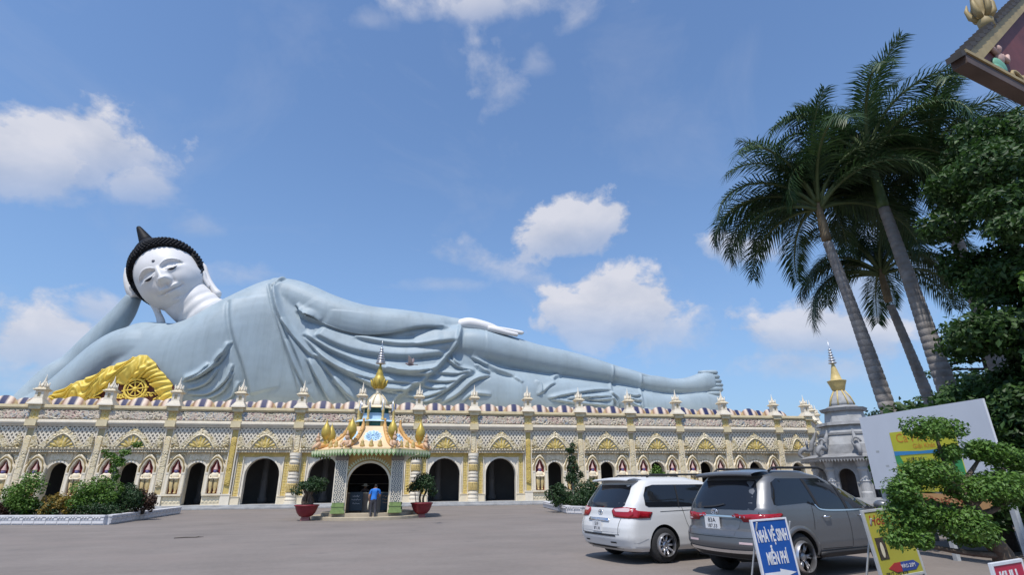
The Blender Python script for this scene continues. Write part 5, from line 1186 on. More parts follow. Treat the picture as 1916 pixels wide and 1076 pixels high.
planter('long white stone planter with clipped shrubs in front of the left bays', [(-33, -11.9), (-13.75, -18.2), (-14.65, -7.3)], [(-33, -11.8), (-13.8, -18.1), (-14.7, -7.3), (-30, -3)])
planter('white stone planter behind the white van', [(10.25, -6.8), (9.35, -16.2), (9.95, -17.1), (27, -15.5)], [(10.3, -6.8), (9.4, -16.1), (10, -17.0), (27, -15.4), (27, -7)])
def shrub(label, x, y, r_, h, m_, n, seed, size=.13, cat='shrub', z0=.3):
    t = empty('shrub', (x, y, z0), 0, label, cat, 'shrubs in the planters')
    b = MB(); g = random.Random(seed)
    for k in range(5):
        a = g.uniform(0, 6.28); b.tube([(.05*math.cos(a), .05*math.sin(a), 0), (r_*.3*math.cos(a), r_*.3*math.sin(a), h*.4), (r_*.55*math.cos(a), r_*.55*math.sin(a), h*.75)], [.035, .025, .01], 6)
    b.build('stem', 'bark_dark', t); leaf_cloud('foliage', clumpy((0, 0, h*.5), (r_, r_, h*.52), 16, .40, seed, .8), n, size, m_, t, .5, seed); return t
SH = [('rounded bright green shrub, tallest at the left end of the long planter', (50,938), -15.2, 1.15, 1.95, 'leaf_mid', 4200), ('orange and yellow leafed shrub beside the bright green one', (98,943), -15.4, .7, 1.25, 'leaf_orange', 1800),
      ('bright green shrub just left of the leafy post-like tree', (170,941), -15.6, 1.25, 1.95, 'leaf_mid', 4600), ('dark green rounded shrub right of the post-like tree', (236,942), -15.0, .85, 1.6, 'leaf_dark', 3000),
      ('purple-brown rounded shrub at the right end of the long planter', (270,943), -14.6, .62, 1.4, 'leaf_purple', 1800), ('low dark purple shrub cut by the left picture edge', (6,950), -15.2, .7, .8, 'leaf_purple', 1400),
      ('small pale orange bush between the two bright green shrubs', (128,950), -15.9, .6, 1.1, 'leaf_orange', 1300)]
for i, (lb, px, y, r_, h, m_, n) in enumerate(SH):
    x = [-19.0, -17.71, -15.87, -14.49, -13.78, -19.96, -16.68][i]
    shrub(lb, x, y, r_, h, m_, n, 20+i)
# low ground cover filling the beds
def hedge(label, pts, h, m_, seed, n, size=.12):
    bl = []; g = random.Random(seed)
    for (x, y) in pts: bl.append((x+g.uniform(-.2, .2), y+g.uniform(-.2, .2), .3+h*.4, .6, .5, h*.55*g.uniform(.7, 1.2)))
    o = leaf_cloud('ground_cover', bl, n, size, m_, None, .3, seed); tag(o, label, 'ground cover', kind='stuff')
hedge('low dark foliage filling the left planter bed', [(-27+i*.55, -13.2-.33*i*.55+.6) for i in range(24)]+[(-14.9-.15*i, -16.6+i*.9) for i in range(6)], .8, 'leaf_dark', 3, 6500)
hedge('dense dark hedge filling the planter behind the van', [(10.2+.15*(i % 3), -15.9+i*.55) for i in range(10)]+[(10.6+i*.6, -15.6+.1*(i % 3)) for i in range(26)], 1.15, 'leaf_dark', 4, 9000)
def topiary(label, x, y, path, blobs, m_, n, seed, barkm='bark_pale'):
    t = empty('small_tree', (x, y, .3), 0, label, 'tree'); T = crom(path, 5); MB().tube([q[:3] for q in T], [q[3] for q in T], 8).build('trunk', barkm, t, True)
    leaf_cloud('crown', blobs, n, .14, m_, t, .35, seed); return t
x = [-15.52][0]
topiary('slim post-like tree with leaves climbing its pale trunk, top bent right', x, -14.6, [(0, 0, 0, .12), (.02, 0, 1.0, .11), (-.05, 0, 2.0, .09), (-.1, 0, 2.8, .07), (.25, 0, 3.3, .05), (.8, 0, 3.65, .03)],
    [(-.05+.12*math.sin(i*1.7), 0, .8+i*.24, .22, .2, .18) for i in range(8)]+[(-.5, 0, 3.0, .32, .2, .16), (-.1, 0, 2.75, .34, .3, .3), (.25, 0, 3.15, .3, .25, .22), (.75, 0, 3.55, .34, .2, .16), (.15, 0, 2.6, .3, .25, .25), (-.75, 0, 3.2, .2, .15, .12)], 'leaf_mid', 1500, 9)
x = [10.58][0]
topiary('slim topiary tree rising from the hedge in front of the bay right of the entrance', x, -13.0, [(0, 0, 0, .10), (.05, 0, 1.2, .09), (-.05, 0, 2.2, .07), (.05, 0, 3.2, .05), (.1, 0, 3.8, .03)],
    [(0, 0, 1.7, .5, .45, .4), (.1, 0, 2.3, .42, .4, .4), (.05, 0, 2.85, .34, .3, .3), (.0, 0, 3.4, .28, .25, .2), (-.25, 0, 3.45, .2, .18, .08), (.12, 0, 3.75, .22, .2, .18), (.6, 0, 1.9, .2, .2, .25)], 'leaf_dark', 1900, 12)
for (lb, px, r_, h, sd_) in (('dark leafy bush at the left corner of the planter behind the van', 0, .8, 1.5, 41), ('dark leafy bush beside the topiary, next to the van\'s tailgate', 1, .9, 1.75, 42), ('small green tree top showing above the white van roof', 2, .85, 2.3, 43)):
    x = [9.01, 10.86, 16.12][px]; shrub(lb, x, (-14.6, -15.0, -13.5)[px], r_, h, ('leaf_dark', 'leaf_dark', 'leaf_mid')[px], 2400, sd_)
# ------------------------------------------------------------------ grey stone shrine at the right end
shr = empty('grey_stone_shrine', (37.0, -7.5, 0), R(-12), 'grey stone shrine with bell dome and gilded spire at the right end of the temple', 'shrine')
def stier(nm, r0, z0, r1, z1, m_='grey_stone'):
    V = [(x, y, z0) for x, y in octo(r0)]+[(x, y, z1) for x, y in octo(r1)]
    return MB().add(V, [tuple(range(7, -1, -1)), tuple(range(8, 16))]+[(k, (k+1) % 8, (k+1) % 8+8, k+8) for k in range(8)]).build(nm, m_, shr)
stier('base_step', 3.7, 0, 3.7, .2, 'grey_stone_light'); stier('base_step', 3.3, .201, 3.3, .42, 'grey_stone_light')
for k in range(8):
    a = math.pi/8+k*math.pi/4; O_ = octo(2.75); x, y = O_[k]
    MB().lathe([(.42, .42), (.42, .8), (.33, .9), (.30, 1.6), (.36, 1.65), (.30, 1.75), (.30, 2.4), (.38, 2.5), (.38, 2.6), (.30, 2.7), (.42, 3.1), (.42, 3.3)], (x, y, 0), 12).build('column', 'grey_stone_light', shr)
    xm, ym = [(O_[k][i]+O_[(k+1) % 8][i])/2 for i in (0, 1)]; wd = math.dist(O_[k], O_[(k+1) % 8])-.5; an = math.atan2(ym, xm)+math.pi/2
    b = MB(); b.prism([(-wd/2, .42)]+[(xx, zz) for xx, zz in arch_poly(wd-.55, .42, 2.0, 14)]+[(wd/2, .42), (wd/2, 3.25), (-wd/2, 3.25)], -.15, .15); b.build('arch_wall', 'grey_stone', shr, loc=(xm, ym, 0), rot=(0, 0, an))
stier('inner_core', 1.3, .42, 1.3, 3.25, 'dark_room'); stier('eave_slab', 3.6, 3.30, 3.75, 3.48, 'grey_stone_light'); stier('eave_roof', 3.75, 3.481, 2.9, 3.75)
b = MB(); O_ = octo(3.76)
for k in range(8):
    p, q = Vector((*O_[k], 0)), Vector((*O_[(k+1) % 8], 0))
    for i in range(14):
        a, e = p+(q-p)*(i/14), p+(q-p)*((i+.9)/14); m_ = (a+e)/2; b.add([(a.x, a.y, 3.32), (e.x, e.y, 3.32), (m_.x, m_.y, 3.10), (a.x*.99, a.y*.99, 3.32), (e.x*.99, e.y*.99, 3.32), (m_.x*.99, m_.y*.99, 3.10)], [(0, 2, 1), (3, 4, 5), (0, 1, 4, 3), (1, 2, 5, 4), (2, 0, 3, 5)])
b.build('valance', 'grey_stone', shr)
stier('roof_tier', 2.75, 3.75, 2.55, 4.5); stier('roof_tier', 2.35, 4.5, 2.1, 5.3, 'grey_stone_light'); stier('roof_tier', 2.2, 5.3, 2.2, 5.48); stier('roof_tier', 2.0, 5.48, 1.8, 6.1, 'grey_stone_light'); stier('roof_tier', 2.15, 6.1, 2.05, 6.35); stier('roof_tier', 1.5, 6.35, 1.35, 7.3, 'grey_stone_light'); stier('roof_tier', 1.6, 7.3, 1.7, 7.55); stier('roof_tier', 1.4, 7.55, 1.0, 7.8)
for k in range(8):
    a = math.pi/8+k*math.pi/4; c, s = math.cos(a), math.sin(a); b = MB()
    T = crom([(3.7, 3.5, .12), (4.0, 3.9, .16), (3.6, 4.3, .2), (3.1, 4.2, .2), (2.9, 4.8, .18), (2.6, 5.3, .12), (2.5, 5.7, .03)], 4); b.tube([(t[0]*c, t[0]*s, t[1]) for t in T], [t[2] for t in T], 8)
    b.tube([(3.3*c-.3*s*math.cos(t), 3.3*s+.3*c*math.cos(t), 4.6+.35*math.sin(t)) for t in np.linspace(0, 5, 12)], .09, 6); b.build('naga_ornament', 'grey_stone', shr, True)
b = MB(); b.lathe([(.95, 7.8), (.9, 8.1), (.7, 8.6), (.5, 9.0), (.42, 9.1)], n=20); b.build('bell', 'grey_stone_light', shr, True)
b = MB()
for k in range(8):
    a = k*math.pi/4; b.tube([(1.0*math.cos(a), 1.0*math.sin(a), 7.85), (.78*math.cos(a), .78*math.sin(a), 8.55), (.46*math.cos(a), .46*math.sin(a), 9.1)], .06, 6)
b.build('bell_rib', 'gold_paint', shr, True)
b = MB(); b.lathe([(.42, 9.1), (.5, 9.2), (.62, 9.6), (.75, 9.95), (.78, 10.0), (.45, 10.1), (.36, 10.5), (.22, 11.1), (.12, 11.5), (.1, 11.55)], n=14); b.build('gilded_vase', 'gold_paint', shr, True)
b = MB(); z = 11.55; r_ = .34
for k in range(6): b.lathe([(r_*.7, z), (r_, z+.05), (r_*.95, z+.12), (r_*.6, z+.16)], n=16); z += .24; r_ *= .85
b.lathe([(.08, 11.5), (.05, 12.9), (.01, 13.9)], n=8); b.build('ringed_spire', 'silver', shr, True)
# ------------------------------------------------------------------ bird crossing in front of the statue
mat('bird_grey', (.22, .17, .17), .7, var=.2, scale=20); mat('bird_pale', (.55, .48, .46), .7, var=.1)
BP = [(-0.14, 6.59)][0]
brd = empty('flying_bird', (BP[0], -25, BP[1]), R(160), 'small grey bird in flight in front of the statue\'s robe', 'bird')
b = MB(); T = crom([(-.20, 0, -.02, .012), (-.08, 0, -.01, .05), (.04, 0, .0, .065), (.14, 0, .03, .045), (.20, 0, .05, .03), (.25, 0, .05, .005)], 4); b.tube([t[:3] for t in T], [t[3] for t in T], 10); b.build('body', 'bird_grey', brd, True)
for s in (-1, 1):
    b = MB(); P = []
    for i in range(7):
        t = i/6; y = s*(.04+.26*t); z = .03+.30*t**.8; x = .10-.10*t; ch = .18*(1-t**2)+.03; P.append([(x, y, z), (x-ch*.5, y, z+.015), (x-ch, y, z-.01)])
    b.grid(P); o = b.build('wing', 'bird_pale' if s > 0 else 'bird_grey', brd, True); md = o.modifiers.new('s', 'SOLIDIFY'); md.thickness = .012
b = MB(); b.add([(-.18, -.03, -.02), (-.18, .03, -.02), (-.34, .07, -.03), (-.34, -.07, -.03), (-.18, -.03, -.03), (-.18, .03, -.03), (-.34, .07, -.035), (-.34, -.07, -.035)], [(0, 1, 2, 3), (7, 6, 5, 4), (0, 4, 5, 1), (1, 5, 6, 2), (2, 6, 7, 3), (3, 7, 4, 0)]); b.build('tail', 'bird_grey', brd)
# ------------------------------------------------------------------ vehicles
def car_paint(name, col, metal, rough, coat=.6):
    m_ = mat(name, col, rough, metal, var=.03, scale=1.5); p = m_.node_tree.nodes['Principled BSDF']; p.inputs['Coat Weight'].default_value = coat; p.inputs['Coat Roughness'].default_value = .08; return m_
car_paint('paint_white', (.62, .62, .61), 0, .4, .5); car_paint('paint_silver', (.165, .170, .178), .55, .38, .5)
mat('car_glass', (.012, .014, .018), .06, var=0, spec=.6); mat('black_plastic', (.022, .022, .024), .6, var=.1); mat('tyre', (.025, .025, .026), .85, var=.2, scale=10, bump=.2)
mat('alloy', (.58, .58, .60), .28, .85, var=.05); mat('alloy_dark', (.30, .30, .31), .35, .8, var=.05); mat('lamp_red', (.30, .008, .015), .15, var=0, spec=.6); mat('lamp_clear', (.60, .45, .45), .12, var=0, spec=.7); mat('chrome', (.75, .75, .77), .12, .95, var=0)
mat('plate_white', (.66, .66, .66), .5, var=.04); mat('ink', (.03, .03, .035), .6, var=0); mat('underbody', (.012, .012, .012), .9, var=0)
class Car:
    def __init__(s, z, xr, xf, w, Rr=.42, Rf=.6, p=3.2):
        s.z, s.xr, s.xf, s.w = map(np.array, (z, xr, xf, w)); s.Rr, s.Rf, s.p = Rr, Rf, p
    def at(s, tab, z): return float(np.interp(z, s.z, tab))
    def rear(s, y, z, off=0.):
        w = s.at(s.w, z); q = min(abs(y)/w, 1); return s.at(s.xr, z)+s.Rr*(1-(1-q**s.p)**(1/s.p))-off
    def side(s, x, z):
        w = s.at(s.w, z); xr = s.at(s.xr, z); xf = s.at(s.xf, z)
        if x < xr+s.Rr: q = min(1, (xr+s.Rr-x)/s.Rr); return w*(1-q**s.p)**(1/s.p)
        if x > xf-s.Rf: q = min(1, (x-xf+s.Rf)/s.Rf); return w*(1-q**s.p)**(1/s.p)
        return w
    def ring(s, z, sc=1., zz=None, n=14, m=26):
        w, xr, xf = s.at(s.w, z), s.at(s.xr, z), s.at(s.xf, z); P = []
        for k in range(n+1):
            a = math.pi/2*k/n; P.append((xr+s.Rr-s.Rr*math.cos(a)**(2/s.p), w*math.sin(a)**(2/s.p)))
        for k in range(1, m): P.append((xr+s.Rr+(xf-s.Rf-xr-s.Rr)*k/m, w))
        for k in range(n+1):
            a = math.pi/2*(1-k/n); P.append((xf-s.Rf+s.Rf*max(0, math.cos(a))**(2/s.p), w*max(0, math.sin(a))**(2/s.p)))
        Q = P+[(x, -y) for x, y in P[::-1][1:-1]]
        cx = (xr+xf)/2
        return [(cx+(x-cx)*sc, y*sc, z if zz is None else zz) for x, y in Q]
    def body(s, roof):
        zs = np.unique(np.concatenate([np.linspace(s.z[i], s.z[i+1], 5) for i in range(len(s.z)-1)]))
        R_ = [s.ring(z) for z in zs]+[s.ring(s.z[-1], sc, zz) for sc, zz in roof]; n = len(R_[0]); V = [v for r in R_ for v in r]
        F = [(i*n+k, i*n+(k+1) % n, (i+1)*n+(k+1) % n, (i+1)*n+k) for i in range(len(R_)-1) for k in range(n)]+[tuple(range(n-1, -1, -1)), tuple((len(R_)-1)*n+k for k in range(n))]
        return V, F
    def patch(s, poly, where, off, sub=3):
        """project a polygon (x,z on the right flank or y,z on the tail) onto the skin"""
        bm = bmesh.new(); vs = [bm.verts.new((a, 0, c)) for a, c in poly]; bm.faces.new(vs); bmesh.ops.triangulate(bm, faces=bm.faces)
        for _ in range(sub):
            long_ = [e for e in bm.edges if e.calc_length() > .12]
            if not long_: break
            bmesh.ops.subdivide_edges(bm, edges=long_, cuts=1); bmesh.ops.triangulate(bm, faces=bm.faces)
        for v in bm.verts:
            a, c = v.co.x, v.co.z
            if where == 'rear': v.co = (s.rear(a, c, off), a, c)
            elif where == 'right': v.co = (a, -s.side(a, c)-off, c)
            else: v.co = (a, s.side(a, c)+off, c)
        bmesh.ops.recalc_face_normals(bm, faces=bm.faces); me = bpy.data.meshes.new('p'); bm.to_mesh(me); bm.free(); me.polygons.foreach_set('use_smooth', np.ones(len(me.polygons), bool)); return me
def wheel(parent, x, y, r_, wd, kind, side):
    t = empty('wheel', (x, y, r_)); t.parent = parent
    b = MB(); b.lathe([(r_*.66, -wd/2), (r_*.90, -wd/2), (r_*.985, -wd*.36), (r_, -wd*.2), (r_, wd*.2), (r_*.985, wd*.36), (r_*.90, wd/2), (r_*.66, wd/2), (r_*.66, -wd/2)], n=40, cap=False); b.V = [(v[0], v[2], v[1]) for v in b.V]; b.build('tyre', 'tyre', t, True, fix=True)
    yo = side*wd*.36; b = MB(); b.lathe([(r_*.60, -.09), (r_*.67, -.03), (r_*.68, .03), (r_*.60, .02), (r_*.60, -.09)], n=36, cap=False); b.V = [(v[0], v[2]+side*wd*.44, v[1]) for v in b.V]; b.build('rim', 'alloy', t, True, fix=True)
    b = MB(); b.lathe([(r_*.66, -.01), (.02, -.012)], n=30); b.V = [(v[0], v[2]+side*wd*.05, v[1]) for v in b.V]; b.build('brake_disc', 'underbody', t)
    b = MB(); n = 10 if kind == 'van' else 6; y1 = side*wd*.42
    for k in range(n):
        a = 2*math.pi*k/n
        for da in ((0,) if kind == 'van' else (-.15, .15)):
            ca, sa = math.cos(a+da), math.sin(a+da); ci, si = math.cos(a+da*.4), math.sin(a+da*.4)
            b.tube([(.05*ci, y1-side*.02, .05*si), (r_*.35*math.cos(a+da*.8), y1+side*.008, r_*.35*math.sin(a+da*.8)), (r_*.63*ca, y1-side*.005, r_*.63*sa)], [.028, .024, .030] if kind == 'van' else [.024, .02, .022], 6)
    b.lathe([(.075, -.02), (.07, .02), (.03, .03)], n=14); m_ = len(b.V)-14*3
    b.V = b.V[:m_]+[(v[0], y1+side*v[2], v[1]) for v in b.V[m_:]]
    b.build('spokes', 'alloy' if kind == 'van' else 'alloy_dark', t, True); return t
def finish_body(car, V, F, m_, parent, axles, r_arch, roof_name='body'):
    me = make_mesh('body', V, F, m_, True); o = bpy.data.objects.new('body', me); C.objects.link(o)
    bm = bmesh.new(); bm.from_mesh(me); bmesh.ops.recalc_face_normals(bm, faces=bm.faces); bm.to_mesh(me); bm.free()
    cut = MB()
    for ax in axles:
        for s in (-1, 1):
            b = MB(); b.lathe([(r_arch, -.28), (r_arch, .28)], n=40); cut.add([(v[0]+ax, v[2]+s*.88, v[1]+.36) for v in b.V], b.F)
    cm = cut.mesh('cut', 'underbody'); co_ = bpy.data.objects.new('cut', cm); C.objects.link(co_)
    bm = bmesh.new(); bm.from_mesh(cm); bmesh.ops.recalc_face_normals(bm, faces=bm.faces); bm.to_mesh(cm); bm.free()
    md = o.modifiers.new('b', 'BOOLEAN'); md.object = co_; md.operation = 'DIFFERENCE'; md.solver = 'EXACT'; md.material_mode = 'TRANSFER'
    dg = bpy.context.evaluated_depsgraph_get(); m2 = bpy.data.meshes.new_from_object(o.evaluated_get(dg)); bpy.data.objects.remove(o); bpy.data.objects.remove(co_)
    m2.name = 'body'; bo = obj('body', m2, parent); e = bo.modifiers.new('e', 'EDGE_SPLIT'); e.split_angle = R(38); return bo
def part(me, name, m_, parent, thick=0.):
    me.name = name; me.materials.clear(); me.materials.append(M[m_]); o = obj(name, me, parent)
    if thick: md = o.modifiers.new('s', 'SOLIDIFY'); md.thickness = thick; md.offset = 0
    return o
def strip(c, pts, where, wd, off=.004):
    """thin seam or trim following the skin"""
    P = crom([(a, b_) for a, b_ in pts], 6); out = []
    for sg in (-1, 1):
        row = []
        for i, (a, z) in enumerate(P):
            d = P[min(i+1, len(P)-1)]-P[max(i-1, 0)]; d = d/(np.hypot(*d)+1e-9); row.append((a-d[1]*sg*wd/2, z+d[0]*sg*wd/2))
        out.append(row)
    b = MB(); b.grid([[((c.rear(a, z, off), a, z) if where == 'rear' else (a, -c.side(a, z)-off, z)) for a, z in row] for row in out]); return b
# ---- white minivan
VF = (.97, .25); van = empty('minivan', (5.31-1.06*VF[0], -35.60-1.06*VF[1], 0), math.atan2(VF[1], VF[0]), 'white minivan parked with its tailgate towards the viewer', 'van')
c = Car([.24, .32, .5, .7, .8, .95, 1.05, 1.2, 1.4, 1.56, 1.66, 1.70], [.22, .08, .0, .0, .03, .10, .12, .20, .36, .49, .60, .74], [4.95, 5.05, 5.085, 5.05, 5.0, 4.8, 4.3, 3.95, 3.4, 2.95, 2.65, 2.4], [.90, .965, .99, .99, .99, .985, .975, .955, .905, .855, .80, .72], .40, .62, 3.0)
V, F = c.body([(.93, 1.728), (.8, 1.742), (.5, 1.752), (.15, 1.755)]); finish_body(c, V, F, 'paint_white', van, (1.06, 4.09), .405)
for ax in (1.06, 4.09):
    for s in (-1, 1): wheel(van, ax, s*.87, .355, .23, 'van', s)
MB().box(.35, 4.7, -.80, .80, .22, .34).build('underbody', 'underbody', van)
part(c.patch([(-.66, 1.10), (.66, 1.10), (.74, 1.16), (.70, 1.40), (.62, 1.58), (-.62, 1.58), (-.70, 1.40), (-.74, 1.16)], 'rear', .006), 'rear_window', 'car_glass', van)
GL = [(.62, 1.16), (.70, 1.12), (1.35, 1.11), (3.55, 1.10), (3.98, 1.12), (3.55, 1.38), (3.15, 1.54), (2.6, 1.575), (.95, 1.575), (.74, 1.53), (.63, 1.36)]
part(c.patch(GL, 'right', .006), 'side_window', 'car_glass', van); part(c.patch(GL, 'left', .006), 'side_window', 'car_glass', van)
part(c.patch([(1.52, 1.11), (1.56, 1.11), (1.60, 1.57), (1.56, 1.57)], 'right', .011), 'window_pillar', 'black_plastic', van)
part(c.patch([(2.72, 1.10), (2.78, 1.10), (2.72, 1.56), (2.66, 1.56)], 'right', .011), 'window_pillar', 'black_plastic', van)
for s in (-1, 1):
    sd_ = 'right' if s < 0 else 'left'
    part(c.patch([(.16, .90), (.70, .90), (.78, 1.02), (.42, 1.05), (.22, 1.12), (.15, 1.12)], sd_, .010), 'tail_lamp', 'lamp_red', van, .012)
    pl = [(s*.50, .92), (s*.90, .90), (s*.95, .96), (s*.95, 1.10), (s*.80, 1.12), (s*.46, 1.09), (s*.42, 1.04)]
    part(c.patch(pl if s > 0 else pl[::-1], 'rear', .012), 'tail_lamp', 'lamp_red', van, .012)
    pl = [(s*.55, 1.03), (s*.93, 1.03), (s*.93, 1.09), (s*.78, 1.11), (s*.48, 1.08)]; part(c.patch(pl if s > 0 else pl[::-1], 'rear', .022), 'lamp_lens', 'lamp_clear', van)
    part(c.patch([(s*.5-.09, .40), (s*.5+.09, .40), (s*.5+.09, .43), (s*.5-.09, .43)], 'rear', .006), 'reflector', 'black_plastic', van)
part(c.patch([(-.40, .83), (.40, .83), (.38, .89), (-.38, .89)], 'rear', .020), 'plate_garnish', 'chrome', van, .015)
part(c.patch([(-.62, .535), (.62, .535), (.60, .565), (-.60, .565)], 'rear', .008), 'bumper_tread', 'black_plastic', van)
part(c.patch([(-.7, .29), (.7, .29), (.64, .335), (-.64, .335)], 'rear', .006), 'lower_grille', 'black_plastic', van)
for pts, w in (([(-.76, 1.08), (-.70, .80), (-.68, .60), (-.60, .575), (.60, .575), (.68, .60), (.70, .80), (.76, 1.08)], .010),): strip(c, pts, 'rear', w).build('tailgate_seam', 'black_plastic', van)
for pts in ([(1.62, 1.10), (1.66, .95), (1.72, .75), (1.86, .52), (1.90, .36)], [(2.80, 1.08), (2.84, .7), (2.84, .34)], [(1.0, 1.02), (1.9, 1.035), (2.8, 1.03)]): strip(c, pts, 'right', .010).build('door_seam', 'black_plastic', van)
part(c.patch([(-.72, .62), (.72, .62), (.75, .70), (-.75, .70)], 'rear', .004), 'bumper_crease', 'paint_white', van)
b = MB()                                       # roof spoiler
b.grid([[(x, y, z+.02*(1-(y/.7)**2)) for y in np.linspace(-.70, .70, 13)] for x, z in ((.80, 1.735), (.45, 1.70), (.38, 1.675), (.40, 1.645), (.70, 1.655))]); b.build('roof_spoiler', 'paint_white', van, True)
for s in (-1, 1): MB().tube([(1.0, s*.62, 1.74), (1.1, s*.62, 1.79), (2.9, s*.60, 1.80), (3.0, s*.60, 1.75)], .022, 8).build('roof_rail', 'black_plastic', van, True)
pl = empty('number_plate', (c.rear(0, .72)-.02, 0, .72), -math.pi/2); pl.parent = van
MB().box(-.165, .165, -.012, .01, -.10, .10).build('plate', 'plate_white', pl); text('51F', .10, 'ink', pl, (0, -.014, .045)); text('871.18', .085, 'ink', pl, (0, -.014, -.045))
em = empty('tail_emblem', (c.rear(0, 1.0)-.012, 0, 1.0), -math.pi/2); em.parent = van
b = MB(); b.tube([(.075*math.cos(t), 0, .055*math.sin(t)) for t in np.linspace(0, 2*math.pi, 25)], .009, 6); b.build('emblem_ring', 'chrome', em, True); text('S', .10, 'ink', em, (0, -.004, -.002))
strip(c, [(-.05, 1.14), (.2, 1.15), (.46, 1.20)], 'rear', .025, .03).build('rear_wiper', 'black_plastic', van)
for s in (-1, 1):
    b = MB(); b.ball((3.75, s*1.06, 1.10), (.09, .14, .09), 12, 8); b.build('mirror', 'paint_white', van, True)
part(c.patch([(.0, .45), (.35, .42), (.62, .50), (.60, .60), (.3, .56), (.02, .60)], 'right', .004), 'bumper_corner', 'paint_white', van)
# ---- grey SUV
SF = (.954, .30); suv = empty('suv_car', (6.55-1.03*SF[0], -38.35-1.03*SF[1], 0), math.atan2(SF[1], SF[0]), 'grey SUV parked beside the white minivan, wide red tail lamps', 'car')
c = Car([.34, .44, .58, .72, .80, .84, .95, 1.05, 1.16, 1.26, 1.46, 1.62, 1.72, 1.77], [.22, .06, .0, .01, .04, .11, .12, .13, .15, .20, .33, .45, .55, .70], [4.62, 4.76, 4.80, 4.79, 4.77, 4.76, 4.70, 4.45, 3.72, 3.45, 3.02, 2.66, 2.42, 2.2], [.84, .90, .925, .928, .93, .93, .928, .922, .91, .885, .825, .77, .72, .65], .40, .66, 3.1)
V, F = c.body([(.93, 1.80), (.8, 1.815), (.5, 1.83), (.15, 1.833)]); finish_body(c, V, F, 'paint_silver', suv, (1.03, 3.775), .45)
for ax in (1.03, 3.775):
    for s in (-1, 1): wheel(suv, ax, s*.79, .385, .26, 'suv', s)
MB().box(.30, 4.4, -.76, .76, .32, .46).build('underbody', 'underbody', suv); MB().tube([(.55, 0, .40), (.95, 0, .38)], .16, 14).build('spare_wheel', 'tyre', suv, True)
part(c.patch([(-.70, 1.15), (.70, 1.15), (.74, 1.20), (.68, 1.45), (.60, 1.62), (.56, 1.645), (-.56, 1.645), (-.60, 1.62), (-.68, 1.45), (-.74, 1.20)], 'rear', .006), 'rear_window', 'car_glass', suv)
GL = [(.52, 1.24), (.60, 1.22), (1.40, 1.25), (1.62, 1.20), (1.80, 1.14), (3.3, 1.11), (3.78, 1.14), (3.35, 1.38), (2.9, 1.58), (2.5, 1.67), (.85, 1.67), (.68, 1.60), (.54, 1.36)]
part(c.patch(GL, 'right', .006), 'side_window', 'car_glass', suv); part(c.patch(GL, 'left', .006), 'side_window', 'car_glass', suv)
for q in ([(1.66, 1.19), (1.74, 1.16), (1.62, 1.66), (1.54, 1.66)], [(2.50, 1.125), (2.58, 1.125), (2.48, 1.66), (2.40, 1.66)]): part(c.patch(q, 'right', .011), 'window_pillar', 'black_plastic', suv)
strip(c, [(1.62, 1.215), (1.80, 1.125), (2.6, 1.10), (3.75, 1.115)], 'right', .022, .010).build('belt_moulding', 'chrome', suv, True)
for s in (-1, 1):
    sd_ = 'right' if s < 0 else 'left'
    part(c.patch([(.14, .95), (.40, .93), (.66, 1.07), (.62, 1.095), (.14, 1.08)], sd_, .012), 'tail_lamp', 'lamp_red', suv, .016)
    pl = [(s*.30, 1.03), (s*.60, .98), (s*.91, .95), (s*.915, 1.085), (s*.60, 1.075), (s*.30, 1.055)]; part(c.patch(pl if s > 0 else pl[::-1], 'rear', .016), 'tail_lamp', 'lamp_red', suv, .016)
    pl = [(s*.66, .965), (s*.88, .955), (s*.88, .985), (s*.70, .995)]; part(c.patch(pl if s > 0 else pl[::-1], 'rear', .028), 'lamp_lens', 'lamp_clear', suv)
    part(c.patch([(s*.58-.12, .60), (s*.58+.12, .60), (s*.58+.12, .635), (s*.58-.12, .635)], 'rear', .008), 'reflector', 'lamp_clear', suv)
    MB().tube([(.85, s*.64, 1.80), (.95, s*.64, 1.86), (2.35, s*.62, 1.87), (2.5, s*.62, 1.82)], .022, 8).build('roof_rail', 'black_plastic', suv, True)
    b = MB(); b.ball((3.48, s*1.04, 1.17), (.10, .14, .09), 12, 8); b.build('mirror', 'paint_silver', suv, True)
    part(c.patch([(1.52, .32+.03), (3.3, .35), (3.3, .43), (1.52, .43)], sd_, .05), 'side_step', 'black_plastic', suv, .04)
strip(c, [(-.55, 1.03), (0, 1.035), (.55, 1.03)], 'rear', .028, .024).build('tail_chrome_bar', 'chrome', suv, True)
strip(c, [(-.86, .50), (-.5, .475), (0, .465), (.5, .475), (.86, .50)], 'rear', .05, .02).build('bumper_guard', 'chrome', suv, True)
part(c.patch([(-.80, .36), (.80, .36), (.84, .44), (-.84, .44)], 'rear', .006), 'lower_valance', 'black_plastic', suv)
for pts in ([(-.78, 1.12), (-.74, .95), (-.72, .74), (-.64, .70), (.64, .70), (.72, .74), (.74, .95), (.78, 1.12)],): strip(c, pts, 'rear', .010).build('tailgate_seam', 'black_plastic', suv)
part(c.patch([(-.36, .72), (.36, .72), (.46, .98), (-.46, .98)], 'rear', .003), 'plate_recess', 'paint_silver', suv)
for pts in ([(1.52, 1.2), (1.50, 1.0), (1.46, .80)], [(2.52, 1.12), (2.54, .8), (2.52, .48)], [(1.62, .48), (2.5, .47)], [(3.55, 1.1), (3.5, .8), (3.35, .48)]): strip(c, pts, 'right', .010).build('door_seam', 'black_plastic', suv)
for x in (1.85, 2.95): MB().tube([(x-.10, -c.side(x, 1.0)-.012, 1.0), (x-.07, -c.side(x, 1.0)-.045, 1.005), (x+.07, -c.side(x, 1.0)-.045, 1.005), (x+.10, -c.side(x, 1.0)-.012, 1.0)], .016, 8).build('door_handle', 'chrome', suv, True)
pl = empty('number_plate', (c.rear(0, .91)-.035, .14, .91), -math.pi/2); pl.parent = suv
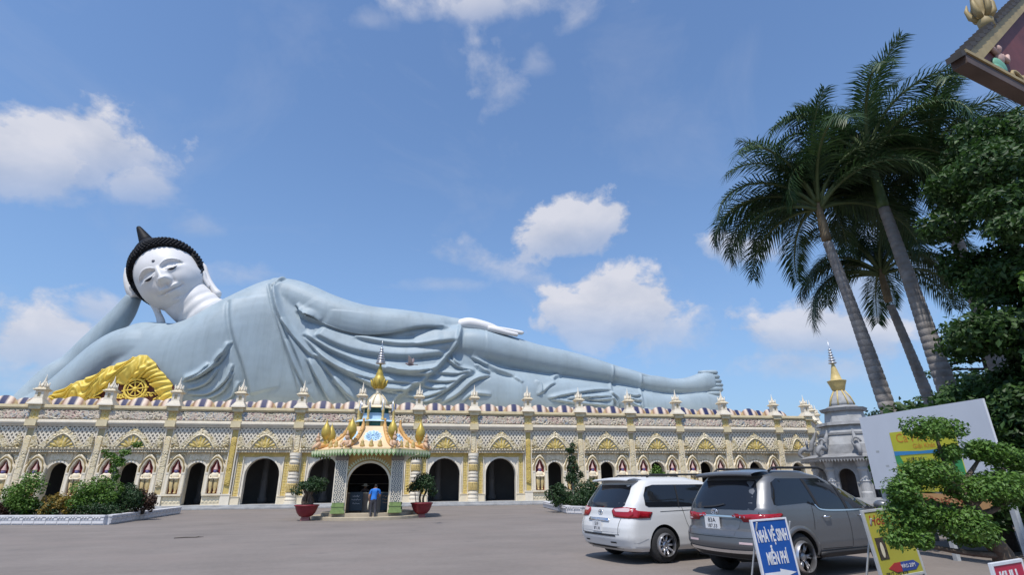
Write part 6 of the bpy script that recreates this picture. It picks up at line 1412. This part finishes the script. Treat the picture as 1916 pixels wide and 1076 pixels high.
MB().box(-.165, .165, -.012, .01, -.105, .105).build('plate', 'plate_white', pl); text('83A', .105, 'ink', pl, (0, -.014, .048)); text('187.33', .088, 'ink', pl, (0, -.014, -.048))
em = empty('tail_emblem', (c.rear(0, 1.10)-.012, .10, 1.10), -math.pi/2); em.parent = suv
for (a, bq) in ((.075, .05), (.03, .048), (.055, .022)): MB().tube([(a*math.cos(t), 0, bq*math.sin(t)+(.012 if bq == .022 else 0)) for t in np.linspace(0, 2*math.pi, 25)], .007, 6).build('emblem_ring', 'chrome', em, True)
b = MB(); b.grid([[(x, y, z+.02*(1-(y/.66)**2)) for y in np.linspace(-.66, .66, 13)] for x, z in ((.85, 1.815), (.45, 1.775), (.33, 1.745), (.36, 1.70), (.66, 1.71))]); b.build('roof_spoiler', 'paint_silver', suv, True)
strip(c, [(.40, 1.18), (.1, 1.20), (-.12, 1.24)], 'rear', .022, .03).build('rear_wiper', 'black_plastic', suv)
part(c.patch([(1.48, .40), (1.60, .36), (1.60, .30+.06), (1.48, .36)], 'right', .02), 'mud_flap', 'black_plastic', suv, .02)
arch = MB(); 
for r0 in (1,):
    P = [[(1.03+rr*math.cos(t), -c.side(1.03+rr*math.cos(t), max(.36, .36+rr*math.sin(t)))-o_, .36+rr*math.sin(t)) for t in np.linspace(.02*math.pi, .98*math.pi, 26)] for rr, o_ in ((.445, .004), (.45, .03), (.52, .022), (.53, .0))]
    arch.grid(P)
arch.build('wheel_arch_trim', 'paint_silver', suv, True)
# ------------------------------------------------------------------ signs
mat('sign_blue', (.012, .075, .30), .45, var=.08, scale=3); mat('sign_white', (.62, .63, .66), .5, var=.06, scale=4, tint=(.52, .53, .55)); mat('sign_yellow', (.38, .36, .045), .5, var=.07, scale=2); mat('sign_red', (.42, .012, .05), .5, var=.07)
mat('frame_grey', (.42, .43, .43), .5, var=.15, scale=6); mat('poster_yellow', (.54, .51, .04), .5, var=.06, scale=2); mat('poster_orange', (.55, .30, .12), .5, var=.1); mat('text_red', (.30, .03, .02), .5, var=0); mat('text_orange', (.60, .22, .03), .5, var=0); mat('text_dark', (.06, .05, .03), .5, var=0)
mat('poster_green', (.05, .30, .10), .5, var=.1); mat('poster_blue', (.05, .25, .50), .5, var=.1); mat('arrow_blue', (.03, .06, .26), .5, var=0); mat('arrow_red', (.36, .03, .03), .5, var=0); mat('board_white', (.60, .62, .66), .55, var=.05, scale=.8)
sg = empty('standing_sign', (5.10, -41.05, .0), R(8), 'blue standing sign with white Vietnamese words and an arrow pointing right', 'sign')
sr = empty('board', (0, 0, 0)); sr.parent = sg; sr.rotation_euler = (R(-4), R(-2), 0)
MB().box(-.29, .29, -.01, .012, .26, 1.10).build('panel', 'sign_blue', sr)
for nm, bx in (('frame_bar', (-.315, -.288, -.02, .02, .10, 1.125)), ('frame_bar', (.288, .315, -.02, .02, .10, 1.125)), ('frame_bar', (-.288, .288, -.02, .02, 1.099, 1.125)), ('frame_bar', (-.288, .288, -.02, .02, .235, .262)), ('frame_bar', (-.288, .288, -.018, .0, .355, .372))): MB().box(*bx).build(nm, 'sign_white', sr, bevel=.004)
text('NHÀ VỆ SINH', .135, 'sign_white', sr, (0, -.014, .90), sx=.64, bold=.004); text('MIỄN PHÍ', .135, 'sign_white', sr, (0, -.014, .62), sx=.64, bold=.004)
for t_ in ('NHÀ VỆ SINH', 'MIỄN PHÍ'): pass
b = MB(); b.prism([(-.27, .405), (.0, .405), (.0, .375), (.27, .435), (.0, .495), (.0, .460), (-.27, .460)], -.014, -.010); b.build('arrow', 'sign_white', sr)
for s in (-1, 1): MB().tube([(s*.29, .02, 1.08), (s*.29, .42, .0)], .012, 6).build('prop_leg', 'frame_grey', sg)
for s in (-1, 1): MB().tube([(s*.30, .0, .12), (s*.30, .0, .0)], .014, 6).build('front_leg', 'frame_grey', sg)
for o in [q for q in sr.children if q.name.startswith('lettering')]: o.scale = (o.scale[0], 1.55, 1)
# yellow cafe sign behind the bonsai
sg = empty('cafe_sign', (7.02, -41.05, 0), R(10), 'yellow framed cafe sign partly hidden behind the clipped bonsai', 'sign')
sr = empty('board', (0, 0, 0)); sr.parent = sg; sr.rotation_euler = (R(-3), R(-3), 0)
MB().box(-.42, .42, -.01, .01, .36, 1.20).build('panel', 'sign_yellow', sr)
for bx in ((-.455, -.42, -.02, .02, .0, 1.235), (.42, .455, -.02, .02, .0, 1.235), (-.42, .42, -.02, .02, 1.20, 1.235), (-.42, .42, -.02, .02, .325, .36)): MB().box(*bx).build('frame_bar', 'frame_grey', sr, bevel=.004)
text('Hoàng', .19, 'text_red', sr, (-.38, -.013, 1.08), align='LEFT', shear=.25); text('Cà phê', .13, 'text_dark', sr, (-.24, -.013, .92), align='LEFT'); text('Trà sữa', .11, 'text_dark', sr, (-.02, -.013, .76), align='LEFT')
MB().box(-.36, -.18, -.016, -.011, .58, .86).build('photo_print', 'bark_dark', sr); b = MB(); b.ball((-.27, -.016, .70), (.035, .003, .10), 10, 8); b.build('printed_figure', 'hat_cream', sr)
b = MB(); b.prism([(-.26, .46), (-.12, .40), (.0, .40), (.0, .52), (-.12, .52)], -.016, -.012); b.build('arrow', 'arrow_red', sr); b = MB(); b.prism([(.003, .40), (.28, .40), (.38, .46), (.28, .52), (.003, .52)], -.016, -.012); b.build('arrow', 'arrow_blue', sr)
text('VÀO 20M', .07, 'sign_white', sr, (.14, -.020, .46)); text('0912 290 616', .08, 'ink', sr, (-.34, -.013, .385), align='LEFT')
for s in (-.4, .4): MB().tube([(s, .02, 1.1), (s, .4, 0)], .014, 6).build('prop_leg', 'frame_grey', sg)
# big white board with a yellow poster
A_, B_ = Vector((11.63, -36.0, 0)), Vector((11.50, -39.35, 0)); Lb = (B_-A_).length; an = math.atan2(B_.y-A_.y, B_.x-A_.x)
bb_ = empty('billboard', (A_.x, A_.y, 0), an, 'large white board on posts with a yellow cafe menu poster', 'billboard')
MB().box(0, Lb, -.02, .03, 1.42, 3.18).build('board', 'board_white', bb_)
for x in (.15, Lb/2, Lb-.15): MB().box(x-.05, x+.05, .031, .12, 0, 3.1).build('post', 'frame_grey', bb_)
MB().box(.85, 2.55, -.028, -.022, 1.38, 2.72).build('poster', 'poster_yellow', bb_)
text('Cà Phê', .30, 'text_orange', bb_, (1.0, -.031, 2.56), align='LEFT', ext=.001); text('Giải Khát', .15, 'text_orange', bb_, (1.42, -.031, 2.36), align='LEFT', ext=.001)
b = MB(); b.prism([(.86, 2.02), (1.02, 1.75), (1.06, 2.0), (1.0, 2.16), (.86, 2.26)], -.033, -.029); b.build('poster_print', 'poster_green', bb_)
b = MB(); b.prism([(.86, 2.18), (1.7, 2.19), (2.54, 2.18), (2.54, 2.28), (1.6, 2.25), (.86, 2.28)], -.0345, -.0305); b.build('poster_print', 'poster_blue', bb_)
b = MB(); b.prism([(2.2, 1.7), (2.54, 1.6), (2.54, 2.1), (2.35, 2.0)], -.033, -.029); b.build('poster_print', 'poster_green', bb_)
for i, w in enumerate(('NƯỚC MÍA', 'TRÀ ĐÁ', 'CÀ PHÊ', 'TRÀ SỮA', 'SINH TỐ', 'NƯỚC DỪA')): text(w, .10, 'ink', bb_, (1.16, -.031, 2.08-.13*i), align='LEFT', ext=.001)
for i, w in enumerate(('CƠM GÀ', 'BÚN')): text(w, .10, 'ink', bb_, (1.9, -.031, 2.08-.13*i), align='LEFT', ext=.001)
MB().box(.95, 2.9, -.05, -.022, 1.02, 1.34).build('banner', 'poster_orange', bb_); text('NƯỚC LÈO THỊT', .17, 'text_red', bb_, (1.9, -.053, 1.18), ext=.001)
for (x, z) in ((.35, 2.3), (.55, 1.95), (.45, 1.6), (1.25, 2.85)): MB().box(x-.05, x+.05, -.0215, -.0205, z-.02, z+.03).build('scuff_mark', 'frame_grey', bb_)
# red sign at the picture corner
sg = empty('red_sign', (5.85, -43.35, 0), R(18), 'red framed standing sign with white capital letters at the lower right corner', 'sign')
MB().box(-.02, .62, -.008, .01, .30, .79).build('panel', 'sign_red', sg)
for bx in ((-.05, -.018, -.016, .018, .0, .82), (.618, .65, -.016, .018, .0, .82), (-.018, .618, -.016, .018, .788, .82), (-.018, .618, -.016, .018, .27, .302)): MB().box(*bx).build('frame_bar', 'sign_white', sg, bevel=.004)
text('KHU', .20, 'sign_white', sg, (.06, -.012, .655), sx=.95, bold=.005, align='LEFT')
# ------------------------------------------------------------------ palms
def palm_trunk_mat():
    m_ = mat('palm_trunk', (.25, .23, .215), .85, var=.25, scale=3, bump=.3, bscale=25, tint=(.17, .155, .145)); nt = m_.node_tree; N = nt.nodes; L = nt.links; p = N['Principled BSDF']
    return m_
palm_trunk_mat(); mat('palm_crownshaft', (.085, .13, .045), .5, var=.25, scale=2); mat('palm_sheath_brown', (.20, .15, .09), .7, var=.3, scale=3); mat('frond_stalk', (.10, .13, .05), .6, var=.2)
def frond_mesh(L_, seed, droop, npair=56):
    """arched plumose frond growing from the origin along +x"""
    g = random.Random(seed); r_ = []; x = z = 0.; a = R(droop[0]); n = 28; path = []
    for i in range(n+1):
        path.append(Vector((x, 0, z))); st = L_/n; x += st*math.cos(a); z += st*math.sin(a); a -= R(droop[1])/n*(1+.9*i/n)
    V = []; F = []; P = []
    def quad(p0, d, w, up_, ln, pc):
        s_ = d.cross(up_); s_ = s_.normalized()*w; b0 = len(V); mid = p0+d*ln*.5+up_*0; tip = p0+d*ln+Vector((0, 0, -ln*.28))
        V.extend([p0-s_*.6, p0+s_*.6, mid+s_, mid-s_, tip]); F.extend([(b0, b0+1, b0+2, b0+3), (b0+3, b0+2, b0+4)]); P.extend([pc]*5)
    for k in range(npair):
        t = .16+.84*(k+.5)/npair; f = t*n; i = min(int(f), n-1); p = path[i].lerp(path[i+1], f-i); tg = (path[i+1]-path[i]).normalized(); upv = Vector((-tg.z, 0, tg.x))
        ln = .95*(math.sin(math.pi*min(1, (t-.08)*.98))**.55)*(1-.45*t)+.12
        for s in (-1, 1):
            for e in ((.25, -.35) if k % 2 else (-.05,)):
                d = (tg*(.55+.5*t)+Vector((0, s, 0))*1.0+upv*(e+g.uniform(-.18, .18))).normalized()
                quad(p, d, .016+.005*g.random(), upv, ln*g.uniform(.8, 1.12), g.random())
    me = make_mesh('frond', V, F, 'leaf_palm', False, P); return me, path
FM = [frond_mesh(3.6, 1, (70, 85)), frond_mesh(3.7, 2, (50, 98)), frond_mesh(3.6, 3, (24, 88)), frond_mesh(3.3, 4, (-18, 70)), frond_mesh(3.5, 5, (84, 40)), frond_mesh(3.0, 6, (-48, 38))]
STK = []
for me, path in FM: STK.append(MB().tube(path, [.055*(1-i/len(path))+.008 for i in range(len(path))], 6).mesh('stalk', 'frond_stalk', True))
def palm(label, x, y, h, r0, seed, shaft=1.9, shaft_m='palm_crownshaft', rings=None, nf=29, lean=(0, 0), sc=1.18):
    t = empty('palm_tree', (x, y, 0), 0, label, 'palm tree', 'tall royal palms on the right'); g = random.Random(seed)
    b = MB(); n = int(h/.22); prof = []
    for i in range(n):
        z = i*.22; f = z/h; r_ = r0*(1.12-.42*f+.16*math.exp(-((f-.45)/.22)**2)+.18*math.exp(-f/.04)); prof += [(r_*.93, z), (r_, z+.035), (r_*.985, z+.185), (r_*.93, z+.2)]
    b.lathe(prof, (0, 0, 0), 20); b.V = [(v[0]+lean[0]*(v[2]/h)**1.5, v[1]+lean[1]*(v[2]/h)**1.5, v[2]) for v in b.V]; b.build('trunk', 'palm_trunk', t, True)
    ru = prof[-1][0]; top = h+shaft; ox, oy = lean
    b = MB(); b.lathe([(ru*1.05, 0), (ru*1.08, .2), (ru*.95, shaft*.5), (ru*.66, shaft*.9), (ru*.4, shaft+.1)], (ox, oy, h-.02), 16); b.build('crownshaft', shaft_m, t, True)
    for k in range(nf):
        f = k/nf; kind = 4 if k < 3 else 0 if f < .38 else 1 if f < .70 else 2 if f < .95 else 3
        az = k*2.39996+g.uniform(-.25, .25)
        if kind in (1, 2, 3) and abs((az-R(228)+math.pi) % (2*math.pi)-math.pi) < R(46): az += R(95)*(1 if k % 2 else -1); kind = max(1, kind-1)      # gap in the skirt of fronds
        me, path = FM[kind]; o = obj('frond', me, t, (ox+.08*math.cos(az), oy+.08*math.sin(az), top-.05-.35*f)); s = sc*g.uniform(.92, 1.08)
        o.rotation_euler = (g.uniform(-.15, .15), g.uniform(-.08, .08), az); o.scale = (s, s, s); obj('stalk', STK[kind], o)
    b = MB(); b.lathe([(.07, 0), (.05, .8), (.01, 1.5)], (ox, oy, top-.1), 8); b.build('spear_leaf', 'palm_crownshaft', t, True); return t
palm('royal palm nearest the shrine, left of the group, with a brown sheath', 14.95, -33.9, 9.55, .215, 3, 1.6, 'palm_sheath_brown', lean=(-1.0, 0))
palm('tallest royal palm with a green crownshaft in the middle of the group', 16.35, -34.7, 10.6, .245, 8, 2.3, 'palm_crownshaft', sc=1.2, lean=(-.55, 0))
palm('thinner royal palm standing between and behind the two nearer trunks', 19.35, -31.6, 8.3, .20, 14, 1.5, 'palm_sheath_brown', sc=1.05, lean=(-1.0, 0))
palm('royal palm at the right, its trunk hidden by the leafy tree', 18.6, -34.6, 11.0, .25, 21, 2.0, 'palm_crownshaft', sc=1.2)
# ------------------------------------------------------------------ broadleaf trees on the right
def tree(label, x, y, trunk, limbs, blobs, m_, n, size, seed, bark='bark_dark', shell=.45, up=.3, extra=None, name='broadleaf_tree'):
    t = empty(name, (x, y, 0), 0, label, 'tree'); T = crom(trunk, 6); MB().tube([q[:3] for q in T], [q[3] for q in T], 12).build('trunk', bark, t, True)
    for L_ in limbs: T = crom(L_, 5); MB().tube([q[:3] for q in T], [q[3] for q in T], 8).build('limb', bark, t, True)
    leaf_cloud('crown', blobs, n, size, m_, t, shell, seed, up=up); return t
bl = []
g_ = random.Random(5)
for i in range(94):
    z = g_.uniform(.7, 11.4); sp_ = 1.0 if z < 8.5 else .75
    bl.append((g_.uniform(-1.35, 2.4)*sp_+.10*max(0, z-5), g_.uniform(-1.3, 1.7), z, g_.uniform(.45, .9), g_.uniform(.45, .9), g_.uniform(.35, .7)))
mat('bark_brown', (.13, .075, .05), .85, var=.3, scale=5, bump=.5)
tree('large dark leafy tree filling the right edge, brown trunk among its leaves', 15.1, -38.2, [(.4, -.6, 0, .42), (.3, -1.2, 2.2, .36), (.2, -1.6, 4.5, .30), (.3, -.6, 7.5, .18)], [[(.3, -.5, 3.5, .22), (1.3, -.3, 5.0, .14), (2.0, -.4, 6.4, .06)], [(.2, -.5, 5, .18), (.4, -.8, 6.4, .1), (.5, -1.2, 7.8, .05)]], bl, 'leaf_tree', 66000, .17, 31, 'bark_brown')
bl = [(g_.uniform(-.5, .6)+.05*i, g_.uniform(-.5, .3), 1.5+i*.40+g_.uniform(-.1, .1), .36, .3, .28) for i in range(12)]
cl = leaf_cloud('climbing_vine', bl, 2000, .22, 'leaf_mid', None, .5, 77, loc=(13.6, -39.3, 0)); tag(cl, 'brighter green climbing vine on the right side tree', 'vine')
# tree with flat tiers of horizontal branches
lim = []; bl = []
for i in range(11):
    z = 4.6+i*.42; 
    for s in range(4):
        a = i*1.1+s*1.57+g_.uniform(-.3, .3); L_ = (3.6-.22*i)*g_.uniform(.7, 1.1); c_, s_ = math.cos(a), math.sin(a)
        lim.append([(0, 0, z, .07), (L_*.5*c_, L_*.5*s_, z+.15, .045), (L_*c_, L_*s_, z+.1, .015)])
        for q in (.45, .7, .95): bl.append((L_*q*c_+g_.uniform(-.2, .2), L_*q*s_+g_.uniform(-.2, .2), z+.18, .55, .55, .10))
tree('tiered tree with flat horizontal branches seen behind the palm trunks', 27.5, -27.5, [(0, 0, 0, .35), (.05, 0, 4, .25), (0, 0, 9.6, .06)], lim, bl, 'leaf_tree', 6500, .18, 41, 'bark_dark', .2, 1.5, name='tiered_tree')
# far rounded tree beyond the shrine
tree('rounded green tree beyond the shrine, behind the palm trunks', 55.5, 4.0, [(0, 0, 0, .4), (0, 0, 4, .3), (0, 0, 7, .1)], [[(0, 0, 3.5, .2), (2, 0, 6, .08)], [(0, 0, 3.5, .2), (-2, 0, 5.8, .08)]], clumpy((0, 0, 6.6), (6.0, 4.5, 3.4), 34, .34, 4, .9), 'leaf_dark', 11000, .36, 51)
tree('dark dense tree closing the gap behind the big board', 25.0, -29.5, [(0, 0, 0, .35), (0, 0, 3, .25), (.2, 0, 5, .1)], [], clumpy((0, 0, 2.9), (5.5, 3.5, 2.9), 36, .32, 7, .95), 'leaf_tree', 14000, .30, 61)
tree('bushy dark tree low at the right edge behind the bonsai', 14.4, -36.6, [(0, 0, 0, .2), (0, 0, 1.5, .15), (.1, 0, 2.6, .06)], [], clumpy((0, 0, 1.9), (2.6, 2.0, 1.9), 26, .34, 17, .95), 'leaf_tree', 9000, .20, 62)
# ------------------------------------------------------------------ clipped bonsai in front of the signs
BY = -42.2
pads = [(6.89, 2.23, 0.39, 0.21), (7.53, 1.93, 0.42, 0.19), (8.01, 1.83, 0.36, 0.18), (6.75, 1.65, 0.51, 0.24), (7.5, 1.52, 0.69, 0.24), (6.16, 1.45, 0.3, 0.24), (6.5, 1.13, 0.62, 0.3), (6.08, 0.93, 0.31, 0.18), (7.12, 0.97, 0.45, 0.25), (7.83, 1.4, 0.34, 0.26), (7.06, 1.93, 0.22, 0.16), (7.28, 0, 0, 0)]
bon = empty('clipped_bonsai', (pads[-1][0], BY, 0), 0, 'clipped bonsai tree with cushion-shaped foliage pads at the lower right', 'bonsai'); bx0 = pads[-1][0]
bl = []
for (x, z, rx, rz) in pads[:-1]:
    g_ = random.Random(int(x*100)); 
    for i in range(9):
        a = g_.uniform(0, 6.28); q = math.sqrt(g_.random())*.72; bl.append((x-bx0+rx*q*math.cos(a), .75*rx*q*math.sin(a), z+rz*.25*(1-q*q)*1.0+g_.uniform(-.25, .15)*rz, rx*.42, rx*.40, rz*.62))
leaf_cloud('foliage_pads', bl, 26000, .05, 'leaf_bonsai', bon, .72, 91, up=.9)
b = MB()
T = crom([(.10, .05, 0, .17), (.05, 0, .35, .14), (.12, 0, .7, .12), (-.05, 0, 1.0, .10), (-.12, 0, 1.3, .07), (-.35, 0, 1.6, .045), (-.55, 0, 1.85, .03)], 6); b.tube([q[:3] for q in T], [q[3] for q in T], 12); b.build('trunk', 'bark', bon, True)
for (x, z, rx, rz) in pads[:-1]:
    zt = min(1.5, max(.45, z-.22)); xt = float(np.interp(zt, [0, .7, 1.0, 1.3, 1.6], [.1, .12, -.05, -.12, -.35])); T = crom([(xt, 0, zt, .045), ((xt+x-bx0)/2, .02, (zt+z)/2-.04, .032), (x-bx0, 0, z-.02, .015)], 4)
    MB().tube([q[:3] for q in T], [q[3] for q in T], 7).build('limb', 'bark', bon, True)
pt = MB(); pt.lathe([(.34, 0), (.42, .05), (.5, .28), (.54, .30), (.54, .34), (.47, .35), (.45, .29), (.03, .29)], n=28); o = pt.build('pot', 'grey_stone', bon, True, loc=(.1, .05, 0))
# red bench near the sign
mat('plastic_red', (.30, .03, .035), .45, var=.08)
bn = empty('red_bench', (6.75, -42.35, 0), R(12), 'low red bench at the foot of the yellow cafe sign', 'bench')
MB().box(-.1, .75, -.13, .13, .40, .44).build('seat', 'plastic_red', bn, bevel=.008)
for s in (0, .62): MB().box(s-.02, s+.05, -.11, .11, 0, .40).build('leg', 'plastic_red', bn, bevel=.005)
# ------------------------------------------------------------------ painted gable of the building at the right
mat('gable_red', (.13, .035, .03), .6, var=.35, scale=1.2); mat('fascia_yellow', (.34, .26, .12), .6, var=.2, scale=3); mat('roof_dark', (.05, .045, .042), .8, var=.25, scale=4); mat('soffit_brown', (.10, .07, .06), .7, var=.2); mat('relief_green', (.16, .38, .26), .6, var=.2, scale=4); mat('relief_skin', (.48, .32, .28), .6, var=.2, scale=4)
GT = (7.61, -43.54, 7.44, 0.81)
gb = empty('gabled_building', (GT[0], GT[1], 0), math.atan2(.24, .97), 'corner of a building with a painted red gable and tiled roof, upper right', 'building')
zt = GT[2]; pitch_ = GT[3]; Lg = 7.0; zp = zt+pitch_*Lg/2; DP = .06
b = MB(); b.prism([(.30, zt+.04), (Lg-.30, zt+.04), (Lg/2, zp-.20)], -.02, .055); b.build('gable_panel', 'gable_red', gb)
b = MB(); b.prism([(.02, zt+.012), (.42, zt+.012), (Lg/2, zp-.27), (Lg-.42, zt+.012), (Lg-.02, zt+.012), (Lg/2, zp)], -.10, .052); b.build('rake_fascia', 'fascia_yellow', gb)
b = MB(); b.box(-.10, Lg+.10, -.13, DP, zt-.22, zt+.0); b.build('eave_soffit', 'soffit_brown', gb); b = MB(); b.box(-.08, Lg+.08, -.155, -.132, zt-.05, zt+.01); b.build('cornice_strip', 'fascia_yellow', gb)
b = MB(); b.box(2.9, Lg-.4, -.10, DP-.01, zt-.42, zt-.221); b.build('lintel_beam', 'soffit_brown', gb)
for s in (0, 1):
    n = 18
    for i in range(n):
        f0, f1 = i/n, (i+1)/n; xa = (-.22+f0*(Lg/2+.22)); xb = (-.22+f1*(Lg/2+.22)); za, zb = zt-.02+pitch_*(xa), zt-.02+pitch_*xb
        V = [(xa, -.14, za+.03), (xb+.05, -.14, zb+.03), (xb+.05, DP, zb+.03), (xa, DP, za+.03), (xa, -.14, za+.13), (xb+.05, -.14, zb+.08), (xb+.05, DP, zb+.08), (xa, DP, za+.13)]
        if s: V = [(Lg-x, y, z) for x, y, z in V]
        MB().add(V, [(0, 3, 2, 1), (4, 5, 6, 7), (0, 1, 5, 4), (1, 2, 6, 5), (2, 3, 7, 6), (3, 0, 4, 7)]).build('tile_course', 'roof_dark', gb, fix=True)
for x in (3.4, Lg-.8): MB().lathe([(.28, 0), (.28, .3), (.2, .4), (.2, zt-.8), (.3, zt-.5), (.3, zt-.42)], (x, -.02, 0), 14).build('column', 'fascia_yellow', gb)
# relief dancer on the gable, and ornaments on the ridge
b = MB(); b.ball((1.25, -.03, zt+.30), (.20, .05, .15), 12, 8); b.ball((1.15, -.03, zt+.20), (.16, .05, .09), 12, 8); b.build('relief_skirt', 'relief_green', gb, True)
b = MB(); b.ball((1.32, -.04, zt+.47), (.085, .06, .12), 10, 8); b.ball((1.35, -.05, zt+.66), (.06, .06, .075), 10, 8); b.tube([(1.29, -.05, zt+.53), (1.12, -.06, zt+.6), (1.16, -.06, zt+.74)], [.045, .04, .03], 7); b.tube([(1.38, -.05, zt+.53), (1.52, -.06, zt+.47), (1.6, -.06, zt+.62)], [.045, .04, .03], 7); b.build('relief_dancer', 'relief_skin', gb, True)
b = MB()
for k in range(14): b.tube([(1.7+k*.30+.14*math.cos(t), -.04, zt+.24+.10*math.sin(t)) for t in np.linspace(0, 4.5, 9)], .03, 6)
b.build('relief_scroll', 'fascia_yellow', gb, True)
for x0 in (1.35,):
    z0 = zt+pitch_*x0+.1; b = MB(); b.lathe([(.16, -.1), (.17, .08), (.10, .16), (.15, .3), (.17, .45), (.12, .65), (.05, .9)], (x0, -.05, z0), 14)
    for k in range(6): a = k*math.pi/3; b.tube([(x0+.10*math.cos(a), -.05+.10*math.sin(a), z0+.12), (x0+.24*math.cos(a), -.05+.24*math.sin(a), z0+.24), (x0+.27*math.cos(a), -.05+.27*math.sin(a), z0+.42), (x0+.22*math.cos(a), -.05+.22*math.sin(a), z0+.55)], [.06, .07, .05, .01], 6)
    b.V = [(x0+(v[0]-x0)*.62, -.05+(v[1]+.05)*.62, z0+(v[2]-z0)*.9) for v in b.V]
    b.build('ridge_ornament', 'fascia_yellow', gb, True)

# ------------------------------------------------------------------ small litter on the yard
stk = MB().tube([(-.42, 0, .02), (-.1, .02, .03), (.25, .0, .025), (.45, .05, .03)], [.012, .014, .012, .006], 6); stk.tube([(.2, .01, .025), (.34, .09, .05)], [.009, .004], 5)
LS = [(-7.14, -27.01)][0]
tag(stk.build('fallen_stick', 'bark_dark', None, True, (LS[0], LS[1], 0), (0, 0, .1)), 'thin dark stick lying on the yard in front of the long planter', 'stick')
